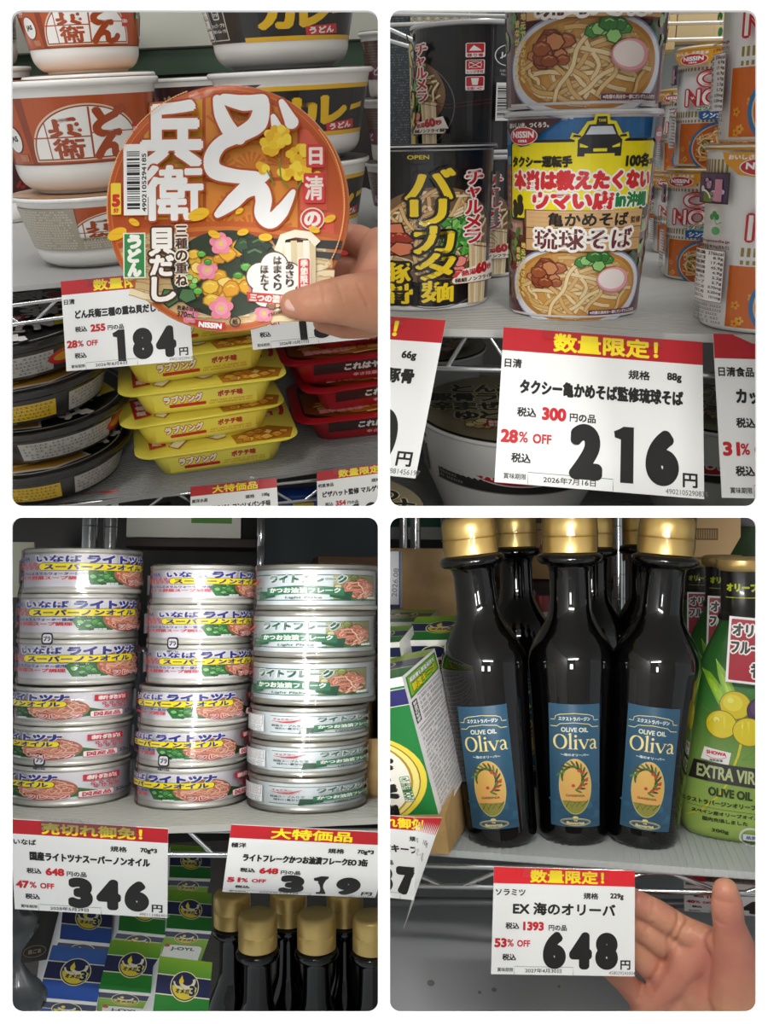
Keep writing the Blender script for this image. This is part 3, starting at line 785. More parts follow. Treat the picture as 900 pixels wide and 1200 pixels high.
def art_cup_noodle(kind=0):
    a = Art(rough=.4, coat=.35)
    a.rect(-130, 0, 130, 110, 'F1F0EE'); a.up()
    for k in range(-36, 37):
        x = k * 3.6
        for (y0, y1) in ((97, 105.5), (91, 94), (47, 52.5), (42, 44.6)):
            if -52 < x < -34 and y0 > 80 and kind == 1: continue
            if kind == 1 and -66 < x < -40 and y0 < 60: continue
            a.rect(x, y0, x + 1.9, y1, 'A08A3C')
    a.up()
    a.rect(-46, 1.5, 86, 41, 'D96B1E'); a.up()
    rnd = random.Random(2)
    for k in range(52):
        x, y = -44 + rnd.random() * 128, 3 + rnd.random() * 36
        for q in range(5): a.ell(x + 1.8 * math.cos(q * 1.2566), y + 1.8 * math.sin(q * 1.2566), 1.2, 1.0, ('EFA22C', 'F3B83C')[k % 2], 8, rot=q * 1.2566)
        a.ell(x, y, .7, .7, 'C33E16', 8)
    a.up()
    a.ell(4, 17, 36, 27, '2C78B4', 48); a.up(); a.ell(4, 17, 33.4, 24.6, 'E9C08C', 44); a.up()
    a.ell(4, 17, 32.2, 23.6, 'CB5F1E', 44); a.up(); a.noodles(4, 17, 31.5, 23, ('B5561E', 'EDB265', 'F2C98A', 'DE8E42', 'F6DCA8'), n=50, w=1.6, seed=21)
    a.chunks(10, 19, 15, 9, ('8E2A16', 'D8512E', 'EE8048', 'F2A06A', 'FBE0C0'), 14, 4, 4); a.chunks(2, 18, 20, 13, ('2E6A22', '4E9A34', 'E8C53A', 'D83A2A', 'FCE8B0'), 22, 1.9, 5)
    a.up()
    if kind == 2:
        a.otext('世界の', -12, 97, 34, 12, '171414', 'F1F0EE', .9, 1.0, align='c')
        a.otext('CUP', -6, 80, 44, 15, 'C8202A', 'F1F0EE', 1.5, .2, align='c', res=6); a.text('CUP', -6, 80, 44, 15, 'F1F0EE', .25, align='c', res=6); a.up()
        a.otext('NOODLE', 2, 62, 80, 15, 'C8202A', 'F1F0EE', 1.5, .2, align='c', res=6); a.text('NOODLE', 2, 62, 80, 15, 'F1F0EE', .25, align='c', res=6); a.up()
    else:
        for (s, x, y, ww, hh) in (('CUP', 0, 83, 50, 14), ('NOODLE', 4, 65.5, 78, 15)):
            a.text(s, x, y, ww, hh, 'C8202A', 1.75, align='c', res=6, n=10); a.up(); a.text(s, x, y, ww, hh, 'F6F3F0', .35, align='c', res=6); a.up()
    a.rrect(-22, 44.5, 34, 52.5, 2.6, '1B5FA0'); a.up(); a.otext('シンガポール風ラクサ', -19, 48.4, 50, 5.4, 'F2F4F6', '1B5FA0', .3, .7); a.otext('コクと旨み', -24, 55.4, 22, 4.2, '2E8A3C', 'F1F0EE', .3, .7)
    # side panel: small picture, leaf marks, table
    a.rect(-74, 79, -47, 98, '3A2A24'); a.rect(-73, 80, -48, 97, '4B3A5E'); a.up()
    a.chunks(-60, 88, 9, 6, ('2A2440', '5E4A86', 'B98AA6', 'D9A0B4', 'F0E0F0'), 12, 3, 2); a.rect(-56, 80.5, -51, 94, 'C98AA0'); a.rect(-66, 80, -58, 86, '6E7A3A'); a.up(); a.ring(-66, 80, 7, 7, 1.2, 'F0ECE6', 20, 110)
    for (dx, dy) in ((0, 1.9), (-1.8, 0), (1.8, 0)): a.ell(-55 + dx, 71 + dy, 1.7, 1.9, '2E8F45', 14)
    a.line([(-55, 70), (-53, 66.5), (-50, 68)], .5, '2E8F45'); a.ring(-68, 65, 3, 3, .6, '2E8F45'); a.ell(-53.5, 62.5, 3, 2.6, '57A869', 16)
    a.text('http://cupnoodle.jp', -71, 56, 27, 2.0, '7A1B22', .15); a.text('栄養成分表示 [1食(90g)当たり]', -72, 52.6, 28, 2.2, '6A3A2E', .1)
    a.rect(-72, 17, -46, 50.5, '7A3A30'); a.up(); a.rect(-71.7, 17.3, -46.3, 50.2, 'F1F0EE'); a.up()
    for k, (n1, v) in enumerate((('熱量', '376kcal'), ('たんぱく質', '8.9g'), ('脂質', '17.4g'), ('炭水化物', '45.9g'), ('食塩相当量', '4.9g'), ('めん・かやく', '2.2g'), ('スープ', '2.7g'), ('ビタミンB1', '0.70mg'), ('ビタミンB2', '0.20mg'), ('カルシウム', '101mg'))):
        y = 48.3 - k * 3.15; a.text(n1, -71, y, 11, 2.1, '5A2A24', .08); a.text(v, -46.8, y, 1.35 * len(v) + 1.4, 2.1, '5A2A24', .1, align='r')
    a.lines_of_print(-72, 3, -46, 16, 5, '5A2A24', 8)
    a.up(2); a.poly([(-52, 110), (-50, 104), (-42, 97), (-30, 95), (-18, 97), (-10, 104), (-8, 110)], 'E09A22'); a.up()
    a.text('おいしさ、そのまま', -48, 107.3, 30, 2.6, 'F9F4E8', .3); a.ell(-30, 101.5, 12, 5.4, 'F6F2EC', 30); a.up(); a.ell(-30, 101.5, 11.3, 4.9, 'C8202A', 30); a.up(); a.text('NISSIN', -30, 102.2, 17, 3.6, 'FFFFFF', .32, align='c'); a.text('日清食品', -30, 98.6, 7, 1.5, 'FFFFFF', .1, align='c')
    return a

_ART = {}
def sleeve_mesh(key, maker, H, r0, r1):
    a = _ART.setdefault(key, None) or maker(); _ART[key] = a
    return a.build(cone_canvas(H * .012, H * .965, r0 + (r1 - r0) * .012, r0 + (r1 - r0) * .965), step=4.0, base=1.2e-4)
def make_cup(bay, base, rb, rt, H, rot, art_key, art_fn, name, body='F0EFEC', lid='C9CACB', tilt=(0, 0)):
    t = bay.root(name, base, (tilt[0], tilt[1], bay.facing(base) + rot))
    sl = (rt - rb) / H; q = rt * .045
    part('body', lathe([(0, .0012), (rb * .9, .0012), (rb * .93, 0), (rb - .0006, 0), (rb, .0012), (rb + sl * H * .02, H * .02), (rt - .0004, H * .972), (rt - .0004, H * .98)], 96), t, mat(body, .4, coat=.3))
    part('rim', lathe([(rt - .0004, H * .975), (rt + q * .55, H * .977), (rt + q, H * .985), (rt + q, H * .995), (rt + q * .6, H), (rt - .001, H)], 96, 60), t, mat('E9E8E6', .25, coat=.5))
    part('lid', lathe([(0, H + .0006), (rt * .96, H + .0006), (rt + q * .7, H + .0003), (rt + q * 1.02, H - .0012), (rt + q * 1.05, H - .0022)], 96), t, mat(lid, .28, metal=.6))
    part('printed_sleeve', sleeve_mesh(art_key, art_fn, H, rb, rt), t)
    return t
def cup_geom(bay, z, cxb, yfront, wb, wt, yrim, cxt=None):
    pf = bay.on(cxb, yfront, z); r = bay.px(pf, wb / 2); d = Vector((pf.x, pf.y, 0)).normalized()
    c = pf + d * r; r = bay.px(c, wb / 2); c = pf + d * r; c.z = z
    for _ in range(3):                                  # cxb is where the axis crosses at mid height
        H = bay.up(c, yrim); off = cxb - (bay.proj(c)[0] + bay.proj(c + Vector((0, 0, H)))[0]) / 2
        c = c + Vector((bay.px(c, off), 0, 0))
    H = bay.up(c, yrim); top = c + Vector((0, 0, H)); rt = bay.px(top, wt / 2) / 1.045
    return c, r, rt, H

# ================================================================== upper right bay: instant noodle cups
def ribbed_shelf(bay, z, x0, x1, yf, yb, name, label, col='A9A9A6', pitch=0.004, thick=.004, rough=.45, along='x'):
    t = bay.root(name, (0, 0, z))
    V, Fc = [], []; n = int((yb - yf) / pitch)
    bm = bmesh.new()
    box_bm(bm, x0, x1, yf, yb, -thick, -.0006)
    # raised ribs running along the shelf
    if along == 'x':
        for k in range(n):
            y = yf + k * pitch
            box_bm(bm, x0, x1, y, y + pitch * .55, -.0008, 0)
    else:
        for k in range(int((x1 - x0) / pitch)):
            x = x0 + k * pitch
            box_bm(bm, x, x + pitch * .5, yf - .0012, yb, -thick * .8, 0)
    part('shelf_sheet', from_bm(bm, 0), t, mat(col, rough, var=.03, scale=25))
    structure(t, label); return t
def tr_bay():
    B = Bay(672, 165, .02, 715, 1, 1)
    zs = B.at(684, 373, .50).z
    cup = lambda *a, **k: cup_geom(B, *a, **k)
    # main cup and the one on it
    c, r, rt, H = cup(zs, 677, 374, 147, 184, 131)
    print('TR main', c, r, rt, H, 'zs', zs)
    m1 = make_cup(B, c, r, rt, H, .02, 'soba', art_soba, 'noodle_cup', lid='D8D8DA')
    tag(m1, 'tall soba noodle cup with yellow taxi panel and wooden board, standing on the shelf', 'noodle cup', 'soba noodle cups')
    m2 = place_copy(B, m1, c + Vector((-.001, 0.0, H + .0012)), (0, 0, B.facing(c) + .02), scale=1.1)
    tag(m2, 'soba noodle cup stacked upside-up on the taxi-panel cup, cut off at the top', 'noodle cup', 'soba noodle cups')
    m2['label'] = 'soba noodle cup stacked on top of the taxi panel cup, picture of noodles in front'
    # black cups
    c, r, rt, H = cup(zs, 490, 364, 160, 186, 170)
    k2 = make_cup(B, c, r, rt, H, .1, 'black', art_black_cup, 'noodle_cup', body='E2E0DE', lid='2A2A2C')
    tag(k2, 'black noodle cup with big yellow characters at the front left of the shelf', 'noodle cup', 'black ramen cups')
    s = .74
    d = c.copy(); 
    cc, r3, rt3, H3 = cup(zs, 551, 326, 118, 138, 182)
    k3 = make_cup(B, cc, r3, rt3, H3, -.25, 'black', art_black_cup, 'noodle_cup', body='E2E0DE', lid='B9B9BA')
    tag(k3, 'black noodle cup in shadow half hidden behind the front black cup', 'noodle cup', 'black ramen cups')
    k1 = place_copy(B, k3, cc + Vector((-.001, .0, H3 + .0012)), (0, 0, B.facing(cc) - 1.5))
    tag(k1, 'black noodle cup turned sideways with red pictograms and bar code, stacked at the back left', 'noodle cup', 'black ramen cups')
    # white cups on the right
    c, r, rt, H = cup(zs, 912, 392, 152, 190, 168)
    n2 = make_cup(B, c, r, rt, H, .5, 'cn1', lambda: art_cup_noodle(1), 'noodle_cup', lid='D9A030')
    tag(n2, 'white noodle cup showing a table of figures and green leaf marks, front right', 'noodle cup', 'white noodle cups')
    n1 = place_copy(B, n2, c + Vector((0.0, 0, H + .0012)), (0, 0, B.facing(c) + .16))
    tag(n1, 'white noodle cup with orange soup picture stacked at the front right corner', 'noodle cup', 'white noodle cups')
    c, r, rt, H = cup(zs, 838, 330, 102, 122, 196)
    n4 = make_cup(B, c, r, rt, H, .0, 'cn0', lambda: art_cup_noodle(0), 'noodle_cup', lid='D9A030')
    tag(n4, 'white noodle cup with red lettering in the second row of the right column', 'noodle cup', 'white noodle cups')
    n3 = place_copy(B, n4, c + Vector((0, 0, H + .0012)), (0, 0, B.facing(c) + .05))
    tag(n3, 'white noodle cup with red lettering stacked in the second row', 'noodle cup', 'white noodle cups')
    c, r, rt, H = cup(zs, 808, 298, 74, 92, 203)
    n6 = make_cup(B, c, r, rt, H, .1, 'cn2', lambda: art_cup_noodle(2), 'noodle_cup', lid='D9A030')
    tag(n6, 'white noodle cup with black heading over red letters in the third row', 'noodle cup', 'white noodle cups')
    n5 = place_copy(B, n6, c + Vector((0, 0, H + .0012)), (0, 0, B.facing(c) + .1))
    tag(n5, 'white noodle cup stacked in the third row, mostly hidden', 'noodle cup', 'white noodle cups')
    c, r, rt, H = cup(zs, 790, 279, 52, 66, 208)
    n7 = place_copy(B, n6, c, (0, 0, B.facing(c) + .1)); tag(n7, 'small far white noodle cup in the last row of the right column', 'noodle cup', 'white noodle cups')
    # shelf
    pf = B.on(672, 387, zs)
    ribbed_shelf(B, zs - .0005, -.5, .5, pf.y, pf.y + .55, 'shelf_sheet_board', 'pale grey ribbed shelf sheet under the noodle cups', 'B4B4B0')
    # wire edge
    p0, p1 = B.back(457, 391, pf.y + .004), B.back(887, 400, pf.y + .004); q0, q1 = B.back(457, 430, pf.y + .004), B.back(887, 441, pf.y + .004)
    rack_edge(B, p0 - (p1 - p0) * .3, p1 + (p1 - p0) * .2, q0 - (p1 - p0) * .3, q1 + (p1 - p0) * .2, r=.0017, n=12, label='chrome wire shelf edge behind the price cards under the noodle cups', shift=0.45)
    # cards
    YC = B.depth(pf) - .022; print('TR front', B.depth(pf))
    price_card(B, [(593, 385), (820, 398), (827, 588), (578, 563)], '数量限定！', '日清', '88g', 'タクシー亀かめそば監修琉球そば', '300', '28', '216', '2026年7月16日', '4902105290835', 'price card reading 216 hanging under the taxi panel cup', Yc=YC)
    price_card(B, [(292, 356), (523, 379), (486, 556), (240, 540)], '数量限定！', '明星', '66g', 'チャルメラバリカタ麺豚骨', '238', '28', '170', '2026年6月19日', '4902881456197', 'price card ending in 0 cut off at the left side of the noodle cup bay', Yc=YC)
    price_card(B, [(836, 392), (1066, 396), (1085, 590), (846, 582)], '数量限定！', '日清食品', '81g', 'カップヌードルシンガポール', '311', '31', '214', '2026年6月20日', '4902105281734', 'price card reading 31% OFF at the right end of the noodle cup shelf', Yc=YC)
    # ---- lower shelf: big instant bowls
    U = B; B = Bay(672, 60, .0, 715, 1, 1); zl = B.at(672, 640, .62).z
    def art_bowl_lid(seed):
        a = Art(rough=.35, coat=.6); a.ell(0, 0, 88, 88, '9A8E70', 64); a.up(); rnd = random.Random(seed)
        for k in range(4):
            for j in range(7):
                ch = 'しょうゆとんこつ家系豚骨ラーメン旨辛まぜそば'[(k * 7 + j + seed * 3) % 22]
                x, y = -66 + j * 21, 48 - k * 26
                if math.hypot(x, y) < 72: a.otext(ch, x, y, 19, 20, '1E1A15', 'D9CEA6', 1.3, 2.6, align='c', on=8)
        a.chunks(-30, -52, 16, 9, ('3A1A10', '8A4A24', 'B9783C', 'D8A860', 'F0D8A0'), 12, 7, seed); a.noodles(20, -50, 34, 18, ('5A3A18', 'C99A4A', 'E0BC74', 'B8863C'), 26, 2.4, seed)
        a.rrect(-30, -62, -8, -46, 2, 'B8262A'); a.up(); a.text('数量限定', -28, -51, 18, 6, 'F6EEDC', .4); a.text('旨さ特盛', -28, -58, 18, 6, 'F6EEDC', .4)
        return a
    def art_bowl_side(seed):
        a = Art(rough=.35, coat=.5)
        a.rect(-70, 4, 70, 40, '262522'); a.rect(-72, 3, 72, 4, '8E8E8A'); a.up()
        a.otext('Cook happiness', 0, 33, 62, 7, 'C8202A', 'F4EDE6', .6, 1.0, align='c', on=8)
        a.ell(0, 20, 36, 9.5, 'F4EDE6', 36); a.up(); a.ell(0, 20, 34.6, 8.4, 'C8202A', 36); a.up(); a.text('ACECOOK', 0, 20, 56, 8, 'F4EDE6', .35, align='c', shear=.15, res=4)
        a.lines_of_print(-68, 6, -44, 36, 8, 'C9C5BE', seed); a.noodles(56, 20, 12, 14, ('5A3A18', 'C99A4A', 'E0BC74', 'B8863C'), 16, 2, seed)
        for sd in (-1, 1):
            a.rect(sd * 84, 3, sd * 126, 38, '3A3A38'); a.up(); x0, x1 = sorted((sd * 86, sd * 124)); a.lines_of_print(x0, 5, x1, 36, 9, 'D9D6D0', seed + 4)
        return a
    def bowl(px, py, wpx, yrim_off, rot, label, seed=1, lidcol='2A2622', Hf=.078):
        cc = B.on(px, py, zl + Hf); rt = B.px(cc, wpx / 2); base = cc - Vector((0, 0, Hf)); rb = rt * .66
        t = B.root('noodle_bowl', base, (0, 0, B.facing(base) + rot))
        H = Hf
        part('body', lathe([(0, .002), (rb * .8, .002), (rb * .86, 0), (rb * .95, 0), (rb, .004), (rt * .88, H * .5), (rt * .95, H * .82), (rt * .955, H * .97)], 96), t, mat('E8E7E3', .35, coat=.4))
        part('rim', lathe([(rt * .95, H * .96), (rt * .99, H * .965), (rt, H * .98), (rt * .99, H), (rt * .94, H)], 96, 60), t, mat('EDECE8', .3, coat=.4))
        part('lid', lathe([(0, H + .0012), (rt * .93, H + .0012), (rt * .99, H + .0004)], 96), t, mat(lidcol, .3, coat=.5))
        a = art_bowl_lid(seed); k = rt * .97 / .088
        def fn(x, y): return np.stack([x * k, y * k, np.full_like(x, H + .0012)], 1), np.tile(np.array([0, 0, 1.0]), (len(x), 1))
        part('lid_print', a.build(fn), t)
        s = art_bowl_side(seed)
        part('printed_band', s.build(cone_canvas(H * .5, H * .93, rt * .885 , rt * .952, W=70, Hn=44), step=5, base=2.5e-4), t)
        tag(t, label, 'noodle bowl', 'large noodle bowls on the lower shelf'); return t
    bowl(604, 478, 236, 0, .12, 'large white noodle bowl with dark printed lid behind the 216 price card', 1)
    bowl(846, 474, 200, 0, -.1, 'large white noodle bowl seen in the gap between two price cards', 2)
    bowl(392, 600, 218, 0, .5, 'noodle bowl at the lower left corner below the shelf edge', 3)
    bowl(500, 404, 140, 0, .9, 'noodle bowl in the back row under the left end of the shelf', 5)
    bowl(716, 404, 140, 0, .4, 'noodle bowl in the back row hidden by the 216 card', 6)
    ribbed_shelf(B, zl, -.6, .6, .1, .95, 'lower_shelf_board', 'grey lower shelf carrying the big noodle bowls', '8E8E8C', pitch=.03)
    B = U
    # ---- back: patterned cloth-covered boxes, wire rack and wall
    yb = pf.y + .40
    def carton(x0, x1, y0, y1, yy, dep, col, label, name='carton', art=None, rot=0, m=None):
        a0 = B.back(x0, y1, yy); a1 = B.back(x1, y1, yy); top = B.up(a0, y0)
        t = B.root(name, a0, (0, 0, 0)); wd = a1.x - a0.x
        part('carton_body', box(0, wd, 0, dep, 0, top, .0008), t, m or mat(col, .7, var=.05, scale=80))
        if art: part('print', art(wd * 1000, top * 1000).build(flat(), base=2e-4), t)
        tag(t, label, 'box'); return t
    def tweed(wd, ht):
        a = Art(rough=.8); a.rect(0, 0, wd, ht, '3E4348'); a.up(); rnd = random.Random(3)
        n = int(wd / 1.3)
        for i in range(n):
            for j in range(int(ht / 2.0)):
                if rnd.random() < .62: a._add([(i * 1.3, j * 2.0), (i * 1.3 + .8, j * 2.0), (i * 1.3 + .8, j * 2.0 + rnd.uniform(.4, 1.5)), (i * 1.3, j * 2.0 + .7)], [(0, 1, 2, 3)], rnd.choice(('63696E', '7D8388', '54595D')), False)
        return a
    def asanoha(wd, ht):
        a = Art(rough=.7); a.rect(0, 0, wd, ht, '8E846E'); a.up()
        s = 7.6; h = s * .866
        for j in range(int(ht / h) + 2):
            for i in range(-1, int(wd / s) + 2):
                x, y = i * s + (j % 2) * s / 2, j * h
                for k in range(6):
                    an = k * math.pi / 3; e = (x + s * math.cos(an), y + s * math.sin(an)); g = (x + s / 1.732 * math.cos(an + math.pi / 6), y + s / 1.732 * math.sin(an + math.pi / 6))
                    for q in (e, g):
                        p0 = (min(max(x, 0), wd), min(max(y, 0), ht)); p1 = (min(max(q[0], 0), wd), min(max(q[1], 0), ht)); a.line([p0, p1], .42, 'E4DEC9', True)
        return a
    carton(440, 482, 2, 190, yb, .15, '454A4F', 'box covered in grey tweed cloth at the left back of the noodle cup bay', 'covered_box', tweed)
    carton(482.5, 548, -2, 215, yb - .002, .15, '8E846E', 'box with pale star-lattice paper beside the tweed box', 'patterned_box', asanoha)
    carton(560, 905, 64, 262, yb + .2, .05, '9FAAB0', 'pale blue-grey back panel behind the white noodle cups', 'back_panel')
    carton(740, 790, -30, 60, yb + .12, .06, 'C9AE7C', 'beige carton above the wire rack at the back', 'carton')
    carton(792, 905, -30, 46, yb + .12, .06, 'CDB68A', 'second beige carton to the right of the other at the back top', 'carton')
    carton(400, 556, -30, 120, yb + .2, .05, '6F7270', 'grey back panel behind the stacked soba cups', 'back_panel')
    t = B.root('wire_rack', B.back(457, 28, yb - .05)); 
    o0 = B.back(457, 28, yb - .05)
    for (xa, ya, xb, yb_, yy) in ((430, 16, 610, 19, yb - .05), (430, 30, 610, 24, yb - .06), (770, 15, 905, 12, yb), (770, 28, 905, 25, yb), (770, 47, 905, 44, yb - .01), (430, 40, 506, 62, yb - .07), (430, 22, 500, 54, yb - .08)):
        part('wire', tube([B.back(xa, ya, yy) - o0, B.back(xb, yb_, yy) - o0], .0016, 8), t, mat('D9DAD8', .3, metal=.6))
    tag(t, 'white wire rack at the top behind the stacked cups', 'wire rack')
tr_bay()

# ================================================================== upper left bay: udon bowls, held bowl, trays
def art_donbei_side(kind=0):
    a = Art(rough=.34, coat=.5)
    a.rect(-190, 0, 190, 60, 'B8501B'); a.up()
    for x in (-46, -84, 78, 132, -140): a.rect(x, 0, x + 7, 60, '8E3A16'); a.up()
    a.rect(-190, 0, 190, 1.2, '7E3313'); a.up()
    # plaque with the name
    a.ell(6, 8, 46.5, 45.5, 'E7C7AC', 40, a0=0, a1=180); a.rect(-40.5, 3, 52.5, 8.6, 'E7C7AC'); a.up(); a.ell(6, 8, 45, 44, '8E3A16', 40, a0=0, a1=180); a.rect(-39, 4.4, 51, 8.4, '8E3A16'); a.up()
    a.ell(6, 8, 43.8, 42.8, 'F1EFEA', 40, a0=0, a1=180); a.rect(-37.8, 5.6, 49.8, 8.4, 'F1EFEA'); a.up()
    a.rect(7.5, 4.6, 9, 50.5, 'A8461A'); a.rect(-37, 24, 8, 25.2, 'A8461A'); a.rect(9, 27, 46, 28, 'A8461A'); a.rect(-26, 5, -25, 38, 'A8461A'); a.up()
    a.text('ど', 24, 37, 25, 25, 'A8461A', 2.1, align='c'); a.text('ん', 25, 15, 29, 20, 'A8461A', 2.1, align='c')
    a.text('兵', -11, 33, 23, 16, 'A8461A', 1.2, align='c'); a.text('衛', -10, 14.5, 24, 17, 'A8461A', .8, align='c')
    a.rrect(44, 22, 53, 34, 1, 'D0352F'); a.up(); a.text('日清の', 48.5, 28, 7, 4, 'F6E9E0', .2, align='c')
    for sd in (-1, 1):
        x = -60 if sd < 0 else 96
        a.ell(x, 24, 9.8, 12.5, '3A1C10', 30); a.up(); a.ell(x, 24, 9.2, 11.8, 'F1EFEA', 30); a.up(); a.text('JAS', x, 24, 10, 6, '3A2018', .45, align='c', res=4)
        a.rrect(x - 17, 44, x - 7, 54, 2, '2A1A12'); a.up(); a.rrect(x - 15.8, 45.2, x - 8.2, 52.8, 1.4, 'B8501B'); a.up(); a.text('プラ', x - 12, 49, 6, 3.6, '2A1A12', .35, align='c')
        a.text('フタ・容器包装', x - 20, 40.5, 16, 2.6, 'F4E4D8', .1); a.text('プラスチック', x - 18, 37.5, 12, 2.4, 'F4E4D8', .1)
        a.rect(x + 1, 4, x + 11, 10, 'C98A60'); a.up(); a.lines_of_print(x + 1.5, 4.5, x + 10.5, 9.5, 3, '4A2012', 3)
    a.rrect(66, 30, 76, 50, 1, '3E7A3E'); a.up(); a.vtext('うどん', 71, 49, 5, 5, 6, 'F4F0E8', .35)
    a.rect(110, 5, 170, 56, 'EFE9E0'); a.rect(-172, 5, -112, 56, 'EFE9E0'); a.up(); a.lines_of_print(112, 7, 168, 54, 13, '4A3026', 5); a.lines_of_print(-170, 7, -114, 54, 13, '4A3026', 6)
    if kind == 1:
        a.rect(-100, 0, -30, 60, 'A9A08E'); a.rect(38, 0, 100, 18, 'A9A08E'); a.rect(-30, 0, 100, 18, 'A9A08E'); a.up(); a.lines_of_print(-98, 2, -34, 58, 15, 'E9E4D8', 9); a.lines_of_print(-28, 2, 96, 16, 4, 'E9E4D8', 12)
        a.text('あげたてのカップうどん', -28, 15, 60, 3, '6A3A1C', .1)
    return a
def art_curry_side():
    a = Art(rough=.34, coat=.5)
    a.rect(-190, 0, 190, 60, '1B191A'); a.up()
    a.rect(-190, 52, 190, 57, 'F0B90E'); a.rect(-24, 0, 190, 5, 'F0B90E'); a.rect(-190, 0, -24, .6, 'E6E4E0'); a.rect(-190, 57, 190, 60, 'F1EFEA'); a.up()
    a.poly([(-80, 60), (-22, 60), (-44, 46), (-80, 46)], '26211F'); a.up(); a.poly([(-57, 55), (-51, 55), (-54, 58.5)], 'F0D020'); a.text('OPEN', -54, 52.6, 9, 2.6, 'F0D020', .25, align='c')
    a.up()
    a.text('カ', 4, 28, 26, 28, 'F0C012', 2.4, align='c'); a.text('レ', 35, 29, 22, 28, 'F0C012', 2.4, align='c'); a.poly([(52, 27), (70, 30), (71, 36), (53, 33)], 'F0C012'); a.up()
    a.poly([(28, 5), (60, 7), (58, 17), (27, 14)], 'D22A32'); a.up(); a.text('うどん', 43, 10.6, 24, 6.5, 'F6EDEA', .5, align='c', rot=.06)
    for (x0, x1) in ((-88, -64), (-62, -40)):
        a.rect(x0, 4, x1, 50, 'DEDCD8'); a.up()
        if x0 == -88:
            a.rect(x0 + 1, 5, x1 - 1, 49, '1B191A'); a.up()
            for k in range(4):
                for j in range(2): a.rect(x0 + 2 + j * 11, 7 + k * 10.4, x0 + 12 + j * 11, 16.4 + k * 10.4, 'F0EEEA')
            a.up(); a.lines_of_print(x0 + 3, 8, x1 - 3, 46, 6, '3A3634', 4, .5)
        else:
            a.rect(x0 + 1, 5, x1 - 1, 49, '242022'); a.up()
            a.text('日即食協', -51, 45, 17, 4, 'E9E6E2', .3, align='c'); a.text('No.193', -51, 40, 15, 3.6, 'E9E6E2', .25, align='c')
            a.rrect(-55, 26, -46, 36, 2, 'E9E6E2'); a.up(); a.rrect(-53.8, 27.2, -47.2, 34.8, 1.4, '242022'); a.up(); a.text('プラ', -50.5, 31, 5.5, 3.4, 'E9E6E2', .3, align='c')
            a.text('カップ・プラ', -51, 20, 18, 4, 'E9E6E2', .2, align='c'); a.text('外装フィルム・プラ', -51, 14, 19, 3.6, 'E9E6E2', .2, align='c')
    a.lines_of_print(96, 6, 170, 50, 12, 'B9B5AE', 5); a.lines_of_print(-170, 6, -100, 50, 12, 'B9B5AE', 6)
    return a
def art_dark_side():
    a = Art(rough=.34, coat=.5)
    a.rect(-190, 0, 190, 60, '3A1416'); a.rect(-190, 0, 190, 4, 'C9BFB8'); a.up(); rnd = random.Random(6)
    for k in range(12):
        x = -170 + k * 30; a.text('きつね蕎麦天ぷら海老'[k % 10], x, 32, 20, 26, 'B9A08C' if k % 3 else '8A2420', 1.2, align='c')
    a.lines_of_print(-180, 6, 180, 14, 2, 'C9B8A8', 3)
    return a
def art_purple_side():
    a = Art(rough=.34, coat=.5)
    a.rect(-190, 0, 190, 60, '54382E'); a.rect(-190, 4, 190, 22, '7A1F4A'); a.up(); a.lines_of_print(-180, 26, 180, 56, 7, 'A98A78', 3)
    for k in range(12): a.text('肉うどん鴨そば'[k % 7], -170 + k * 30, 13, 14, 12, 'EFDCE4', .6, align='c')
    return a
def make_bowl(bay, base, rb, rt, H, rot, key, artf, label, group, lidtop='B9A890', tilt=0.0, band=(.28, .86), name='noodle_bowl', lidart=None):
    t = bay.root(name, base, (0, tilt, bay.facing(base) + rot))
    r1 = rt * .80; prof = [(0, .002), (rb * .86, .002), (rb * .9, 0), (rb, .0004), (rb * 1.04, H * .03)]
    for k in range(1, 9):                                   # rounded foot
        u = k / 8; prof.append((rb * 1.04 + (r1 - rb * 1.04) * math.sin(u * math.pi / 2) ** .9, H * (.03 + .23 * u ** 1.5)))
    prof += [(rt * .955, H * .95)]
    part('body', lathe(prof, 96), t, mat('EDEBE6', .35, coat=.4))
    part('rim', lathe([(rt * .953, H * .935), (rt * .985, H * .94), (rt, H * .955), (rt, H * .985), (rt * .98, H), (rt * .95, H)], 96, 60), t, mat('EFEEEA', .3, coat=.4))
    part('lid', lathe([(0, H + .0008), (rt * .9, H + .0008), (rt * .985, H + .0004)], 96), t, mat(lidtop, .28, coat=.4))
    a = _ART.get(key) or artf(); _ART[key] = a
    def rz(z): return r1 + (rt * .955 - r1) * (z - H * .26) / (H * .69)
    z0, z1 = H * band[0], H * band[1]
    part('printed_band', a.build(cone_canvas(z0, z1, rz(z0), rz(z1), W=60, Hn=60), step=5, base=2.0e-4), t)
    if lidart:
        k = rt * .97 / .070
        def fn(x, y): return np.stack([x * k, y * k, np.full_like(x, H + .0008)], 1), np.tile(np.array([0, 0, 1.0]), (len(x), 1))
        part('lid_print', lidart.build(fn), t)
    tag(t, label, 'noodle bowl', group); return t

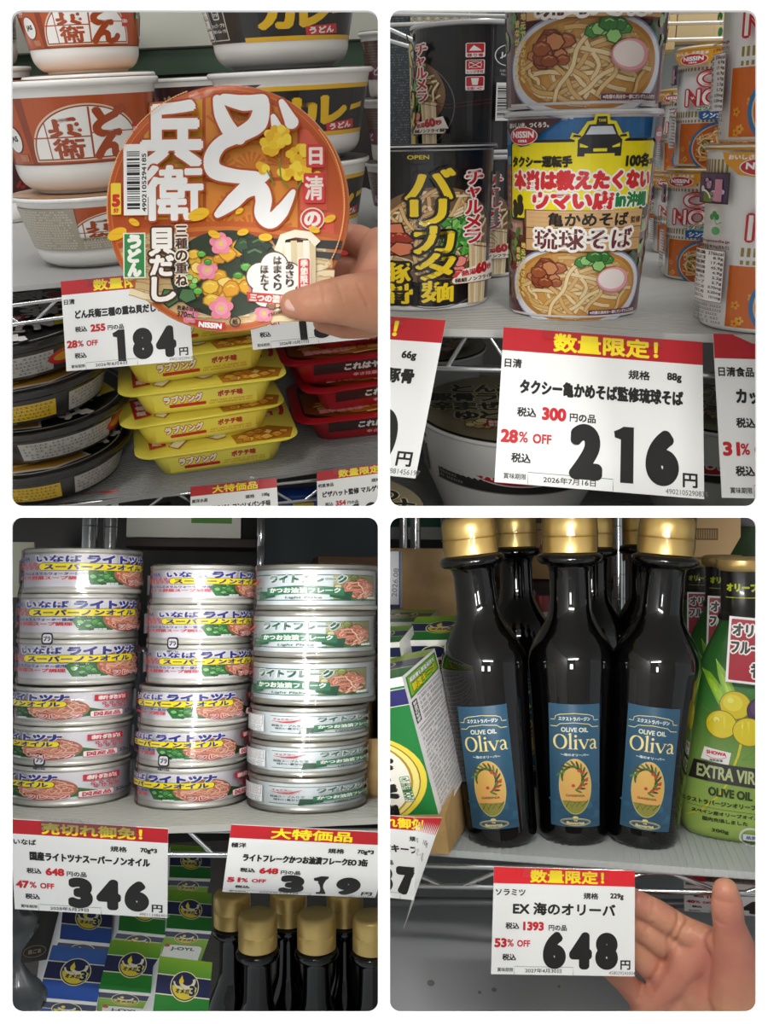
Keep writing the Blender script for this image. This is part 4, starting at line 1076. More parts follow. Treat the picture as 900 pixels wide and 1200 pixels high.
def art_held_lid():
    """printed lid of the held bowl; 1 unit = half a pixel of the photograph (radius 70)"""
    a = Art(rough=.42, coat=.08, dz=2.5e-5)
    a.ell(0, 0, 70, 70, 'D4611C', 96); a.up(); a.ell(0, 0, 67.8, 67.8, 'E8842A', 96); a.up(); a.ell(0, 0, 67.2, 67.2, 'CF5A18', 96); a.up()
    def arc_y(x, r): return math.sqrt(max(0, r * r - x * x))
    def patch(x0, x1, y0, y1, c1, c2, fans):
        top = [(x, min(y1, arc_y(x, 64))) for x in np.linspace(x1, x0, 12)]
        pts = [(x0, y0), (x1, y0)] + [p for p in top if p[1] > y0]
        a.poly(pts, c1); a.up()
        for fx, fy, fr in fans:                             # fan motif of rays
            for k in range(9):
                t0 = math.radians(8 + k * 20.5)
                p = [(fx, fy), (fx + fr * math.cos(t0), fy + fr * math.sin(t0)), (fx + fr * math.cos(t0 + .2), fy + fr * math.sin(t0 + .2))]
                if all(x0 < q[0] < x1 and y0 < q[1] < min(y1, 64) and math.hypot(*q) < 64 for q in p[1:]): a.poly(p, c2)
        a.up()
    patch(-48, -14, 23, 64, 'F0B429', 'DE8E1A', [(-40, 26, 9), (-22, 26, 9), (-31, 36, 9), (-20, 44, 10), (-38, 40, 8)])
    patch(-48, -14, -6, 21.5, 'EFA827', 'DC8618', [(-40, -4, 9), (-22, -4, 9), (-31, 6, 9)])
    patch(-12, 41, 17, 67, 'F09A2E', 'DE7A1E', [(-4, 22, 10), (14, 22, 10), (4, 34, 10), (24, 36, 10), (-4, 46, 10), (16, 50, 10), (32, 24, 9)])
    patch(-12, 41, -18, 15, 'F0962C', 'DC741C', [(-4, -12, 10), (14, -14, 10), (4, 0, 10), (28, -12, 10)])
    patch(42.5, 58, -2, 44, 'F06A4A', 'DE4A3A', [(50, 4, 6), (46, 14, 6), (53, 22, 6)]); patch(42.5, 62, -18, -3.5, 'EE6446', 'DE4A3A', [(50, -14, 7)])
    # sweeping wooden-coloured band and the lower picture
    def low(y):
        return [(x, y + 6.5 * math.cos((x + 6) / 38) - 4) for x in np.linspace(-arc_y(abs(y) + 2, 67), arc_y(abs(y) + 2, 67), 30)]
    for i, (y, c) in enumerate(((-10, 'D9681E'), (-13, 'E8842E'), (-15.5, 'C65A1A'), (-18.5, 'E0A060'), (-21, 'E9C48C'))):
        top = [(x, yy) for x, yy in low(y) if math.hypot(x, yy) < 67]; bot = [(67 * math.cos(t), 67 * math.sin(t)) for t in np.linspace(math.atan2(top[-1][1], top[-1][0]), -math.pi - math.atan2(top[0][1], -top[0][0]) if top[0][1] > 0 else math.atan2(top[0][1], top[0][0]), 40)]
        a.poly(top + bot, c); a.up()
    a.noodles(-38, -34, 26, 22, ('C9A46A', 'EBD3A0', 'F4E4BC', 'E2C68C'), 16, 3.4, 31, ang=.2); a.noodles(44, -36, 20, 18, ('C9A46A', 'EBD3A0', 'F4E4BC', 'E2C68C'), 14, 3.4, 33, ang=-.1)
    a.noodles(30, -56, 26, 9, ('C9A46A', 'F0DDB0', 'F6E8C8', 'E8CE98'), 12, 3.2, 35, ang=.1); a.noodles(-4, -60, 22, 6, ('C9A46A', 'F0DDB0', 'F6E8C8'), 8, 2.8, 36, ang=0)
    a.ell(0, -38, 33, 25, '2A3A22', 40); a.up()
    a.poly([(26, -18), (67, -20), (66, -25), (28, -22)], '1B1716'); a.poly([(36, -24), (66, -27), (65, -31), (37, -27)], '2A2220'); a.up()
    a.chunks(-2, -38, 24, 17, ('B87A10', 'F0B21E', 'F6C63A', 'E9A218', 'FCE27A'), 34, 5.2, 41, 8)
    a.chunks(14, -34, 14, 13, ('0E1F12', '1F3A20', '2E4F2C', '16301A', '4E7A48'), 8, 8.5, 43, 5); a.chunks(-24, -52, 9, 5, ('0E1F12', '1F3A20', '2E4F2C', '4E7A48'), 5, 6, 44, 5)
    for (x, y, r) in ((-3, -21, 6.5), (-11, -36, 6), (18, -44, 6), (-3, -58, 7), (22, -61, 5.5), (-21, -62, 5)):
        for q in range(5): a.ell(x + r * .58 * math.cos(q * 1.2566 + .3), y + r * .58 * math.sin(q * 1.2566 + .3), r * .48, r * .42, 'F28CA0', 12)
        a.up(); a.ell(x, y, r * .55, r * .55, 'F7A6B4', 12); a.up(); a.ell(x, y, r * .2, r * .2, 'E8D24A', 8); a.up()
    a.chunks(-2, -40, 22, 16, ('2E6A1E', '4E9A34', '6AB84A', 'A8DC80'), 8, 3, 47, 8)
    for k in range(6): a.line([(32 + k * 3.6, -20 - (k % 2)), (32.6 + k * 3.5, -34), (32 + k * 3.6, -50 + (k % 2) * 3)], 3.6, ('EBDDBE', 'F8F0DC', 'DCC9A0')[k % 3])
    a.line([(30, -26), (33, -18), (40, -16), (48, -17), (53, -22)], 4.4, 'F6EDD6'); a.up()
    # name in big white brush characters
    Z = lambda zx, zy: (((120 + zx * .3222) - 266) / 2, (242 - (90 + zy * .3222)) / 2)
    strokes = [([Z(425, 95), Z(440, 150), Z(470, 205), Z(505, 235)], [5, 8, 9, 7]),
               ([Z(585, 120), Z(570, 180), Z(520, 215), Z(440, 250), Z(405, 300), Z(415, 345), Z(480, 365), Z(560, 372)], [9, 11, 9, 8, 9, 9.5, 8, 7]),
               ([Z(450, 95), Z(520, 110), Z(585, 105)], [6, 9, 8]),
               ([Z(595, 365), Z(540, 400), Z(480, 455), Z(425, 500)], [6, 9, 9, 4]),
               ([Z(470, 470), Z(530, 420), Z(575, 412), Z(590, 450), Z(585, 500), Z(615, 525), Z(655, 490), Z(695, 425)], [5, 7.5, 9, 9.5, 9, 9, 8, 3]),
               ([Z(625, 160), Z(640, 205)], [3, 7]), ([Z(655, 110), Z(690, 180)], [3.5, 8])]
    for P, Wd in strokes: a.brush(P, Wd, 'B4480F', 1.2)
    a.up()
    for P, Wd in strokes: a.brush(P, Wd, 'F4F4F2')
    a.up()
    a.otext('兵', -31, 41, 33, 36, 'F4F4F2', 'B4480F', 1.9, 3.0, align='c', on=12); a.otext('衛', -31, 8, 35, 30, 'F4F4F2', 'B4480F', .95, 2.1, align='c', on=12)
    rnd = random.Random(9)                                  # yellow blossoms
    for (cx, cy, sp) in ((30, 36, 8), (44, 24, 8.5), (22, 22, 2.5), (35, 18, 4), (49, 16, 4)):
        for k in range(34 if sp > 5 else 6):
            an, q = rnd.uniform(0, 6.3), sp * math.sqrt(rnd.random()); a.ell(cx + q * math.cos(an), cy + q * math.sin(an), 2.5, 2.4, ('F3C716', 'E9B40E', 'F8D63A')[k % 3], 10)
    a.up(); a.line([(31, 27), (32, 16), (36, 10)], .9, '6A8A2A'); a.line([(44, 14), (41, 9)], .9, '6A8A2A'); a.line([(24, 20), (28, 12)], .9, '6A8A2A')
    a.rrect(46.5, 21, 57, 34, 1, 'D63438'); a.rrect(45, 1, 57, 18, 1, 'D63438'); a.ell(50, -8, 7, 6.5, 'F4E4D8', 24); a.up()
    a.ell(50, -8, 6.3, 5.8, 'D63438', 24); a.up(); a.text('日', 52, 27.5, 7, 9, 'F6E4DA', .5, align='c'); a.text('清', 51, 9.5, 10, 13, 'F6E4DA', .45, align='c'); a.text('の', 50, -8, 8.5, 7.5, 'F6EDE4', .6, align='c')
    # bar code and minute mark
    a.rect(-59, -4.5, -45, 36, 'F6F6F2'); a.up(); a.barcode(-57, -1, -49.5, 33, vertical=True, seed=7); a.text('4902105294185', -47, 14, 33, 2.4, '1A1A1A', .12, rot=math.pi / 2, align='c')
    a.rrect(-66.5, -4, -60.5, 14, .8, 'F7D63C'); a.up(); a.text('5', -63.5, 4, 3.6, 6, 'D2281E', .7, align='c', res=5); a.text('分', -63.5, -1.6, 3, 2.4, 'D2281E', .3, align='c')
    for (x, y, w, r) in ((-63, -15, 6, .4), (-53, -8.5, 3.4, -.5), (-15.5, -4.5, 6.4, .3), (-6.5, -16, 3.8, -.4), (10, -15, 3.4, .2), (51, -14, 3.4, -.3), (60, -8, 3.6, .4), (8, -3, 2.6, .6), (23, -18, 4, 0)):
        a.ell(x, y, w, w * .55, 'F2BE18', 14, rot=r); a.line([(x - w * .5, y), (x + w * .5, y)], .3, 'D99A10')
    a.up()
    a.rect(-59.5, -40.5, -46.5, -14.5, 'F4F0E6'); a.up(); a.rect(-58.8, -39.8, -47.2, -15.2, '2E8A45'); a.up(); a.vtext('うどん', -53, -15.6, 6.8, 6.8, 8, 'F8F6EE', .8, n=8)
    for i, (c, x, y, w, h) in enumerate((('貝', -37, -20, 14, 15), ('だ', -37, -33.5, 13, 11), ('し', -36, -47, 13, 13))): a.otext(c, x, y, w, h, 'FAF6EC', '4A2412', .75, 1.9, align='c', on=12)
    for i, c in enumerate('三種の重ね'): a.otext(c, -25.5, -14 - i * 7, 6.4, 5.8, '4A2412', 'F8EFDC', .35, 1.1, align='c', on=8)
    for q in range(5): a.ell(28 + 8.5 * math.cos(q * 1.2566 + 1.57), -43 + 8.5 * math.sin(q * 1.2566 + 1.57), 8.4, 8.4, '5A3A24', 20)
    a.up()
    for q in range(5): a.ell(28 + 8.5 * math.cos(q * 1.2566 + 1.57), -43 + 8.5 * math.sin(q * 1.2566 + 1.57), 7.7, 7.7, 'F8F4EA', 20)
    a.ell(28, -43, 9, 9, 'F8F4EA', 20); a.up()
    a.vtext('あさり', 37, -32, 4.2, 4.2, 4.9, '3A2418', .4); a.vtext('はまぐり', 30, -29, 4.2, 4.2, 4.9, '3A2418', .4); a.vtext('ほたて', 22.5, -34, 4.2, 4.2, 4.9, '3A2418', .4)
    a.chunks(28, -56, 8, 2, ('4A2A1A', '9A6A44', 'C99A6A', 'E8C89A'), 5, 2.6, 3); a.poly([(12, -49), (46, -52), (45, -57.5), (13, -54.5)], 'D2302E'); a.up(); a.text('三つの濃厚だし', 29, -53.3, 30, 4, 'F8F0E4', .3, align='c', rot=-.08)
    a.rrect(41.5, -50, 49, -30, 1.4, 'F8F0E4'); a.up(); a.rrect(42, -49.4, 48.5, -30.6, 1.2, 'D2302E'); a.up(); a.vtext('季節限定', 45.3, -31, 4, 4, 4.5, 'F8F0E4', .3)
    a.text('熱湯の目安量', -28, -57.5, 14, 2.6, '2A1A10', .12, rot=-.12); a.text('370mL', -28, -61, 10.5, 3, '2A1A10', .15, rot=-.12)
    a.poly([(-18, -64.5), (-16.5, -69), (-2, -71), (0, -66.5)], 'D2232B'); a.up(); a.text('NISSIN', -9, -67.9, 13, 2.8, 'FFFFFF', .3, align='c', rot=-.1); a.ring(5.5, -66, 3, 2.8, .6, '1A1A1A'); a.text('紙', 5.5, -66, 3, 2.8, '1A1A1A', .15, align='c'); a.text('イラストは麺のイメージです', 34, -60, 20, 2, '3A2A1A', .08, rot=.25, align='c')
    rnd = random.Random(3)                                   # embossed dashes round the edge
    for k in range(110):
        t = math.radians(20 + k * 1.35 - 50 + (70 if k > 50 else 0)); a.ell(68.4 * math.cos(t), 68.4 * math.sin(t), .45, .9, 'F3B070', 5, rot=t)
    return a

def art_round_plate_lid(seed):
    a = Art(rough=.28, coat=.6)
    a.ell(0, 0, 68, 68, '191717', 64); a.up(); a.ring(0, 0, 64, 64, 1.0, 'B9B6B2', 0, 360, 60); a.up()
    a.poly([(-60, -12), (-26, -58), (10, -62), (36, -50), (8, -6), (-20, 8)], 'C9C2B4'); a.up()
    a.poly([(-57, -13), (-25, -55), (10, -59), (33, -49), (6, -8), (-20, 5)], 'B9862E'); a.up()
    a.noodles(-10, -30, 34, 22, ('7A4A18', 'E0B050', 'F0CC7A', 'C98E34'), 34, 3.2, seed, ang=.5); a.chunks(0, -30, 24, 14, ('3A5A1E', '7AA83A', 'A8CC5A', 'E0F0A0'), 8, 4, seed + 2)
    for i, (c, x, y, s) in enumerate((('焼', 14, 24, 28), ('そ', 38, 2, 24), ('ば', 46, -24, 22), ('豚', -24, 38, 22))):
        a.otext(c, x, y, s, s, 'E6E4E0', '0E0D0D', 1.2, 2.4, align='c', rot=-.6, on=8)
    a.poly([(6, 4), (16, 12), (44, -30), (34, -38)], 'B2222C'); a.up(); a.text('濃厚ソース', 25, -13, 44, 7, 'F4E6E0', .5, align='c', rot=-.98)
    a.ell(-38, 18, 13, 9, 'B9B6B4', 24, rot=.5); a.up(); a.ell(-38, 20, 9, 5, 'E9E8E6', 24, rot=.5); a.up(); a.ell(-6, 52, 14, 8, 'D8CFC0', 24); a.up(); a.ell(-6, 52, 10, 5, 'C9482C', 20); a.up()
    a.poly([(40, 32), (58, 18), (52, 8), (34, 22)], 'E8D22A'); a.up(); a.lines_of_print(-50, -4, -28, 8, 3, 'D9D6D0', seed)
    return a
def art_plate_side(seed):
    a = Art(rough=.28, coat=.6)
    a.rect(-190, 0, 190, 30, '23201F'); a.rect(-60, 4, 10, 24, 'D9B31E'); a.rect(20, 3, 90, 26, 'B9B6B2'); a.up(); a.lines_of_print(22, 4, 88, 25, 5, '2A2626', seed); a.lines_of_print(-58, 5, 8, 23, 4, '1A1717', seed + 1)
    for x in (-80, 100): a.ell(x, 15, 14, 9, 'C8282A', 20); a.up(); a.ell(x, 15, 10, 5, 'E0A030', 16)
    a.up(); a.text('やきそばソース味', -120, 14, 70, 12, 'E9E6E2', .8, align='c'); a.lines_of_print(110, 4, 180, 26, 5, 'D9D6D0', seed + 5); a.lines_of_print(-186, 4, -160, 26, 5, 'D9D6D0', seed + 6)
    return a
def art_yellow_lid():
    a = Art(rough=.3, coat=.5)
    P = lambda hx, hy, r: [p[:2] for p in rrect_ring(hx, hy, r, 0, 6)]
    a.poly(P(88, 52, 20), 'F2E45A'); a.up()
    a.poly([(20, -50), (80, -50), (87, -30), (60, -18), (16, -30)], 'B9781E'); a.up(); a.chunks(50, -38, 26, 9, ('8A4A10', 'E0952A', 'F0B84A', 'C97A1E', 'FAD88A'), 14, 8, 5, 4)
    a.poly([(-74, -38), (-56, -34), (-58, 10), (-76, 8)], 'C4202A'); a.up(); a.vtext('背徳飯', -66, 6, 10, 9, 13, 'F4E4D8', .6)
    a.line([(-48, -40), (-36, -22), (-16, -18), (2, -30), (10, -28)], [14, 15, 12, 12, 9], 'B23A22'); a.up(); a.line([(-48, -39), (-36, -22), (-16, -17.5), (2, -29.5), (10, -27.5)], [11, 12, 9.5, 9.5, 6.5], 'F6F1E4'); a.up()
    a.line([(-44, -2), (-20, 14), (10, 16), (26, 8)], [10, 13, 12, 9], 'B23A22'); a.up(); a.line([(-44, -1.5), (-20, 14.5), (10, 16.5), (26, 8.5)], [7.5, 10.5, 9.5, 6.5], 'F6F1E4'); a.up()
    a.otext('ラブ', -18, 38, 50, 16, 'F6F1E4', 'B23A22', 1.6, 2.8, align='c', on=8)
    a.poly([(2, -6), (70, 2), (70, 12), (2, 4)], 'C4202A'); a.up(); a.text('コンソメパンチ味', 36, 3, 62, 7.5, 'F8F0DC', .5, align='c', rot=.1)
    a.rrect(14, 20, 62, 38, 6, 'E39A3A'); a.up(); a.otext('ポテトチップス', 38, 29, 42, 10, '9A2A4A', 'F8EBC0', .7, 1.5, align='c')
    a.rect(-8, -28, -2, -22, '2E5FA8'); a.up(); a.text('いぬ食品工業', 18, -24, 34, 3.4, '2E4F88', .2, align='c'); a.ring(74, 18, 8, 20, 5, 'D2302E', -60, 100)
    return a
def art_yellow_side():
    a = Art(rough=.3, coat=.5); a.rect(-70, -22, 70, -1, 'EDE05A'); a.up()
    a.otext('ラブソング', -30, -9, 52, 9, 'F6F1E4', 'B23A22', .7, 1.6, align='c'); a.otext('ポテチ味', 34, -8, 34, 7, 'B23A22', 'F8DC8A', .6, 1.3, align='c'); a.rrect(-50, -19, 0, -15, 1.5, 'C4202A'); a.up(); a.lines_of_print(4, -20, 64, -14, 2, 'B23A22', 4)
    return a
def art_red_lid():
    a = Art(rough=.3, coat=.5)
    a.poly([p[:2] for p in rrect_ring(88, 52, 20, 0, 6)], 'B41C26'); a.up(); a.poly([p[:2] for p in rrect_ring(80, 44, 16, 0, 6)], '2A1412'); a.up()
    a.poly([(-78, -30), (-50, -44), (70, -44), (78, -10), (10, -2), (-60, 20), (-78, 20)], '8A4A16'); a.up()
    a.noodles(0, -22, 74, 22, ('8A3E10', 'E08A2A', 'F0A84A', 'C9701E', 'F8C878'), 70, 3.0, 7, ang=.3); a.chunks(20, -20, 44, 14, ('5A1E10', 'A8482A', 'D87A3A', 'E8A060'), 10, 6, 8)
    a.otext('これはヤバい', 12, 24, 96, 15, 'F4F0EC', '1A0E0E', 1.0, 2.4, align='c', on=8); a.lines_of_print(-60, 34, 70, 42, 2, 'E9C9B8', 2); a.text('激辛焼そば', -40, -34, 46, 9, 'F8B0B8', .8, align='c')
    return a
def art_red_side():
    a = Art(rough=.3, coat=.5); a.rect(-70, -22, 70, -1, '3A2624'); a.rect(-70, -22, 70, -14, 'A81C26'); a.up()
    a.text('これはヤバい', 6, -7, 70, 8, 'F0ECE8', .7, align='c', shear=.2); a.text('辛さ注意の一杯', 10, -18, 56, 4, 'F0C8C0', .3, align='c'); return a
def make_tray(bay, base, hx, hy, H, rot, keys, col, label, group, tilt=(0, 0)):
    """rectangular tray with a wide lid flange; keys = (lid art, side art)"""
    t = bay.root('noodle_tray', base, (tilt[0], tilt[1], rot))
    rings = [rrect_ring(hx * .70, hy * .66, hx * .16, .0), rrect_ring(hx * .74, hy * .70, hx * .18, H * .04), rrect_ring(hx * .84, hy * .84, hx * .2, H * .80), rrect_ring(hx * .86, hy * .86, hx * .2, H * .90)]
    part('tray_body', loft(rings, smooth=50), t, mat(col, .35, coat=.4))
    part('flange', loft([rrect_ring(hx * .86, hy * .86, hx * .2, H * .88), rrect_ring(hx, hy, hx * .22, H * .93), rrect_ring(hx * 1.01, hy * 1.015, hx * .225, H * .97), rrect_ring(hx * .98, hy * .98, hx * .22, H)], smooth=50), t, mat(col, .3, coat=.5))
    la = _ART.get(keys[0]) or {'yl': art_yellow_lid, 'rl': art_red_lid}[keys[0]](); _ART[keys[0]] = la
    k1, k2 = hx / .0895, hy / .0535
    def fn(x, y): return np.stack([x * k1, y * k2, np.full_like(x, H)], 1), np.tile(np.array([0, 0, 1.0]), (len(x), 1))
    part('printed_lid', la.build(fn, base=1.5e-4), t)
    sa = _ART.get(keys[1]) or {'ys': art_yellow_side, 'rs': art_red_side}[keys[1]](); _ART[keys[1]] = sa
    def f2(x, y):
        u = -y / .023; z = H * (.82 - .72 * u); f = (z / H - .04) / .76; yy = -(hy * (.70 + .14 * f)); xs = x * hx * .62 / .070
        return np.stack([xs, yy, z], 1), np.tile(np.array([0, -.98, -.17]), (len(x), 1))
    part('printed_side', sa.build(f2, base=3e-4), t)
    tag(t, label, 'noodle tray', group); return t

def tl_bay():
    B = Bay(228, 95, .05, 140, -1, 1)
    zs = B.at(112, 313, .80).z
    # orange bowls
    c, r, rt, H = cup_geom(B, zs, 112, 313, 108, 186, 222)
    print('TL bowl', c, r, rt, H)
    gp = 'orange udon bowls stacked at the left'
    a3 = make_bowl(B, c, r, rt, H, .25, 'don1', lambda: art_donbei_side(1), 'lowest of the stacked orange udon bowls, with beige printed panels, on the shelf', gp, 'B98A60')
    u = Vector((0, 0, 1)); top = c + u * (H + .001)
    c2, r2, rt2, H2 = c.copy(), r, rt, 0
    H2 = (B.up(top, 93)); rtt = B.px(top + u * H2, 200) / 2; rbb = B.px(top, 112) / 2
    a2 = make_bowl(B, top, rbb, rtt, H2, .0, 'don0', lambda: art_donbei_side(0), 'middle of the stacked orange udon bowls with the arched white name plaque fully in view', gp, 'C9925E')
    sc = 1.0; q = B.on(103, 95.5, top.z + H2 + .001) if False else None
    rr = B.Mi @ ray(104, 86); dd = 1.02 / B.depth(rr); p1 = rr * dd
    a1 = place_copy(B, a2, p1, (0, 0, B.facing(p1) + .0)); tag(a1, 'topmost orange udon bowl at the upper left corner, cut off above', 'noodle bowl', gp)
    for k in (1, 2): tag(place_copy(B, a2, p1 - u * (H2 + .001) * k, (0, 0, .5)), 'orange udon bowl behind the front stack, %s the top one' % ('just below' if k == 1 else 'two below'), 'noodle bowl', gp)
    # curry bowls
    c, r, rt, H = cup_geom(B, zs, 352, 290, 108, 176, 186)
    gp = 'black curry udon bowls stacked at the right'
    b3 = make_bowl(B, c, r, rt, H, .2, 'cur', art_curry_side, 'lowest black curry udon bowl, mostly behind the held bowl', gp, '2A2624')
    top = c + u * (H + .001); H2 = B.up(top, 82); rtt = B.px(top + u * H2, 194) / 2; rbb = B.px(top, 112) / 2
    b2 = make_bowl(B, top, rbb, rtt, H2, .0, 'cur', art_curry_side, 'middle black curry udon bowl with yellow characters and red tag', gp, '2A2624')
    b1 = place_copy(B, b2, top + u * (H2 + .001) + Vector((-.006, 0, 0)), (0, 0, B.facing(top) - .1)); tag(b1, 'topmost black curry udon bowl, cut off above, with white bottom in view', 'noodle bowl', gp)
    # dark bowls behind at the left, purple ones at the right edge
    for (px, yb, wb, wt, yr, key, fn, lb, gp, n) in ((4, 262, 70, 116, 172, 'dark', art_dark_side, 'dark maroon bowl behind the orange stack at the left edge', 'maroon bowls behind at the left', 3),
                                                    (474, 262, 66, 96, 188, 'pur', art_purple_side, 'brown and purple bowl at the right edge behind the curry bowls', 'purple banded bowls at the right edge', 3),
                                                    (226, 236, 60, 100, 164, 'dark', art_dark_side, 'dark bowl in shadow between the orange and the black stacks', 'maroon bowls in the middle gap', 2)):
        c, r, rt, H = cup_geom(B, zs, px, yb, wb, wt, yr)
        m = make_bowl(B, c, r, rt, H, .3, key, fn, lb + ', lowest of its stack', gp, '6A4A44')
        for k in range(1, n):
            q = place_copy(B, m, c + u * (H + .001) * k, (0, 0, .4 * k)); tag(q, lb + (', second of its stack' if k == 1 else ', top of its stack'), 'noodle bowl', gp)
    # shelves
    pf = B.on(60, 331, zs); print('TL front', B.depth(pf), pf)
    ribbed_shelf(B, zs - .0005, -.6, .30, pf.y, pf.y + .5, 'shelf_sheet_board', 'pale grey shelf sheet under the orange udon bowls', 'B2B2B0')
    rack_edge(B, B.back(-40, 365, pf.y + .004), B.back(460, 300, pf.y + .004), B.back(-40, 388, pf.y + .004), B.back(460, 318, pf.y + .004), r=.0019, n=12, label='chrome wire shelf edge under the orange udon bowls', shift=.6)
    YC = B.depth(pf) - .02
    price_card(B, [(71, 330), (219, 316), (226, 422), (78, 435)], '数量限定！', '日清', '85g', 'どん兵衛三種の重ね貝だしうどん', '255', '28', '184', '2026年8月6日', '4902105294185', 'price card reading 184 hanging below the orange udon bowls', Yc=YC)
    price_card(B, [(284, 306), (424, 292), (432, 396), (297, 411)], '数量限定！', '日清', '88g', 'どん兵衛カレーうどん', '255', '49', '130', '2026年10月17日', '4902105291185', 'price card reading 130 partly hidden by the thumb', Yc=YC + .03)
    # ---- lower shelf with plates and trays (it slopes a little more)
    U = B; B = Bay(228, -40, .04, 120, -1, 1)
    zl = B.at(90, 578, .84).z; print('TL zl', zl, zs)
    pl = B.on(228, 571, zl); print('TL lower front', B.depth(pl), pl)
    ribbed_shelf(B, zl - .0005, -.6, .42, pl.y, pl.y + .5, 'lower_shelf_board', 'grey ribbed lower shelf sheet under the plates and trays', '9C9C9C')
    c = B.on(45, 545, zl); R = B.px(c, 112); Hp = .036
    cz = zl + Hp; q = B.on(44, 512, cz); R = B.px(q, 106)
    gp = 'round black instant noodle plates stacked at the lower left'
    first = None
    nm = ['lowest', 'second from below', 'third from below', 'topmost']
    for k in range(4):
        off = [(0, 0), (.006, .004), (-.003, 0), (-.006, .003), (-.01, 0)][k]
        base = Vector((q.x + off[0], q.y + off[1], zl + k * (Hp + .0015)))
        t = B.root('noodle_plate', base, (0, 0, [.1, -.5, .3, -.9, .1][k]))
        r0 = R * .8
        part('plate_body', lathe([(0, .001), (r0 * .9, .001), (r0, .004), (R * .9, Hp * .55), (R * .95, Hp * .85)], 80), t, mat('A9A9A6' if k == 0 else '2A2828', .3, coat=.5))
        part('rim', lathe([(R * .93, Hp * .8), (R * 1.0, Hp * .82), (R * 1.02, Hp * .9), (R * 1.0, Hp), (R * .96, Hp)], 80, 60), t, mat('161515', .25, coat=.6))
        part('lid', lathe([(0, Hp + .0006), (R * .95, Hp + .0006), (R * .99, Hp)], 80), t, mat('1D1B1B', .3, coat=.5))
        key = 'plt%d' % (k % 2); la = _ART.get(key) or art_round_plate_lid(3 + k); _ART[key] = la; s = R / .070
        def fn(x, y, s=s): return np.stack([x * s, y * s, np.full_like(x, Hp + .0006)], 1), np.tile(np.array([0, 0, 1.0]), (len(x), 1))
        part('printed_lid', la.build(fn, base=1.2e-4), t)
        sk = _ART.get('plts') or art_plate_side(4); _ART['plts'] = sk
        part('printed_side', sk.build(cone_canvas(Hp * .12, Hp * .78, R * .83, R * .935, W=60, Hn=30), step=6, base=4e-4), t)
        tag(t, 'round black noodle plate, %s of the stack at the lower left' % (nm + ['hidden top'])[k], 'noodle plate', gp)
    # yellow trays
    gp = 'yellow noodle trays in the middle of the lower shelf'
    Ht = .028; q = B.on(250, 498, zl + Ht); hx, hy = B.px(q, 91), .052; rt_ = .02
    yl = []
    for k, (dx, dy, dr, lb) in enumerate(((0, 0, 0, 'lowest of the yellow trays, lid fully in view'), (-.010, .008, .05, 'yellow tray lying directly on the lowest one'), (-.004, .006, -.02, 'yellow tray in the middle of the pile of five'), (-.008, .012, .05, 'second yellow tray from the top, half under the price card'), (-.004, .02, .03, 'yellow tray at the very top of the pile, behind the price card'))):
        base = Vector((q.x + dx, q.y + dy, zl + k * (Ht + .001)))
        if k == 0: t = make_tray(B, base, hx, hy, Ht, dr, ('yl', 'ys'), 'EFE25A', 'x', gp); y0 = t
        else: t = place_copy(B, y0, base, (0, 0, dr))
        tag(t, lb, 'noodle tray', gp)
    gp = 'red noodle trays at the right of the lower shelf'
    q = B.on(436, 462, zl + Ht); hx = B.px(q, 96)
    for k, (dx, dy, dr, lb) in enumerate(((0, 0, -.06, 'lowest of the red noodle trays at the right'), (.006, .008, .03, 'second red noodle tray from below'), (-.01, .006, -.04, 'third red noodle tray from below'), (.004, .02, .02, 'topmost red noodle tray behind the 130 price card'))):
        base = Vector((q.x + dx, q.y + dy, zl + k * (Ht + .001)))
        if k == 0: t = make_tray(B, base, hx, hy, Ht, dr, ('rl', 'rs'), 'B01E28', 'x', gp); y0 = t
        else: t = place_copy(B, y0, base, (0, 0, dr))
        tag(t, lb, 'noodle tray', gp)
    rack_edge(B, B.back(-40, 604, pl.y + .003), B.back(470, 552, pl.y + .003), B.back(-40, 628, pl.y + .003), B.back(470, 574, pl.y + .003), r=.002, n=10, label='chrome wire shelf edge at the bottom of the udon bay', shift=.45)
    Y2 = B.depth(pl) - .012
    price_card(B, [(48, 585), (138, 574), (141, 641), (49, 653)], '売切れ御免！', '日清', '108g', 'やきそば大盛', '255', '28', '184', '2026年8月6日', '4902105294185', 'price card with only its red heading showing at the bottom left', Yc=Y2)
    price_card(B, [(223, 571), (324, 560), (328, 634), (224, 645)], '大特価品', '東洋水産', '108g', 'ソース焼うどん コンソメパンチ味', '255', '28', '184', '2026年8月6日', '4902105294185', 'price card with a red heading in the bottom middle', Yc=Y2, namew=100)
    price_card(B, [(371, 553), (472, 540), (476, 614), (373, 626)], '数量限定！', '明星食品', '115g', 'ピザハット監修 マルゲリータ味', '354', '28', '184', '2026年8月6日', '4902105294185', 'price card in the bottom right corner of the udon bay', Yc=Y2 + .01, namew=104)
    # third level: just tops of packs
    c = B.on(352, 640, zl - .12)
    t = B.root('snack_pack', B.at(352, 640, Y2 + .09), (0, .1, 0)); part('pack', box(-.022, .022, -.01, .01, 0, .062, .004), t, mat('1E4FA8', .3, coat=.5)); part('sticker', box(-.010, .010, -.0108, -.0102, .034, .054, .0002), t, mat('E8C82A', .4)); tag(t, 'blue snack pack with a yellow patch between two price cards at the bottom', 'snack pack')
    t = B.root('snack_pack', B.at(180, 650, Y2 + .09), (0, -.1, 0)); part('pack', box(-.03, .03, -.01, .01, 0, .05, .004), t, mat('3A2A26', .3, coat=.5)); tag(t, 'dark pack below the lower shelf edge at the left', 'snack pack')
    B = U
    # walls behind
    yb = pf.y + .58
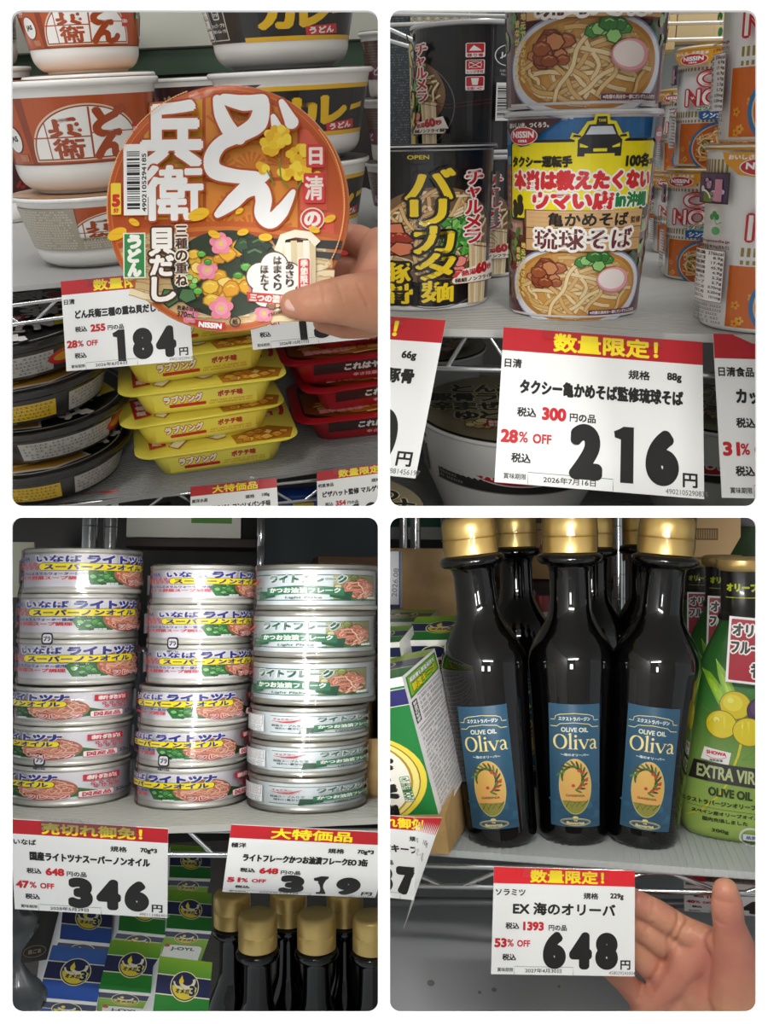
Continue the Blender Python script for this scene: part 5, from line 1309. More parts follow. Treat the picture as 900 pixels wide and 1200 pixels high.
    def wall(x0, x1, y0, y1, yy, col, label, name='back_panel'):
        a0 = B.back(x0, y1, yy); a1 = B.back(x1, y1, yy); t = B.root(name, a0); part('panel', box(0, a1.x - a0.x, 0, .01, 0, B.up(a0, y0), .0005), t, mat(col, .7, var=.06, scale=12)); tag(t, label, 'panel')
    wall(-60, 480, -60, 66, yb, 'A2A398', 'pale grey-green back panel of the shelf above the bowls')
    wall(-60, 480, 68, 100, yb + .012, '2E4230', 'dark green strip of the shelf behind the bowls')
    wall(-60, 480, 100, 330, yb + .03, '2B2523', 'dark brown back board behind the stacked bowls')
    # ---- the held bowl
    Rl = fit_rect([(126, 102), (407, 98), (408, 385), (127, 390)], .14, .14)
    R, p, e = Rl; print('lid', p, e); Yl = .545; k = Yl / p.y; rad = .07 * k; p = p * k
    Rb = R @ Matrix(((1, 0, 0), (0, 0, -1), (0, 1, 0)))              # z out of the lid towards the camera
    t = bpy.data.objects.new('held_noodle_bowl', None); COL.objects.link(t); Hh = .068
    base = p - (Rb @ Vector((0, 0, 1))) * Hh
    t.matrix_basis = Matrix.Translation(base) @ Rb.to_4x4(); ALL.append((t, B))
    rt = rad; rb = rad * .62
    prof = [(0, .002), (rb * .88, .002), (rb * .92, 0), (rb, .001), (rad * .8, Hh * .28), (rad * .93, Hh * .93)]
    part('body', lathe(prof, 96), t, mat('EDEBE6', .35, coat=.4))
    part('rim', lathe([(rt * .93, Hh * .92), (rt * .975, Hh * .93), (rt * 1.005, Hh * .95), (rt * 1.01, Hh * .98), (rt * .995, Hh), (rt * .95, Hh)], 128, 60), t, mat('F2EEE8', .3, coat=.4))
    part('lid', lathe([(0, Hh + .0006), (rt * .97, Hh + .0006), (rt * 1.004, Hh + .0001), (rt * 1.012, Hh - .0012)], 128), t, mat('DE8A4A', .28, coat=.4))
    la = art_held_lid(); s = rt / .070
    def fn(x, y): return np.stack([x * s, y * s, np.full_like(x, Hh + .0006)], 1), np.tile(np.array([0, 0, 1.0]), (len(x), 1))
    part('lid_print', la.build(fn, base=1e-4), t)
    fl = art_donbei_side(0)
    part('printed_band', fl.build(cone_canvas(Hh * .34, Hh * .9, rad * .81, rad * .925, W=60, Hn=60), step=6, base=3e-4), t)
    # crinkled shrink film over the lid
    bm = bmesh.new(); n = 46; rnd = random.Random(5)
    rings = []
    for j in range(15):
        rr = rt * 1.012 * j / 14
        rings.append([(rr * math.cos(2 * math.pi * i / n), rr * math.sin(2 * math.pi * i / n), Hh + .0028 + (rnd.uniform(-1, 1) * .0005) - (.0018 if j == 14 else 0)) for i in range(n)])
    part('shrink_film', loft(rings[1:], cap0=True, cap1=False, smooth=80), t, clear_film(.35, .12))
    tag(t, 'orange udon bowl held up in a hand with its printed lid facing the camera', 'noodle bowl')
    # ---- hand: thumb on the lid, palm and fingers behind and under it
    W = lambda px, py, Y: ray(px, py) * Y
    o = bpy.data.objects.new('hand_holding_bowl', None); COL.objects.link(o); org = W(420, 320, .56); o.matrix_basis = Matrix.Translation(org); ALL.append((o, B))
    L = lambda px, py, Y: W(px, py, Y) - org
    limbs = [
        [(L(344, 357, .535), .0082), (L(362, 356, .531), .0104), (L(385, 353, .531), .0124), (L(410, 352, .54), .0150), (L(440, 354, .555), .0185)],      # thumb
        [(L(428, 350, .56), .016), (L(448, 320, .575), .017), (L(445, 290, .60), .013)],
        [(L(440, 345, .565), .018), (L(470, 340, .575), .024), (L(520, 350, .58), .026)],
        [(L(470, 300, .60), .017), (L(520, 330, .60), .022)],
        [(L(455, 300, .60), .011), (L(420, 280, .625), .0095), (L(385, 275, .628), .0085), (L(350, 280, .622), .0075)],                                    # fingers behind the bowl
        [(L(460, 320, .605), .011), (L(420, 318, .632), .0098), (L(380, 312, .632), .0088), (L(345, 310, .626), .0077)],
        [(L(462, 340, .605), .0108), (L(425, 352, .63), .0095), (L(385, 350, .63), .0085), (L(352, 345, .624), .0074)],
        [(L(465, 360, .60), .0095), (L(435, 382, .62), .0082), (L(402, 384, .622), .0074), (L(378, 378, .618), .0066)],
        [(L(470, 300, .6), .014), (L(478, 360, .59), .018)]]
    cre = [([L(374, 336, .524), L(377, 350, .522), L(375, 364, .524)], .0009, .0006), ([L(396, 334, .526), L(402, 352, .526)], .0009, .0006), ([L(420, 334, .53), L(432, 362, .54)], .0012, .0008)]
    sk = part('skin', fuse(limbs, .0012, 10, cre), o, skin_mat('D09878', 'BF7C62'))
    nail = lathe([(0, .0012), (.003, .001), (.0048, .0004), (.0056, -.0006)], 24)
    nb = part('nail', nail, o, mat('E3B4A4', .25, coat=.6)); nb.matrix_basis = Matrix.Translation(L(346, 354, .5265)) @ Euler((math.radians(78), math.radians(-8), math.radians(-12))).to_matrix().to_4x4() @ Matrix.Diagonal((1.2, .9, 1, 1))
    tag(o, "person's right hand holding the bowl, thumb pressed on its lid", 'hand')
tl_bay()

# ================================================================== lower left bay: tuna cans, boxes, bottles below
def art_tuna():
    """canvas 110 radius-30 arcs: x -94..94, y 0..22 (can height)"""
    a = Art(rough=.3, coat=.5)
    a.rect(-95, 0, 95, 22, 'E9E7EE'); a.up()
    a.rect(-95, 0, 95, .7, 'CFCBC6')
    # leaf and salad, pink flakes
    a.poly([(-6, 2.0), (-10, 9), (-4, 13), (8, 12), (12, 2.0)], '2E7A3E'); a.poly([(30, 12.5), (46, 7.5), (50, 6), (38, 3), (20, 1.5), (14, 6)], '2F7A3C'); a.up()
    a.chunks(0, 7, 7, 4, ('164A22', '2E7A36', '4EA04A', '1F5F2C', '8ACB7A'), 14, 2.2, 3)
    a.ell(22, 9.2, 16.2, 8.6, 'B8705A', 36); a.up(); a.noodles(22, 9.2, 16, 8.4, ('B06450', 'D98E76', 'E8A78E', 'CC7E66', 'F2C0A8'), 60, .8, 4, amp=.5); a.up()
    # blue name
    a.otext('いなば', -34, 18.6, 23, 4.0, '2B2F86', 'F3F1F6', .42, .9, on=6); a.otext('ライトツナ', -8, 18.4, 36, 4.6, '2B2F86', 'F3F1F6', .55, 1.0, on=6)
    a.text('INABA', -50, 18.8, 11, 2.1, '2B2F86', .14, shear=.15); a.line([(-50, 17.2), (-44, 16.8), (-39, 17.4)], .25, '2B2F86')
    a.rrect(-32.5, 10.9, 27.5, 15.9, 2.4, '3A3A3A'); a.up(); a.rrect(-32.1, 11.2, 27.1, 15.6, 2.2, 'F3DE22'); a.up(); a.text('スーパーノンオイル', -29, 13.4, 53, 3.3, '23276F', .3)
    for k in range(11):
        x, y = -50 + (k % 5) * 3.8 + (k // 5) * 1.4, 15 - (k // 5) * 2.3
        if k < 10:
            for q in range(5): a.ell(x + .9 * math.cos(q * 1.2566), y + .9 * math.sin(q * 1.2566), .62, .42, 'D23A48', 6, rot=q * 1.2566)
    a.text('ナチュラルミネラルウォーター使用', -50, 8.9, 41, 1.9, '2B2F86', .08); a.text('まぐろ野菜スープ調理', -48, 6.2, 39, 2.2, 'D2303A', .14)
    a.rrect(40, 15.2, 60, 20, .3, 'C8283A'); a.up(); a.text('新発売', 42, 17.6, 16, 3.2, 'F8EEEA', .25)
    for k in range(8):
        x, y = 45 + (k % 4) * 4.0 + (k // 4) * 1.5, 13 - (k // 4) * 2.3
        for q in range(5): a.ell(x + .9 * math.cos(q * 1.2566), y + .9 * math.sin(q * 1.2566), .62, .42, 'D23A48', 6, rot=q * 1.2566)
    a.rrect(38, 2.4, 56.5, 7.4, .9, 'C8283A'); a.up(); a.rrect(38.3, 2.7, 56.2, 7.1, .8, 'F6EEF0'); a.up(); a.text('国産品', 40, 4.9, 14.5, 3.2, 'C8283A', .2); a.text('53kcal', 58, 5.2, 11, 2.6, '55556A', .16); a.text('/缶', 70, 5.4, 4, 2.2, '55556A', .1)
    a.otext('フレーク', 14, 3.7, 20, 2.9, 'C02A3A', 'F8E8E4', .22, .6, on=6); a.text('調理例', 1, 2.6, 6, 1.4, 'E8F0EA', .1)
    a.rect(76, 2, 94, 20, 'F0EEF2'); a.up(); a.lines_of_print(77, 2.5, 93, 19.5, 9, '4A4A66', 4); a.lines_of_print(-93, 2.5, -70, 19.5, 9, '4A4A66', 5); a.rect(-68, 3, -56, 19, 'F6F6F6'); a.up(); a.barcode(-67, 4, -57, 18)
    return a
def art_flake():
    a = Art(rough=.3, coat=.5)
    a.rect(-95, 0, 95, 22, 'DEE6EA'); a.up()
    a.rect(-42, 18.6, 42, 19.2, '2E6A4C'); a.rect(-42, 2.6, 20, 3.2, '2E6A4C'); a.up()
    a.rect(14, 2.6, 42, 18.8, 'B9B488'); a.up(); a.chunks(28, 11, 12, 6.5, ('6A7A3A', '9AA85A', 'C9C07A', '4E7A3A', 'E0DCA8'), 18, 3.4, 2); a.noodles(28, 10, 11, 6.5, ('8A4A3A', 'C98670', 'DDA08A', 'B8705C', 'E9BCA4'), 46, .9, 3, amp=.5)
    a.rect(12, 2.6, 41.5, 3.4, '2E6A4C'); a.up(); a.text('調理例', 36, 4.4, 7, 1.4, 'F0F0E8', .1, align='c')
    a.otext('ライトフレーク', -17, 16.2, 37, 4.3, '2A5F48', 'E9EEF0', .48, .9, on=6, shear=.1)
    a.poly([(-26, 2.4), (-25, 8.5), (-14, 8), (-14, 5)], '1F4F38'); a.poly([(22, 2.4), (23.5, 8.5), (12, 8), (12, 5)], '1F4F38'); a.up()
    P = [(-19 + 38 * k / 12, 10.6 + 1.4 * math.sin(math.pi * k / 12)) for k in range(13)] + [(19 - 38 * k / 12, 5.6 + 1.4 * math.sin(math.pi * k / 12)) for k in range(13)]
    a.poly(P, '2E7250'); a.up(); a.text('かつお油漬フレーク', 0, 9.1, 34, 3.2, 'EAF0E6', .22, align='c'); a.text('Light Flake', 0, 4.4, 17, 1.6, '3A5A4C', .06, align='c', shear=.35)
    a.line([(-40, 14.6), (-34, 13.6), (-29, 14.4), (-24, 16.8)], [.3, .8, .9, .3], 'C8283A'); a.line([(-36, 13.4), (-30, 13.2), (-25, 15.4)], [.3, .7, .3], 'C8283A'); a.text('キョクヨー', -39, 16.4, 10, 1.5, 'B8283A', .1)
    a.text('野菜スープ入りで', -40, 10.2, 17, 1.9, '3A4A48', .08); a.text('味わい豊かに', -38, 7.4, 13, 1.9, '3A4A48', .08); a.line([(-40, 12.2), (-32, 12.8), (-23, 12.2)], .12, 'A8A88A'); a.line([(-40, 5.2), (-32, 4.6), (-25, 5.2)], .12, 'A8A88A')
    a.rect(-72, 3, -45, 19, 'EEF2F4'); a.up(); a.rect(-71, 10, -55, 18.6, '8E949A'); a.rect(-54, 10, -46, 18.6, '8E949A'); a.up(); a.rect(-70.7, 10.3, -55.3, 18.3, 'F0F2F4'); a.rect(-53.7, 10.3, -46.3, 18.3, 'F0F2F4'); a.up()
    a.lines_of_print(-70, 10.5, -56, 18, 5, '3A4048', 5); a.lines_of_print(-53, 10.5, -47, 18, 5, '3A4048', 6); a.lines_of_print(-71, 3.6, -46, 9, 3, '4A5058', 7)
    a.lines_of_print(46, 4, 92, 18.6, 6, '4A5058', 8); a.lines_of_print(-92, 4, -74, 18.6, 6, '4A5058', 9)
    return a
def can_mesh(r, h):
    p = [(0, .0012), (r * .84, .0012), (r * .87, 0), (r * .93, .0), (r * .985, .0006), (r, .0016), (r, .0026), (r * .972, .0036), (r * .965, .0046), (r * .965, h - .0040), (r * .975, h - .0030), (r, h - .0022), (r, h - .0008), (r * .985, h), (r * .955, h), (r * .94, h - .0012), (r * .93, h - .0026), (r * .6, h - .0022), (0, h - .0022)]
    return lathe(p, 80, 50)
def make_pack(bay, base, r, h, rots, key, artf, name, label, group, metal, seed=1, offs=((0, 0), (0, 0), (0, 0))):
    """three cans under one shrink film: pack > can > printed label"""
    t = bay.root(name, base)
    f0 = bay.facing(base); a = _ART.get(key) or artf(); _ART[key] = a
    cm = can_mesh(r, h)
    lk = (key, round(r, 5), round(h, 5))
    if lk not in _ART:
        _ART[lk] = a.build(cone_canvas(.0038, h - .0034, r * .968, r * .968, W=30, Hn=22), step=2.5, base=1.2e-4)
    for k in range(3):
        c = part('can', cm, t, metal)
        c.matrix_basis = Matrix.Translation((offs[k][0], offs[k][1], k * (h + .0003))) @ Matrix.Rotation(f0 + rots[k], 4, 'Z')
        part('printed_label', _ART[lk], c)
    H = 3 * (h + .0003); rnd = random.Random(seed); n = 64; rings = []
    for (z, rr) in ((-.0, .90), (.0004, 1.006), (h * .5, .992), (h, 1.006), (h * 1.5, .992), (2 * h, 1.008), (h * 2.5, .992), (H - .0006, 1.008), (H + .0006, .96), (H + .0008, .72)):
        kk = min(2, int(max(0, z) / (h + .0004)))
        rings.append([(offs[kk][0] + r * (rr + rnd.uniform(-.003, .004)) * math.cos(2 * math.pi * i / n), offs[kk][1] + r * (rr + rnd.uniform(-.003, .004)) * math.sin(2 * math.pi * i / n), z + rnd.uniform(-.0002, .0002) * (z > 0)) for i in range(n)])
    part('shrink_film', loft(rings, cap0=False, cap1=False, smooth=80), t, clear_film(.8, .07))
    seam = []; 
    ang = f0 - math.pi / 2 - 1.2
    for k in range(25):
        z = H * k / 24; q = r * 1.012; seam.append((q * math.cos(ang) + offs[min(2, int(k / 8.4))][0], q * math.sin(ang), z))
    part('film_seam', tube(seam, .00022, 6), t, mat('6A2A38', .4))
    m = Art(rough=.3, coat=.5, dz=2e-5); m.rrect(-4, 0, 4, 7.5, 2, '17141A'); m.up(); m.rrect(-3, 1, 3, 6.5, 1.4, 'E4E2EA'); m.up(); m.text('プラ', 0, 3.8, 4.6, 3, '17141A', .3, align='c'); m.text('外装フィルム', 0, -1.6, 8, 1.6, '17141A', .1, align='c')
    if metal is not FL_METAL:
        zz = h * (1.05 if seed % 2 else .9)
        def fm(x, y):
            an = f0 - math.pi / 2 + x / r - .5; return np.stack([r * 1.012 * np.cos(an), r * 1.012 * np.sin(an), y + zz], 1), np.stack([np.cos(an), np.sin(an), 0 * an], 1)
        part('recycling_mark', m.build(fm, step=2), t)
    tag(t, label, 'can pack', group); return t
TU_METAL = mat('ECEAE2', .3, metal=.45); FL_METAL = mat('CBC9C0', .3, metal=.7)
def art_omega(W, D, green, logo=True):
    a = Art(rough=.35, coat=.3)
    c = 'GREEN' if green else 'BLUE'
    a.rect(0, 0, W, D, c); a.up()
    cy = D * .52; hb = D * .16
    a.rect(0, cy - hb - D * .02, W, cy + hb + D * .02, 'E8E6C8'); a.up(); a.rect(0, cy - hb, W, cy + hb, '1D2350'); a.up()
    k = W / 50.0; cx = W * .52
    a.ell(cx, cy, 13.2 * k, 13.2 * k, 'F0E9B0', 36); a.up(); a.ell(cx, cy, 12.4 * k, 12.4 * k, '1D2350', 36); a.up(); a.ell(cx, cy, 11.4 * k, 11.4 * k, 'E2CE3A', 36, a0=180, a1=360)
    a.up(); a.ring(cx + 2 * k, cy + 5 * k, 6.5 * k, 5.5 * k, 2.6 * k, 'E9E4C8', 190, 380); a.ring(cx - 1 * k, cy + 3.5 * k, 9 * k, 6 * k, 1.6 * k, 'E9E4C8', 180, 350)
    a.ell(cx - 3.4 * k, cy + 4.2 * k, 2.1 * k, 2.6 * k, 'F3D92A', 16); a.poly([(cx - 5 * k, cy + 5.4 * k), (cx - 1.8 * k, cy + 5.4 * k), (cx - 3.2 * k, cy + 9.4 * k)], 'F3D92A'); a.up()
    a.text('オメガ', cx - 1.6 * k, cy - 4.2 * k, 12.4 * k, 4 * k, '1A1F48', .35 * k, align='c'); a.otext('3', cx + 7.2 * k, cy - 3.4 * k, 4.8 * k, 8 * k, '1A1F48', 'F0E9B0', .5 * k, .9 * k, align='c', res=5)
    return a
def art_omega_front(W, green):
    a = Art(rough=.35, coat=.3); c = 'GREEN' if green else 'BLUE'
    a.rect(0, -90, W, 0, 'F2F1EC'); a.up(); a.rect(0, -90, W, -5, '1D2350' if True else c); a.rect(0, -90, W, -14, 'GREEN' if green else 'BLUE'); a.rect(0, -14.6, W, -13.8, 'E8E6C8'); a.up()
    k = W / 50; cx = W * .5
    a.ell(cx, -14 * k, 13 * k, 10 * k, 'F0E9B0', 36); a.up(); a.ell(cx, -14 * k, 12.2 * k, 9.3 * k, '1D2350', 36); a.up(); a.ell(cx, -14 * k, 11.2 * k, 8.4 * k, 'E2CE3A', 30, a0=180, a1=360); a.up()
    a.ring(cx, -11 * k, 7 * k, 3.6 * k, 2 * k, 'E9E4C8', 190, 370); a.ell(cx - 3 * k, -10.4 * k, 1.8 * k, 2 * k, 'F3D92A', 14); a.text('オメガ3', cx, -17 * k, 16 * k, 3.6 * k, '1A1F48', .35 * k, align='c')
    a.rrect(4 * k, -62, W - 4 * k, -26 * k, 5, 'B9C07A' if green else '9AB0D8'); a.up(); a.rrect(4 * k, -62, W - 4 * k, -26.6 * k, 5, 'EDEDE6'); a.up(); a.otext('J-OYL', cx, -33 * k, 26 * k, 6 * k, '2A2A2A', 'EDEDE6', .4, .5, align='c'); a.ell(7 * k, -28 * k, 3 * k, 2.2 * k, 'C8282A', 14)
    return a
GREEN_G = gradient('0F6A2E', 'A8C92A', 'Y', -.030, .032, c3='2E8A2E')
GREEN_F = gradient('0F6A2E', '8CB82A', 'Z', .0, .06)
BLUE_G = gradient('1F3F94', '4A74C0', 'Y', -.03, .03)
def bottle_profile(s=1.0, H=.26):
    """dark glass bottle: radius, height in metres"""
    P = [(0, .002), (.020, .002), (.0225, 0), (.0242, .0015), (.0252, .005), (.0256, .009), (.0256, .014), (.0257, .020), (.0288, .085), (.0315, .140), (.0320, .146), (.0318, .151), (.0308, .158), (.0270, .168), (.0220, .1775), (.0178, .186), (.0160, .193), (.0155, .202), (.0153, .225), (.0160, .227), (.0162, .2295), (.0178, .2315), (.0220, .2325), (.0240, .2345), (.0244, .237), (.0238, .2395), (.0215, .241), (.0180, .242), (.0150, .243), (.0150, .2445), (0, .2445)]
    return [(r * s, z * H / .26) for r, z in P]
def cap_profile(H=.26, s=1.0):
    return [(r * s, z) for r, z in [(0, .2745 * H / .26), (.0160, .2745 * H / .26), (.0183, .2735 * H / .26), (.0196, .271 * H / .26), (.0200, .267 * H / .26), (.0201, .2575 * H / .26), (.0196, .2565 * H / .26), (.0201, .2555 * H / .26), (.0200, .2425 * H / .26), (.0182, .2418 * H / .26), (.0150, .2418 * H / .26)]]
GLASS = mat('050404', .04, coat=.35, name='dark_glass', spec=.5); GOLD = mat('E6C67C', .36, metal=.55, bump=.35, scale=60, name='gold_cap')

def bl_bay():
    B = Bay(228, 712, .0, 235, -1, -1)
    zs = B.at(222, 949, .585).z
    def stack(cx, yb, wpx):
        pf = B.on(cx, yb, zs); r = B.px(pf, wpx / 2); c = pf + Vector((pf.x, pf.y, 0)).normalized() * r; r = B.px(c, wpx / 2); return pf + Vector((pf.x, pf.y, 0)).normalized() * r, r
    gt, gf = 'shrink-wrapped tuna can packs', 'shrink-wrapped skipjack flake packs'
    def two(cx0, yb, wpx, ymid, cx1, w1, ytop, key, artf, metal, names, rots, seed):
        c, r = stack(cx0, yb, wpx); h = (B.up(c, ymid)) / 3 - .0003
        p = make_pack(B, c, r, h, rots[0], key, artf, 'can_pack', names[0], gt if key == 'tuna' else gf, metal, seed, ((0, 0), (.0004, .0003), (.001, 0)))
        t0 = c + Vector((0, 0, 3 * (h + .0003) + .0009)); dx = B.px(t0, cx1 - B.proj(t0)[0]); t1 = t0 + Vector((dx, 0, 0)); r1 = B.px(t1, w1 / 2); h1 = B.up(t1, ytop) / 3 - .0003
        make_pack(B, t1, r1, h1, rots[1], key, artf, 'can_pack', names[1], gt if key == 'tuna' else gf, metal, seed + 1, ((0, 0), (0, 0), (.0015, 0)))
        print('pack', c, r, h, r1, h1)
    two(81, 946, 137, 800, 90, 136, 646, 'tuna', art_tuna, TU_METAL, ('lower left pack of three tuna cans with red new-item tags, standing on the shelf', 'upper left pack of three tuna cans stacked on the lower left pack'), ((-1.14, -1.1, -1.02), (.12, .2, .34)), 1)
    two(224, 949, 129, 800, 233, 122, 664, 'tuna', art_tuna, TU_METAL, ('lower pack of three tuna cans in the middle column', 'upper pack of three tuna cans in the middle column'), ((-.52, -.38, -.2), (.3, .34, .44)), 3)
    two(360, 954, 140, 822, 367, 146, 664, 'flake', art_flake, FL_METAL, ('lower pack of three pale grey flake cans at the right', 'upper pack of three pale grey flake cans with green ribbons at the right'), ((.72, .76, .70), (-.38, -.28, -.2)), 5)
    pf = B.on(228, 966, zs); print('BL front', B.depth(pf), pf)
    ribbed_shelf(B, zs - .0005, -.5, .4, pf.y, pf.y + .5, 'shelf_sheet_board', 'pale ribbed shelf sheet under the tuna cans', 'B9B9B2')
    rack_edge(B, B.back(-20, 972, pf.y + .003), B.back(470, 974, pf.y + .003), B.back(-20, 1000, pf.y + .003), B.back(470, 1003, pf.y + .003), r=.0017, n=9, label='chrome wire shelf edge between the two tuna price cards', shift=.0)
    YC = B.depth(pf) - .022
    price_card(B, [(11, 962), (198, 969), (195, 1078), (18, 1063)], '売切れ御免！', 'いなば', '70g*3', '国産ライトツナスーパーノンオイル', '648', '47', '346', '2028年5月29日', '4901133864018', 'price card reading 346 hanging under the tuna cans', Yc=YC, namew=92, head_w=76)
    def bend(x, y, W, H):
        v = (H / 2 - y) / H; z = y + .006 * v ** 3 * 1.0; yy = -.004 * v + .020 * np.maximum(v - .45, 0) ** 2
        n = np.tile(np.array([0, -1.0, .0]), (len(x), 1)); return np.stack([x, yy, z], 1), n
    price_card(B, [(271, 967), (454, 975), (438, 1066), (259, 1058)], '大特価品', '極洋', '70g*3', 'ライトフレークかつお油漬フレークEO 3缶', '648', '51', '319', '2027年5月1日', '4901143281918', 'curled price card reading 319 hanging under the pale flake cans', Yc=YC, bend=bend, namew=96, H=.062)
    # ---- background of the bay
    yb = pf.y + .33
    def pnl(x0, x1, y0, y1, yy, col, label, name='back_panel', dep=.01, art=None, metal=0, cat='panel', rough=.6):
        a0 = B.back(x0, y1, yy); a1 = B.back(x1, y1, yy); t = B.root(name, a0); wd, ht = a1.x - a0.x, B.up(a0, y0)
        part('body', box(0, wd, 0, dep, 0, ht, .0006), t, mat(col, rough, var=.08, scale=15, metal=metal))
        if art: part('print', art(wd * 1000, ht * 1000).build(flat(), base=2e-4), t)
        tag(t, label, cat); return t
    pnl(-60, 480, 560, 1000, yb + .25, '14110F', 'near-black board at the very back of the tuna bay')
    pnl(302, 480, 560, 760, yb + .12, '39444A', 'dark blue-grey steel panel at the upper right behind the cans')
    pnl(372, 470, 652, 760, yb + .02, '6A4A2E', 'brown cardboard edge behind the flake cans', 'carton', .05, cat='carton')
    pnl(326, 366, 658, 760, yb + .03, '4A3424', 'brown cardboard corner behind the right can column', 'carton', .04, cat='carton')
    def gbox(w, h):
        a = Art(rough=.6); a.rect(0, 0, w, h, 'D9D7CC'); a.up(); a.rect(0, h * .45, w * .55, h * .75, '2E6A50'); a.rect(w * .56, h * .25, w * .92, h, '4E8A2E'); a.up()
        a.text('純国', w * .60, h * .62, w * .09, h * .3, 'C9CDB8', .4); a.text('出荷組合', w * .72, h * .62, w * .18, h * .26, '2A4A1A', .3); a.ell(w * .69, h * .62, w * .015, h * .12, 'B84A3A', 12); return a
    pnl(148, 282, 560, 629, yb + .06, 'D9D7CC', 'white and green printed carton on the dark rack behind the cans', 'carton', .06, gbox, cat='carton')
    pnl(146, 300, 630, 640, yb + .05, '2E211A', 'dark brown shelf board behind the middle can column', 'shelf_board', .06)
    pnl(10, 38, 635, 700, yb + .1, 'A8AA98', 'pale board strip at the left behind the cans', 'back_panel')
    for i, (px, w, lb) in enumerate(((93, 9, 'left of two shiny steel posts behind the cans'), (118, 8, 'right of two shiny steel posts behind the cans'), (301, 5, 'slim steel post beside the blue-grey panel'))):
        p = B.back(px, 1000, yb - .01 + .03 * (i == 2)); t = B.root('steel_post', p); r = B.px(p, w)
        part('post', lathe([(0, 0), (r, 0)] + [q for k in range(12) for q in ((r, .02 + k * .03), (r * .94, .0205 + k * .03), (r, .021 + k * .03))] + [(r, .40), (0, .40)], 32), t, CHROME()); tag(t, lb, 'post')
    for px, py, w_ in ((8, 800, 26), (168, 700, 14), (150, 830, 20)):
        p = B.on(px, 0, zs) if False else B.at(px, py + 60, .80); p.z = zs; t = B.root('clear_tub', p); r = B.px(p, w_)
        part('tub', lathe([(0, .001), (r * .85, .001), (r * .9, 0), (r, .085), (r * 1.05, .087), (r * 1.05, .09), (r * .98, .09)], 40), t, mat('4A5258', .2, coat=.6, var=.2, scale=50)); part('lid', lathe([(0, .092), (r * .9, .092), (r * 1.06, .0905), (r * 1.06, .0885)], 40), t, mat('6A7076', .25, coat=.6)); tag(t, {8: 'dark plastic tub behind the left can column at the edge', 168: 'grey plastic tub seen between left and middle can columns, upper', 150: 'grey plastic tub low between the left and middle can columns'}[px], 'tub')
    # cardboard tray at the right
    p0 = B.on(426, 935, zs); t = B.root('cardboard_tray', p0, (0, 0, -.12)); hh = .085
    me = join_meshes([(box(0, .003, 0, .20, 0, hh, .0004), Euler((0, .0, -.10)).to_matrix().to_4x4()), (box(0, .12, 0, .003, 0, hh * .45, .0004), None), (box(0, .12, 0, .2, 0, .002), None)])
    part('walls', me, t, two_tone('A98A58', 'BC9C68', 40, .8)); tag(t, 'brown cardboard tray at the right end of the shelf beside the flake cans', 'cardboard tray')
    # ---- below: oil boxes
    for (nm, cs, green, Yc, lb) in (
        ('oil_box', [(62, 1108), (127, 1113), (114, 1175), (44, 1168)], False, .62, 'blue oil box in the front row with round yellow emblem on top'),
        ('oil_box', [(74, 1050), (134, 1056), (129, 1106), (71, 1100)], False, .70, 'blue oil box in the row behind, just under the 346 price card'),
        ('oil_box', [(131, 1102), (189, 1106), (180, 1165), (115, 1158)], True, .625, 'green oil box in the middle of the front row'),
        ('oil_box', [(142, 1040), (196, 1046), (194, 1096), (139, 1090)], True, .71, 'green oil box behind the middle front one, half under the card'),
        ('oil_box', [(188, 1121), (248, 1127), (244, 1196), (178, 1188)], True, .61, 'green oil box lowest at the right, beside the dark bottles'),
        ('oil_box', [(197, 1043), (248, 1046), (248, 1092), (195, 1087)], True, .72, 'green oil box standing highest at the back right of the group'),
        ('oil_box', [(200, 990), (246, 992), (247, 1030), (198, 1028)], True, .80, 'green oil box at the back, in shade under the shelf')):
        W, D = 50, 50
        at_ = art_omega(W, D, green); af = art_omega_front(W, green)
        fitted_box(B, nm, cs, .050, .050, .10, Yc=Yc, art_top=at_, art_front=af, top_special={'GREEN': GREEN_G, 'BLUE': BLUE_G}, front_special={'GREEN': GREEN_F, 'BLUE': mat('1F3F94', .35, coat=.3)})
        t = ALL[-1][0]; tag(t, lb, 'oil box', 'omega oil boxes on the lower shelf')
    # dark bottles under the shelf, seen from higher up
    L = Bay(360, 560, .0, 370, -1, -1)
    zb = L.at(372, 1074, .74).z - .232
    gp = 'dark oil bottles on the lower shelf'
    first = None; nb = 0
    for (px, py, sc, lb) in ((302, 1070, 1, 'dark bottle with gold cap, first from the left in the front row under the cans'), (371, 1070, 1, 'dark bottle with gold cap, second in the front row'), (436, 1072, 1, 'dark bottle with gold cap, third in the front row, cut at the edge'),
                             (272, 1045, 1, 'dark bottle in the second row at the left, in shade'), (338, 1042, 1, 'dark bottle in the second row, middle, in shade'), (404, 1042, 1, 'dark bottle in the second row at the right, in shade')):
        q = L.on(px, py, zb + .232); base = Vector((q.x, q.y, zb))
        if first is None:
            t = L.root('oil_bottle', base); part('glass', lathe(bottle_profile(.72, .22), 72, 60), t, GLASS); part('cap', lathe(cap_profile(.22, .77), 64, 40), t, GOLD); first = t
        else: t = place_copy(L, first, base)
        tag(t, lb, 'oil bottle', gp)
    c = L.on(228, 1200, zb)
    ribbed_shelf(L, zb - .0005, -.5, .3, c.y - .22, c.y + .3, 'lower_shelf_board', 'grey ribbed lower shelf sheet under the oil boxes', '77756F')
    # dark wrapped goods at the far left below
    W = lambda px, py, Y: B.Mi @ (ray(px, py) * Y)
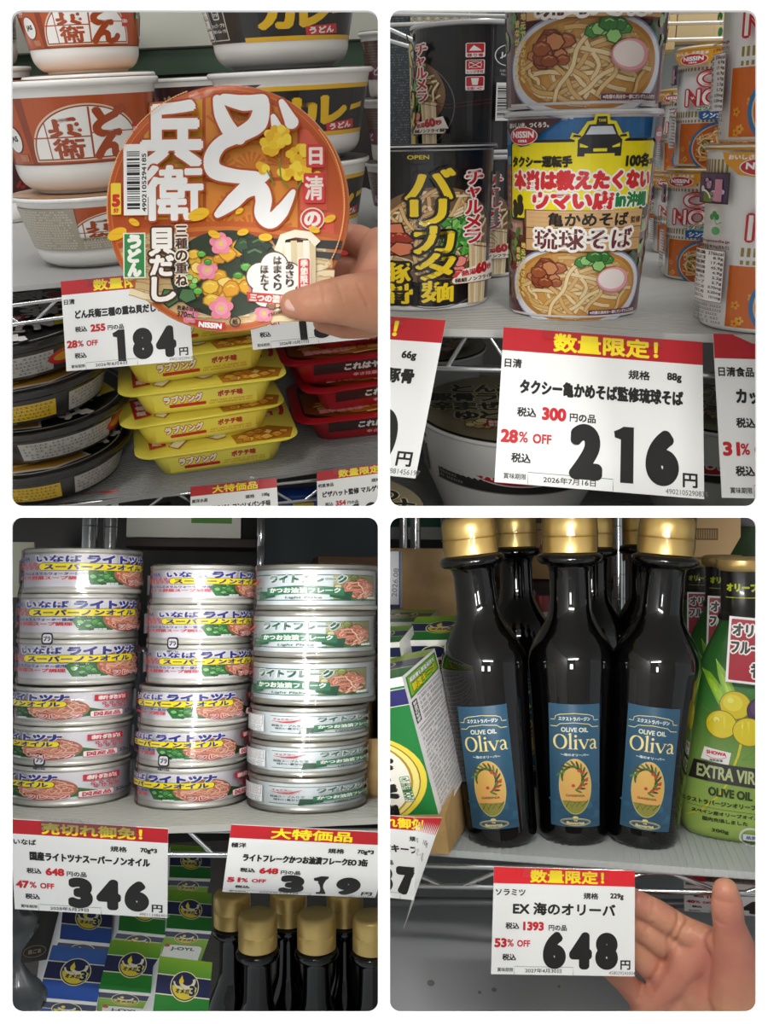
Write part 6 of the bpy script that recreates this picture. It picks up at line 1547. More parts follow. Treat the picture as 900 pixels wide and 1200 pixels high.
    t = B.root('black_box', W(40, 1128, .70), (0, 0, .3)); part('box_body', box(-.030, .022, 0, .06, 0, .055, .002), t, mat('17140F', .4, coat=.3)); a = Art(); a.ring(0, 0, 8, 4, .4, '8A7A5A'); a.text('黒ごま', 0, 0, 9, 3, '8A7A5A', .2, align='c'); part('print', a.build(flat(-.0, .008)), t); tag(t, 'black carton in shadow left of the blue oil boxes', 'carton')
    t = B.root('plastic_bag', W(14, 1190, .56)); rings = []
    rnd = random.Random(8)
    for j in range(13):
        z = j / 12 * .075; w = .014 + .006 * math.sin(j * .9) - .0008 * j
        rings.append([(w * (1 + rnd.uniform(-.12, .12)) * math.cos(2 * math.pi * i / 26), .5 * w * (1 + rnd.uniform(-.15, .15)) * math.sin(2 * math.pi * i / 26), z) for i in range(26)])
    part('bag', loft(rings, smooth=80), t, mat('2E3338', .18, coat=.8, name='dark_plastic')); tag(t, 'crinkled dark plastic bag at the lower left edge', 'plastic bag')
bl_bay()

# ================================================================== lower right bay: oil bottles and the hand
def art_oliva():
    a = Art(rough=.3, coat=.3)
    c1, gold = '27506A', 'E3D38C'
    a.rect(-28, 0, 28, 130, c1); a.up(); rnd = random.Random(5)
    for k in range(26): a.ell(rnd.uniform(-25, 25), rnd.uniform(5, 60), rnd.uniform(3, 7), rnd.uniform(1, 4), rnd.choice(('2C5872', '244A66', '2F6078')), 10)
    a.line([(-27.6, .4), (27.6, .4), (27.6, 129.6), (-27.6, 129.6), (-27.6, .4)], .4, '3E6A82'); a.up()
    a.line([(-26, 113), (-21, 113), (-20, 117), (-15, 119), (0, 120.5), (15, 119), (20, 117), (21, 113), (26, 113)], .7, gold); a.line([(-26, 106), (-19, 106), (-15, 109), (0, 110.5), (15, 109), (19, 106), (26, 106)], .7, gold)
    a.text('エクストラバージン', 0, 114.6, 33, 4, 'D9E0DC', .22, align='c'); a.text('OLIVE OIL', 0, 103, 28, 4.6, 'D9DDC8', .22, align='c', res=4)
    # the big name, thick and thin strokes with serifs
    def O(x, y, r1, r2):
        P = [(x + r1 * math.cos(t), y + r2 * math.sin(t)) for t in np.linspace(0, 2 * math.pi, 33)]; a.line(P, [.7 + 2.0 * abs(math.cos(t)) for t in np.linspace(0, 2 * math.pi, 33)], gold)
    O(-15.5, 90, 6.4, 7.4)
    def stem(x, y0, y1): a.rect(x - 1.15, y0, x + 1.15, y1, gold); a.rect(x - 2.4, y0, x + 2.4, y0 + .7, gold); a.poly([(x - 2.3, y1 - 1.2), (x + 1.15, y1), (x + 1.15, y1 - 1.6), (x - 2.3, y1 - 1.8)], gold)
    stem(-4.6, 82.5, 99.5); stem(1.0, 82.5, 93); a.ell(1, 96.4, 1.4, 1.4, gold, 12)
    a.line([(5.2, 93), (10, 83)], 2.2, gold); a.line([(10, 83), (14.2, 93)], .9, gold); a.rect(3.2, 92.3, 7.6, 93, gold); a.rect(12.2, 92.3, 16, 93, gold)
    a.line([(16.6, 91), (18.2, 92.8), (21, 92.4), (22, 90), (22, 84.6), (22.8, 83), (24.6, 83.2)], [1.2, 1.2, 1.5, 2.2, 2.2, 1.5, .8], gold); a.line([(22, 88.6), (18.6, 87.8), (16.6, 85.6), (17.6, 83.2), (20, 83.2), (22, 85)], [1, 1, 1.6, 1.6, 1, .8], gold)
    a.up(); a.text('〜海のオリーバ〜', 0, 76.5, 30, 2.8, 'CFD8D8', .16, align='c')
    # oval with the olive branch
    a.ell(0, 43, 17.6, 29.5, 'C9C07A', 40); a.up(); a.ell(0, 43, 16.8, 28.7, 'GOLDPIC', 40); a.up(); a.ell(0, 43, 16.8, 28.7, '8A8A3A', 30, a0=212, a1=328); a.up()
    a.line([(-12, 18.5 + 8), (-6, 27.5), (0, 25.8), (8, 27.5), (13, 26)], .5, '5E6A2A')
    for k in range(26):
        t = k / 25; an = 2.9 - t * 4.2; x, y = -2 + 13 * math.cos(an) * (1 - .25 * t), 52 + 13 * math.sin(an); d = an + (.9 if k % 2 else 2.0)
        a.ell(x + 3.4 * math.cos(d), y + 3.4 * math.sin(d), 4.2, 1.15, ('3E5A2A', '5A7A34', '2E4420')[k % 3], 12, rot=d)
    a.line([(-16, 60), (-10, 64), (-2, 64), (6, 59), (10, 50), (6, 42), (0, 40)], .7, '4A3A1E'); a.up()
    for (x, y) in ((4, 60), (8, 57.5), (9, 45), (5, 42.5), (12, 50), (-2, 44)): a.ell(x, y, 1.9, 1.7, 'B8422E', 12)
    a.up(); a.text('GASSINIA', 0, 33.5, 20, 2.2, '5A4A1E', .14, align='c'); a.line([(-10, 21), (-6, 28), (-4, 21), (0, 27), (1, 22), (5, 27), (7, 22), (14, 29)], .8, '4A3A14')
    a.ell(0, 10.4, 3, 1.4, gold, 14); a.up(); a.ell(0, 5.6, 16.5, 4.2, gold, 32); a.up(); a.ell(0, 5.6, 15.8, 3.6, c1, 32); a.up(); a.ring(0, 5.6, 14.6, 2.9, .3, gold); a.text('THE', 0, 7.2, 4, 1.5, gold, .15, align='c'); a.text('Beverità', 0, 4.6, 19, 2.4, gold, .3, align='c')
    return a
GOLDPIC = two_tone('D9B45A', 'E8A868', 60, .3, coat=.3, metal=.2, lo=.3, hi=.7)
def art_green_bottle():
    """canvas in px of the photograph: x -75..75, y 0..270 (bottom up)"""
    a = Art(rough=.28, coat=.5, dz=3e-5)
    for k, pts in enumerate(([(-8, 134), (-26, 158), (-38, 182), (-44, 196), (-34, 192), (-18, 172)], [(-6, 136), (-16, 160), (-26, 190), (-28, 208), (-14, 190), (-2, 160)], [(24, 150), (34, 176), (50, 200), (60, 206), (54, 180), (40, 156)])):
        a.poly(pts, '8ABF2E'); a.up(); c = np.mean(pts, 0); a.line([pts[0], tuple(c), pts[3]], .9, 'D8E86A'); a.poly([tuple(c + (np.array(p) - c) * .55) for p in pts], 'A9D23A'); a.up()
    for pts in ([(-60, 170), (-40, 150), (-14, 140), (-8, 112), (-36, 124), (-56, 150)], [(-50, 128), (-30, 104), (-4, 96), (-24, 120)], [(0, 96), (20, 112), (50, 122), (66, 120), (40, 104)]):
        a.line(pts + [pts[0]], .8, '5E9A4A')
    a.line([(-2, 132), (0, 118), (-4, 100), (-10, 84), (-14, 70), (-26, 52), (-44, 34), (-62, 24)], [3, 3, 2.6, 2.4, 2.2, 2, 1.8, 1.4], 'D6CC3A'); a.up()
    for (x, y, r, c, h) in ((-7, 157, 17, 'E0C81E', 'F4EE7A'), (22, 152, 17, '4A2A52', '8A6A96'), (-22, 134, 17, 'E6D226', 'F6F08A'), (7, 128, 17, 'E2CC20', 'F4EE7A')):
        a.ell(x, y, r, r * .95, '8A7A14' if c[0] == 'E' else '241428', 30); a.up(); a.ell(x, y, r * .95, r * .9, c, 30); a.up(); a.ell(x - r * .15, y + r * .15, r * .62, r * .55, 'EEDC3E' if c[0] == 'E' else '5E3C68', 24); a.up(); a.ell(x - r * .3, y + r * .3, r * .2, r * .18, h, 12); a.up()
    a.poly([(-40, 107), (-11, 103), (-14, 89), (-44, 93)], 'F4F2EE'); a.up(); a.text('SHOWA', -27, 101, 21, 3.6, 'D2302E', .45, align='c', rot=-.06); a.ring(-27, 98.6, 11, 3.6, .6, 'D2302E', 190, 350); a.text('昭和産業', -27, 93, 14, 2.4, '3A3A3A', .2, align='c')
    a.poly([(-52, 91), (66, 86), (68, 64), (-58, 70)], '2A2826'); a.up(); a.text('EXTRA VIRGIN', -6, 78.2, 84, 13.5, 'B9C48A', .5, align='c', res=5, rot=-.045); a.text('OLIVE OIL', -12, 57.5, 46, 9, '2E3A1A', .55, align='c', res=5, rot=-.02)
    a.text('エクストラバージンオリーブオイル', -66, 45, 100, 5.4, '2E3A1A', .3, rot=.0); a.line([(-58, 39), (60, 37)], .4, '3E4A22'); a.text('スペイン産オリーブオイルを', -54, 33, 78, 4.6, '2E3A1A', .25); a.text('国内充填しました', -42, 25, 48, 4.6, '2E3A1A', .25); a.text('300g', -32, 12, 18, 5, '2E3A1A', .3)
    a.ring(10, 9, 12, 11, 2.6, 'D8DCD0'); a.rrect(1, 5, 19, 13, 1, 'DDE4EC'); a.up(); a.text('品質', 10, 9, 11, 4, '4A5A8A', .3, align='c')
    return a
def art_tag():
    a = Art(rough=.4, coat=.3); a.rrect(0, 0, 60, 74, 3, 'F3EEEE'); a.up(); a.rrect(2.6, 2.6, 57.4, 71.4, 1.5, 'A81E30'); a.up()
    a.otext('オリーブの', 5, 60, 58, 14, '3A3A38', 'F6F0EC', .8, 2.4, on=10); a.otext('フルーティな', 4, 40, 62, 14, '3A3A38', 'F6F0EC', .8, 2.4, on=10); a.otext('香り', 26, 16, 32, 16, '3A3A38', 'F6F0EC', .8, 2.4, on=10)
    return a

def br_bay():
    B = Bay(672, 606, .0, 680, 1, -1)
    zs = B.at(672, 991, .60).z
    OL = art_oliva()
    def radius(z, s, H):
        P = bottle_profile(s, H)
        for (r0, z0), (r1, z1) in zip(P[:-1], P[1:]):
            if z0 <= z <= z1 and z1 > z0 and z > .02: return r0 + (r1 - r0) * (z - z0) / (z1 - z0)
        return P[8][0]
    def bottle(pxb, pyb, pxt, pyt, ringw, rot, label, lab=True):
        pf = B.on(pxb, pyb, zs); s = 1.0
        d = Vector((pf.x, pf.y, 0)).normalized()
        s = B.px(pf, ringw / 2) / .0244 * 1.02
        c = pf + d * .0275 * s; s = B.px(c, ringw / 2) / .0244
        zr = B.up(c, pyt); H = zr * .26 / .237
        top = c + Vector((0, 0, zr)); dx = B.px(top, pxt - B.proj(top)[0]); tilt = math.atan2(dx, zr)
        t = B.root('oil_bottle', c, (0, tilt, 0))
        t.matrix_basis = B.M.to_4x4() @ Matrix.Translation(c) @ Matrix.Rotation(tilt, 4, 'Y') @ Matrix.Rotation(B.facing(c) + rot, 4, 'Z')
        part('glass', lathe(bottle_profile(s, H), 96, 60), t, GLASS)
        part('cap', lathe(cap_profile(H, s), 80, 40), t, GOLD)
        q = .0204 * s
        part('film_sleeve', lathe([(q, .243 * H / .26), (q * 1.02, .248 * H / .26), (q * 1.01, .266 * H / .26), (q * .99, .2755 * H / .26), (q * .7, .2765 * H / .26)], 40, 80), t, clear_film(.8, .1))
        part('tear_strip', tube([(q * 1.02 * math.cos(x), q * 1.02 * math.sin(x), .2560 * H / .26) for x in np.linspace(0, 6.283, 41)], .0004, 6), t, mat('B8923E', .3, metal=.7))
        if lab:
            z0, z1 = .0175 * H / .26, .1185 * H / .26
            part('printed_label', OL.build(cone_canvas(z0, z1, radius(z0, s, H), radius(z1, s, H), W=45, Hn=130), step=3, base=3.0e-4, special={'GOLDPIC': GOLDPIC}), t)
        tag(t, label, 'oil bottle', 'dark olive oil bottles with gold caps'); print('bottle', c, s, H, tilt); return t
    bottle(590, 996, 553, 655, 77, -.16, 'dark oil bottle with blue label, left of the three in front, leaning left')
    bottle(672, 993, 668, 654, 77, .06, 'dark oil bottle with blue label, middle of the three in front')
    bottle(752, 997, 778, 655, 77, .02, 'dark oil bottle with blue label, right of the three in front')
    bottle(612, 925, 604, 646, 60, .1, 'dark oil bottle in the second row behind the left and middle ones')
    bottle(690, 925, 693, 646, 60, .1, 'dark oil bottle in the second row behind the middle one')
    bottle(764, 925, 756, 643, 60, .1, 'dark oil bottle in the second row behind the right one')
    # shelf
    pf = B.on(700, 1007, zs); print('BR front', B.depth(pf), pf, zs)
    ribbed_shelf(B, zs - .0004, -.3, .5, pf.y, pf.y + .42, 'shelf_sheet_board', 'clear ribbed plastic shelf sheet under the olive oil bottles', 'C6CAC8', pitch=.0046, thick=.005, along='y')
    rack_edge(B, B.back(430, 1012, pf.y + .002), B.back(920, 1026, pf.y + .002), B.back(430, 1036, pf.y + .002), B.back(920, 1048, pf.y + .002), r=.0019, n=6, label='chrome wire shelf edge above the 648 price card', shift=.3)
    t = B.root('support_rail', B.back(440, 1056, pf.y + .07)); a0 = B.back(440, 1056, pf.y + .07); part('rail', tube([Vector(), B.back(900, 1060, pf.y + .07) - a0], .003), t, mat('8E9092', .35, metal=.7)); tag(t, 'grey support rail behind the wire shelf edge', 'rail')
    K = B; B = Bay(672, 150, .0, 680, 1, -1); zf = B.at(672, 1120, .66).z
    ribbed_shelf(B, zf, -.6, .6, .2, 1.0, 'lower_shelf_board', 'smooth grey lower deck below the olive oil shelf', 'B4B6B8', pitch=2.0, rough=.55)
    for (px, py, w) in ((505, 1152, .0026), (562, 1163, .0013), (579, 1160, .0018), (655, 1156, .001)):
        t = B.root('scuff_mark', B.on(px, py, zf) + Vector((0, 0, .0001))); part('mark', lathe([(0, .0001), (w, 0)], 12), t, mat('85827E', .6)); tag(t, {505: 'faint grey scuff on the deck at the left', 562: 'small dark scuff on the deck, left of a pair', 579: 'small dark scuff on the deck, right of a pair', 655: 'tiny dark scuff on the deck under the 648 card'}[px], 'scuff')
    B = K; YC = B.depth(pf) - .042
    price_card(B, [(583, 1017), (741, 1020), (747, 1144), (571, 1141)], '数量限定！', 'ソラミツ', '229g', 'EX 海のオリーバ', '1393', '53', '648', '2027年4月30日', '4580292430045', 'price card reading 648 held up between the fingers of a hand', Yc=YC, namew=86, name_h=10, red='E0222C')
    price_card(B, [(803, 1026), (932, 1032), (930, 1078), (800, 1066)], '数量限定！', '昭和産業', '300g', 'エクストラバージンオイル', '1078', '40', '648', '2027年4月30日', '4901760430045', 'price card partly hidden behind the raised thumb at the right', Yc=B.depth(pf) + .004)
    def bend(x, y, W, H):
        xf = W * .17; v = (H / 2 - y) / H; t = np.maximum(x - xf, 0)
        X = np.where(x > xf, xf + t * (.55 - .85 * v), x); Zz = np.where(x > xf, y - t * (.25 + .9 * v), y); Yy = np.where(x > xf, t * .45, 0.0)
        n = np.where((x > xf)[:, None], np.array([[.55, -.8, .1]]), np.array([[0, -1.0, 0]])); return np.stack([X, Yy, Zz], 1), n
    price_card(B, [(378, 952), (540, 960), (540, 1062), (378, 1042)], '売切れ御免！', '日清オイリオ', '145g', 'えごま油鮮度キープボトル', '1382', '53', '378', '2027年3月26日', '4902380205357', 'price card with a folded right edge at the left side of the olive oil bay', Yc=.512, bend=bend)
    # ---- sesame / perilla oil cartons at the left
    def skew_box(name, A, Bp, D, depthv, side_art, front_art, label, m):
        """A near top corner, Bp far top corner of the side face, D near bottom corner (local points)"""
        ab, ad = Bp - A, D - A; n = ab.cross(ad).normalized(); n = -n if n.x > 0 else n
        t = B.root(name, A)
        V = [Vector(), ab, ab + ad, ad]; V += [v + n * depthv for v in V]
        part('box_body', pydata(V, [(0, 1, 2, 3), (4, 7, 6, 5), (0, 3, 7, 4), (1, 5, 6, 2), (0, 4, 5, 1), (3, 2, 6, 7)]), t, m)
        def fs(x, y):
            u = x[:, None] / (ab.length); w = -y[:, None] / ad.length; return np.array(ab)[None] * u + np.array(ad)[None] * w, np.tile(-np.array(n), (len(x), 1))
        part('printed_side', side_art(ab.length * 1000, ad.length * 1000).build(fs, base=2e-4), t)
        nf = -np.array(ab.normalized())
        def ff(x, y):
            return np.array(n)[None] * (depthv - x[:, None]) + np.array(ad)[None] * (-y[:, None] / ad.length), np.tile(nf, (len(x), 1))
        part('printed_front', front_art(depthv * 1000, ad.length * 1000).build(ff, base=2e-4, special={'GREEN': mat('1E7A3A', .35, coat=.3)}), t)
        nt = -np.array(ad.normalized())
        def ft(x, y): return np.array(n)[None] * (depthv - x[:, None]) + np.array(ab)[None] * (y[:, None] / ab.length), np.tile(nt, (len(x), 1))
        part('printed_top', art_omega(depthv * 1000, ab.length * 1000, True).build(ft, base=2e-4, special={'GREEN': gradient('0F6A2E', 'A8C92A', 'Y', 0, .07, c3='2E8A2E')}), t)
        tag(t, label, 'oil box', 'perilla oil cartons'); return t
    def side(w, h):
        a = Art(rough=.4); a.rect(0, -h, w, 0, 'E9E6E6'); a.up(); a.poly([(w * .06, -h * .02), (w * .97, -h * .02), (w * .97, -h * .15), (w * .06, -h * .17)], '3E8A2E'); a.up(); a.poly([(w * .1, -h * .03), (w * .93, -h * .03), (w * .93, -h * .14), (w * .1, -h * .155)], '86C23A'); a.up()
        a.otext('開封後も鮮度長持ち', w * .14, -h * .058, w * .74, h * .035, 'F4F6EA', '24501A', .25, .7); a.otext('鮮度キープ', w * .16, -h * .112, w * .7, h * .055, 'F3DE22', '24501A', .4, .9)
        a.rect(w * .05, -h * .34, w * .18, -h * .19, '1A1A18'); a.up(); a.vtext('鮮度の秘密', w * .115, -h * .195, w * .09, h * .024, h * .028, 'F0EEEA', .15)
        a.lines_of_print(w * .24, -h * .36, w * .94, -h * .19, 5, '4A4642', 3); a.line([(w * .22, -h * .18), (w * .95, -h * .18)], .3, '4A4642'); a.line([(w * .05, -h * .37), (w * .95, -h * .37)], .3, '6A6662'); a.lines_of_print(w * .08, -h * .98, w * .94, -h * .38, 20, '4A4642', 6); return a
    def front(w, h):
        a = Art(rough=.4); a.rect(0, -h, w, 0, '1E7A3A'); a.up(); a.rect(0, -h * .06, w, 0, 'F1F0EC'); a.rect(0, -h * .19, w, -h * .075, 'E8E6C8'); a.up(); a.rect(0, -h * .185, w, -h * .08, '2A2A6A'); a.up()
        a.ell(w * .40, -h * .66, w * .59, h * .335, 'E9D24A', 44); a.up(); a.ell(w * .38, -h * .66, w * .56, h * .32, '8A6A14', 44); a.up(); a.ell(w * .38, -h * .66, w * .55, h * .315, 'F0E28A', 44); a.up(); a.ell(w * .36, -h * .66, w * .52, h * .305, 'B8922A', 44); a.up(); a.ell(w * .35, -h * .66, w * .51, h * .30, 'F4F2E8', 44); a.up()
        a.text('J-OYL', w * .40, -h * .42, w * .5, h * .045, '24502E', .6, align='c')
        for i, c in enumerate('えごま油'): a.text(c, w * (.62 - .01 * i), -h * (.50 + .125 * i), w * (.26 if i < 3 else .2), h * (.10 if i < 3 else .07), '1A1A18', 1.1, align='c')
        a.rrect(w * .77, -h * .84, w * .85, -h * .66, 1, '5E9A6A'); a.up(); a.rrect(w * .775, -h * .835, w * .845, -h * .665, 1, 'F4F2E8'); a.up(); a.vtext('えごま油100%', w * .81, -h * .67, w * .07, h * .018, h * .02, '2E6A3A', .1)
        return a
    W = lambda px, py, Y: B.at(px, py, Y)
    wm = mat('ECEBE8', .4, coat=.2)
    skew_box('oil_box', W(471, 793, .53), W(509, 760, .62), W(516, 962, .54), .075, side, front, 'white and green oil carton leaning at the lower left with small print on its side', wm)
    for (cs, Yc, lb) in (([(489, 722), (562, 722), (548, 749), (470, 751)], .66, 'green topped oil carton in the second row with oval emblem on top'), ([(440, 714), (513, 715), (498, 728), (420, 730)], .76, 'green topped oil carton in the back row by the cardboard'),
                         ([(420, 736), (484, 733), (468, 752), (400, 756)], .64, 'green topped oil carton at the left edge of the second row')):
        fitted_box(B, 'oil_box', cs, .055, .055, .09, Yc=Yc, art_top=art_omega(55, 55, True), art_front=art_omega_front(55, True), top_special={'GREEN': GREEN_G}, front_special={'GREEN': GREEN_F}, m=wm); tag(ALL[-1][0], lb, 'oil box', 'perilla oil cartons')
    def pnl(x0, x1, y0, y1, Y, col, label, name='back_panel', dep=.01, art=None, metal=0, cat='panel', m=None):
        a0 = B.back(x0, y1, Y); a1 = B.back(x1, y1, Y); t = B.root(name, a0); wd, ht = a1.x - a0.x, B.up(a0, y0)
        part('body', box(0, wd, 0, dep, 0, ht, .0006), t, m or mat(col, .7, var=.08, scale=15, metal=metal))
        if art: part('print', art(wd * 1000, ht * 1000).build(flat(), base=2e-4), t)
        tag(t, label, cat); return t
    card = two_tone('C4A070', 'D6B484', 30, .85)
    pnl(400, 548, 642, 770, .84, '9A7F58', 'brown cardboard flap standing behind the oil cartons', 'cardboard_flap', .004, m=card, cat='cardboard')
    def tagart(w, h):
        a = Art(); a.rect(0, 0, w, h, 'E9E9EE'); a.rect(0, 0, w, h * .06, '2A3A7A'); a.rect(w * .95, 0, w, h, '2A3A7A'); a.up(); a.text('2026.08', w * .8, h * .45, h * .5, w * .2, '8A8A90', .1, rot=1.5, align='c'); return a
    pnl(440, 469, 646, 712, .80, 'E9E9EE', 'white card with a blue edge at the left in front of the cardboard flap', 'carton', .01, tagart, cat='carton')
    # cardboard tray under the cartons
    t = B.root('cardboard_tray', W(523, 1000, .548)); o0 = W(523, 1000, .548)
    f0, f1, f2, f3 = W(440, 958, .535), W(521, 956, .535), W(526, 1001, .545), W(440, 998, .545)
    s1, s2 = W(541, 897, .635), W(548, 965, .64)
    def slab(q, nrm, th=.003):
        V = [v - o0 for v in q] + [v - o0 + nrm * th for v in q]; return pydata(V, [(0, 1, 2, 3), (4, 7, 6, 5), (0, 4, 5, 1), (1, 5, 6, 2), (2, 6, 7, 3), (3, 7, 4, 0)])
    c2 = two_tone('A58350', 'B8965F', 30, .85)
    part('front_wall', slab([f0, f1, f2, f3], Vector((0, 1, 0))), t, c2); part('side_wall', slab([f1, s1, s2, f2], Vector((-1, 0, 0))), t, c2); tag(t, 'open cardboard tray holding the leaning oil carton', 'cardboard tray')
    # ---- background
    pnl(380, 960, 560, 1000, 1.25, '17120F', 'near-black board at the very back of the olive oil bay')
    def print1(w, h):
        a = Art(rough=.7); a.rect(0, 0, w, h, 'DCB684'); a.up(); a.text('上', w * .62, h * .62, w * .1, h * .18, '5A4028', .5, align='c'); a.rect(w * .45, h * .26, w * .8, h * .40, '8A6A44'); a.up()
        for k in range(16): a.rect(w * (.46 + k * .021), h * .28, w * (.468 + k * .021), h * .38, 'C9A878')
        a.text('取扱注意', w * .2, h * .86, w * .3, h * .1, 'C8623A', .6); a.text('横積厳禁', w * .12, h * .68, w * .3, h * .09, 'C8623A', .4); return a
    pnl(738, 868, 560, 658, 1.0, 'C29A68', 'light brown cardboard box with grey print at the upper right', 'cardboard_box', .12, print1, cat='cardboard box')
    def print2(w, h):
        a = Art(rough=.7); a.rect(0, 0, w, h, 'D0A670'); a.up(); a.rect(w * .2, h * .55, w * .4, h * .75, '7A5E38'); a.line([(w * .3, h * .22), (w * .36, h * .36)], 4, 'B8402E'); a.rect(0, h * .48, w, h * .49, '7A5E38'); return a
    pnl(596, 712, 560, 678, 1.05, 'D0A670', 'brown cardboard boxes behind the middle bottle', 'cardboard_box', .12, print2, cat='cardboard box')
    pnl(520, 598, 560, 650, 1.1, 'CBA066', 'brown cardboard box behind the left bottle', 'cardboard_box', .1, cat='cardboard box')
    pnl(540, 722, 681, 690, 1.02, '3A2A20', 'dark brown shelf board behind the bottles', 'shelf_board', .1)
    pnl(866, 940, 560, 628, 1.05, '6E6A72', 'grey panel in the upper right corner', 'back_panel')
    pnl(455, 528, 560, 632, 1.1, 'C9CCC4', 'white carton with a green stripe at the upper left', 'carton', .08, lambda w, h: (lambda a: (a.rect(0, 0, w, h, 'C9CCC4'), a.up(), a.rect(0, h * .2, w, h * .42, '2E6A50'), a)[-1])(Art(rough=.6)), cat='carton')
    for px, w_, Y, y1, lb in ((473, 5, 1.0, 645, 'left steel post at the upper left'), (487, 6, .98, 645, 'second steel post at the upper left'), (725, 8, .98, 780, 'chrome upright post between the middle and right bottles')):
        p = B.at(px, y1, Y); t = B.root('steel_post', p); r = B.px(p, w_); part('post', lathe([(0, 0), (r, 0)] + [q for k in range(9) for q in ((r, .02 + k * .025), (r * .93, .0205 + k * .025), (r, .021 + k * .025))] + [(r, .26), (0, .26)], 32), t, CHROME()); tag(t, lb, 'post')
    for px, py, wd, col, lb in ((617, 745, 16, '6E6A6A', 'blurred grey tin behind the left bottles'), (634, 750, 13, 'A8242A', 'blurred red tin behind the middle bottle')):
        p = B.at(px, py, .98); t = B.root('tin', p); r = B.px(p, wd / 2 + 3); part('tin_body', lathe([(0, .0), (r * .95, 0), (r, .001), (r, .045), (r * .95, .047), (0, .047)], 40), t, mat(col, .35, coat=.3, var=.2)); part('band', lathe([(r * 1.01, .016), (r * 1.01, .03)], 40), t, mat('C9C4C0', .4)); tag(t, lb, 'tin')
    # ---- green squeeze bottles
    GA, TG = art_green_bottle(), art_tag()
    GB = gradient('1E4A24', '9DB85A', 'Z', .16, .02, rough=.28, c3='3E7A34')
    prof = [(0, 62, .7), (4, 67, .75), (14, 70, .8), (40, 72, .85), (60, 72, .85), (90, 67, .82), (130, 61, .8), (170, 56, .8), (200, 48, .82), (225, 38, .85), (243, 29, .92), (252, 25, 1), (262, 24, 1)]
    def gbottle(px, py, k, label, tagoff, seq):
        pf = B.on(px, py, zs); c = pf + Vector((pf.x, pf.y, 0)).normalized() * B.px(pf, 32 * k); u = B.px(c, 1.0) * k * 1.0      # metres per photo pixel
        t = B.root('squeeze_bottle', c, (0, 0, B.facing(c) + (-.04)))
        n = 56; D = .40
        def sec(y):
            for (a0, b0, c0), (a1, b1, c1) in zip(prof[:-1], prof[1:]):
                if a0 <= y <= a1: f = (y - a0) / (a1 - a0); f2 = f * f * (3 - 2 * f) if False else f; return b0 + (b1 - b0) * f2, (b0 + (b1 - b0) * f2) * (c0 + (c1 - c0) * f2) * (.62 if y < 200 else .62 + .38 * min(1, (y - 200) / 52))
            return prof[-1][1], prof[-1][1]
        ys = list(np.linspace(0, 262, 34)); rings = []
        for y in ys:
            hx, hy = sec(y); rings.append([(u * hx * math.copysign(abs(math.cos(q)) ** .85, math.cos(q)), u * hy * math.copysign(abs(math.sin(q)) ** .85, math.sin(q)), u * y) for q in [2 * math.pi * i / n for i in range(n)]])
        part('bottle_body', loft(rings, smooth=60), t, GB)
        r = 25 * u
        part('cap_skirt', lathe([(r * 1.02, 252 * u), (r * 1.12, 254 * u), (r * 1.12, 258 * u), (r, 262 * u), (r * .96, 300 * u), (r * 1.0, 312 * u)], 48, 50), t, mat('1B1917', .3, coat=.5))
        part('cap', lathe([(r * 1.0, 310 * u), (r * 1.16, 313 * u), (r * 1.2, 318 * u), (r * 1.18, 323 * u), (r * 1.0, 326 * u), (0, 327 * u)], 48, 50), t, mat('D8B674', .35, metal=.6))
        m = Art(rough=.3); m.text('オリーブ', 0, 292, 36, 9, 'C9D42E', .7, align='c'); m.line([(-20, 280), (20, 280)], .8, 'C9D42E')
        def fc(x, y): an = x / (r * .001 / u * 1000 * 1e-3) if False else x / r * u * 1000 - math.pi / 2; rr = r * .985; return np.stack([rr * np.cos(an), rr * np.sin(an), y * u * 1000], 1), np.stack([np.cos(an), np.sin(an), 0 * an], 1)
        part('cap_print', m.build(fc, step=4), t)
        def fb(x, y):
            X, Yc_ = x * 1000, y * 1000; hx = np.interp(Yc_, [p[0] for p in prof], [p[1] for p in prof]); hy = np.array([sec(min(261, max(0, q)))[1] for q in Yc_])
            s_ = np.clip(X / hx, -.985, .985); cosq = np.sign(s_) * np.abs(s_) ** (1 / .85); yy = -hy * np.abs(np.sqrt(1 - cosq ** 2)) ** .85
            return np.stack([s_ * hx * u, yy * u, Yc_ * u], 1), np.stack([s_ * .7, -np.ones_like(s_), np.zeros_like(s_)], 1) / np.sqrt(1 + (s_ * .7) ** 2)[:, None]
        part('printed_label', GA.build(fb, step=6, base=4e-4), t)
        t2 = B.root('hang_tag', c + Vector((0, -u * 52, 0)) + Vector((tagoff[0] * u, 0, tagoff[1] * u)), (0, tagoff[2], B.facing(c)))
        w_ = .001
        sc = u
        part('tag_card', box(0, 60 * sc, 0, .0006, 0, 74 * sc, .0001), t2, mat('F3EEEE', .5)); part('tag_print', TG.build(lambda x, y: (np.stack([x * 1000 * sc, 0 * x, y * 1000 * sc], 1), np.tile(np.array([0, -1.0, 0]), (len(x), 1)))), t2); tag(t2, label[1], 'tag', 'red tags hanging from the squeeze bottles')
        tag(t, label[0], 'oil bottle', 'green olive oil squeeze bottles')
        return t
    gbottle(871, 989, 1.0, ('green olive oil squeeze bottle with yellow olives, in front at the right', 'red and white tag on the front green bottle'), (-27, 188, .06), 0)
    gbottle(848, 925, .82, ('green olive oil squeeze bottle behind the front one, gold top showing', 'red and white tag on the second green bottle'), (-30, 198, .03), 1)
    gbottle(820, 880, .68, ('green olive oil squeeze bottle in the third row', 'red and white tag on the third green bottle, in shade'), (-26, 196, .0), 2)
    gbottle(803, 850, .58, ('green olive oil squeeze bottle farthest back, only its cap showing', 'red tag on the farthest green bottle'), (-26, 196, 0), 3)
    rnd = random.Random(4)
    t = B.root('green_bag', B.at(880, 700, .95)); rings = []
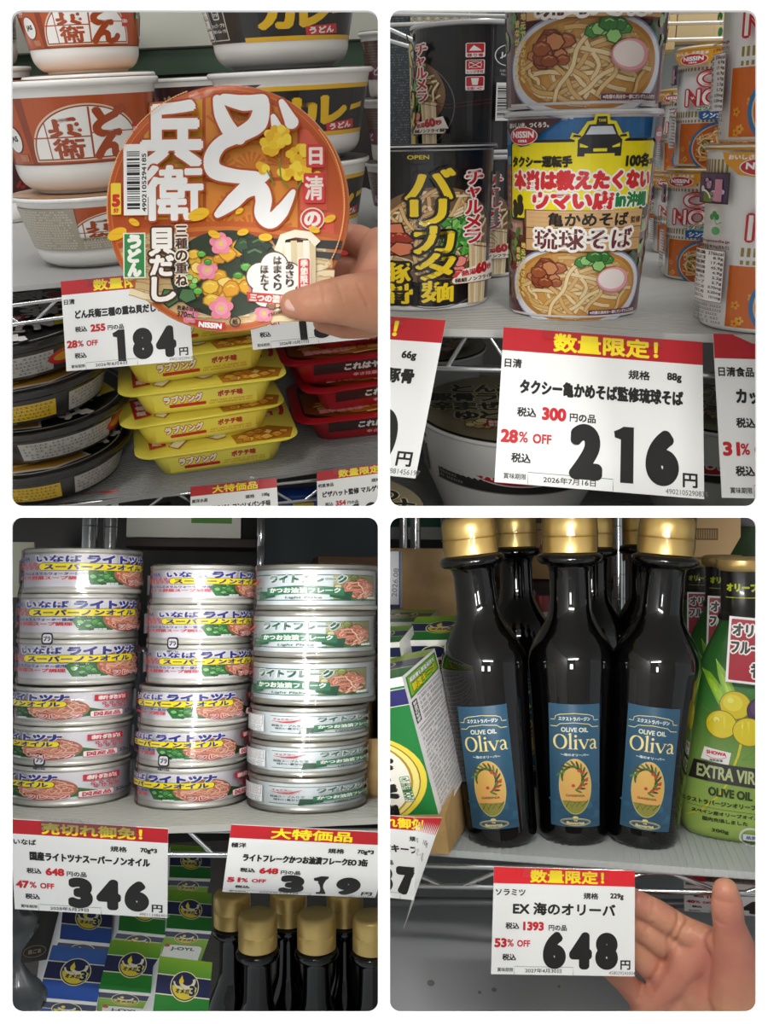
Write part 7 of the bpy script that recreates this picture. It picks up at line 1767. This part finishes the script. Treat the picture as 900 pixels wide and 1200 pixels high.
    for j in range(10):
        w = .040 - .003 * j; rings.append([(w * (1 + rnd.uniform(-.1, .1)) * math.cos(2 * math.pi * i / 20), .5 * w * (1 + rnd.uniform(-.1, .1)) * math.sin(2 * math.pi * i / 20), j * .008) for i in range(20)])
    part('bag', loft(rings, smooth=80), t, mat('2A3E22', .2, coat=.7)); tag(t, 'dark green wrapped pack in the upper right behind the squeeze bottles', 'pack')
    # ---- the hand behind the card
    Wd = lambda px, py, Y: ray(px, py) * Y
    o = bpy.data.objects.new('hand_holding_card', None); COL.objects.link(o); Y0 = YC; org = Wd(800, 1120, Y0 + .03); o.matrix_basis = Matrix.Translation(org); ALL.append((o, B))
    k = Y0 / .54
    def Lp(px, py, dY): return Wd(px, py, Y0 + dY) - org
    R_ = lambda n: n * Y0 / F
    limbs = [
        [(Lp(850, 1044, -.006), R_(15)), (Lp(852, 1062, -.005), R_(18.5)), (Lp(854, 1082, -.003), R_(18)), (Lp(858, 1100, .0), R_(22)), (Lp(862, 1120, .004), R_(27)), (Lp(866, 1165, .012), R_(38)), (Lp(880, 1215, .02), R_(46))],   # thumb and its base
        [(Lp(830, 1104, .018), R_(19)), (Lp(800, 1090, .022), R_(17.5)), (Lp(768, 1069, .024), R_(16.5)), (Lp(738, 1054, .025), R_(15)), (Lp(712, 1046, .024), R_(12))],                                   # index finger
        [(Lp(808, 1126, .022), R_(20)), (Lp(780, 1106, .026), R_(17.5)), (Lp(752, 1088, .028), R_(16)), (Lp(722, 1076, .028), R_(14.5)), (Lp(694, 1070, .026), R_(11.5))],                                # middle
        [(Lp(786, 1150, .026), R_(20)), (Lp(762, 1132, .030), R_(17)), (Lp(740, 1114, .031), R_(15.5)), (Lp(716, 1104, .030), R_(13.5)), (Lp(692, 1099, .028), R_(11))],                              # ring
        [(Lp(762, 1180, .030), R_(19)), (Lp(740, 1158, .032), R_(15)), (Lp(722, 1140, .031), R_(13.5)), (Lp(704, 1126, .030), R_(11.5)), (Lp(690, 1118, .028), R_(9.5))],                               # little finger
        [(Lp(828, 1106, .018), R_(21)), (Lp(806, 1128, .021), R_(22)), (Lp(784, 1152, .025), R_(21)), (Lp(758, 1184, .030), R_(19))],                                                                   # heads of the palm bones
        [(Lp(828, 1112, .020), R_(24)), (Lp(846, 1155, .024), R_(33)), (Lp(862, 1240, .03), R_(46))], [(Lp(804, 1134, .024), R_(24)), (Lp(822, 1180, .028), R_(32)), (Lp(842, 1260, .034), R_(44))], [(Lp(784, 1158, .028), R_(22)), (Lp(800, 1205, .032), R_(30)), (Lp(820, 1270, .036), R_(40))],
        [(Lp(756, 1188, .031), R_(20)), (Lp(770, 1230, .033), R_(28)), (Lp(800, 1280, .036), R_(36))],
        [(Lp(842, 1105, .008), R_(16)), (Lp(862, 1120, .006), R_(22))]]
    cr = [([Lp(812, 1093, -.005), Lp(800, 1118, -.006), Lp(797, 1150, -.006), Lp(780, 1175, -.006), Lp(764, 1200, -.004)], .0015, .0016),
          ([Lp(838, 1094, -.010), Lp(815, 1110, -.008), Lp(806, 1140, -.010), Lp(796, 1165, -.010), Lp(780, 1192, -.008)], .0016, .0018),
          ([Lp(782, 1072, -.004), Lp(776, 1092, -.004)], .0012, .0007), ([Lp(764, 1055, -.004), Lp(757, 1078, -.002)], .0011, .0006), ([Lp(776, 1098, .0), Lp(766, 1118, .0)], .0011, .0007),
          ([Lp(836, 1064, -.02), Lp(852, 1068, -.024), Lp(868, 1064, -.02)], .0011, .0006), ([Lp(838, 1090, -.018), Lp(856, 1094, -.022)], .0012, .0006)]
    sm = skin_mat('CF9576', 'BE7565')
    part('skin', fuse(limbs, .0011, 9, cr), o, sm)
    tag(o, "person's open hand with raised thumb, holding the price card from behind", 'hand')
br_bay()

build_board()
clip_to_bays()
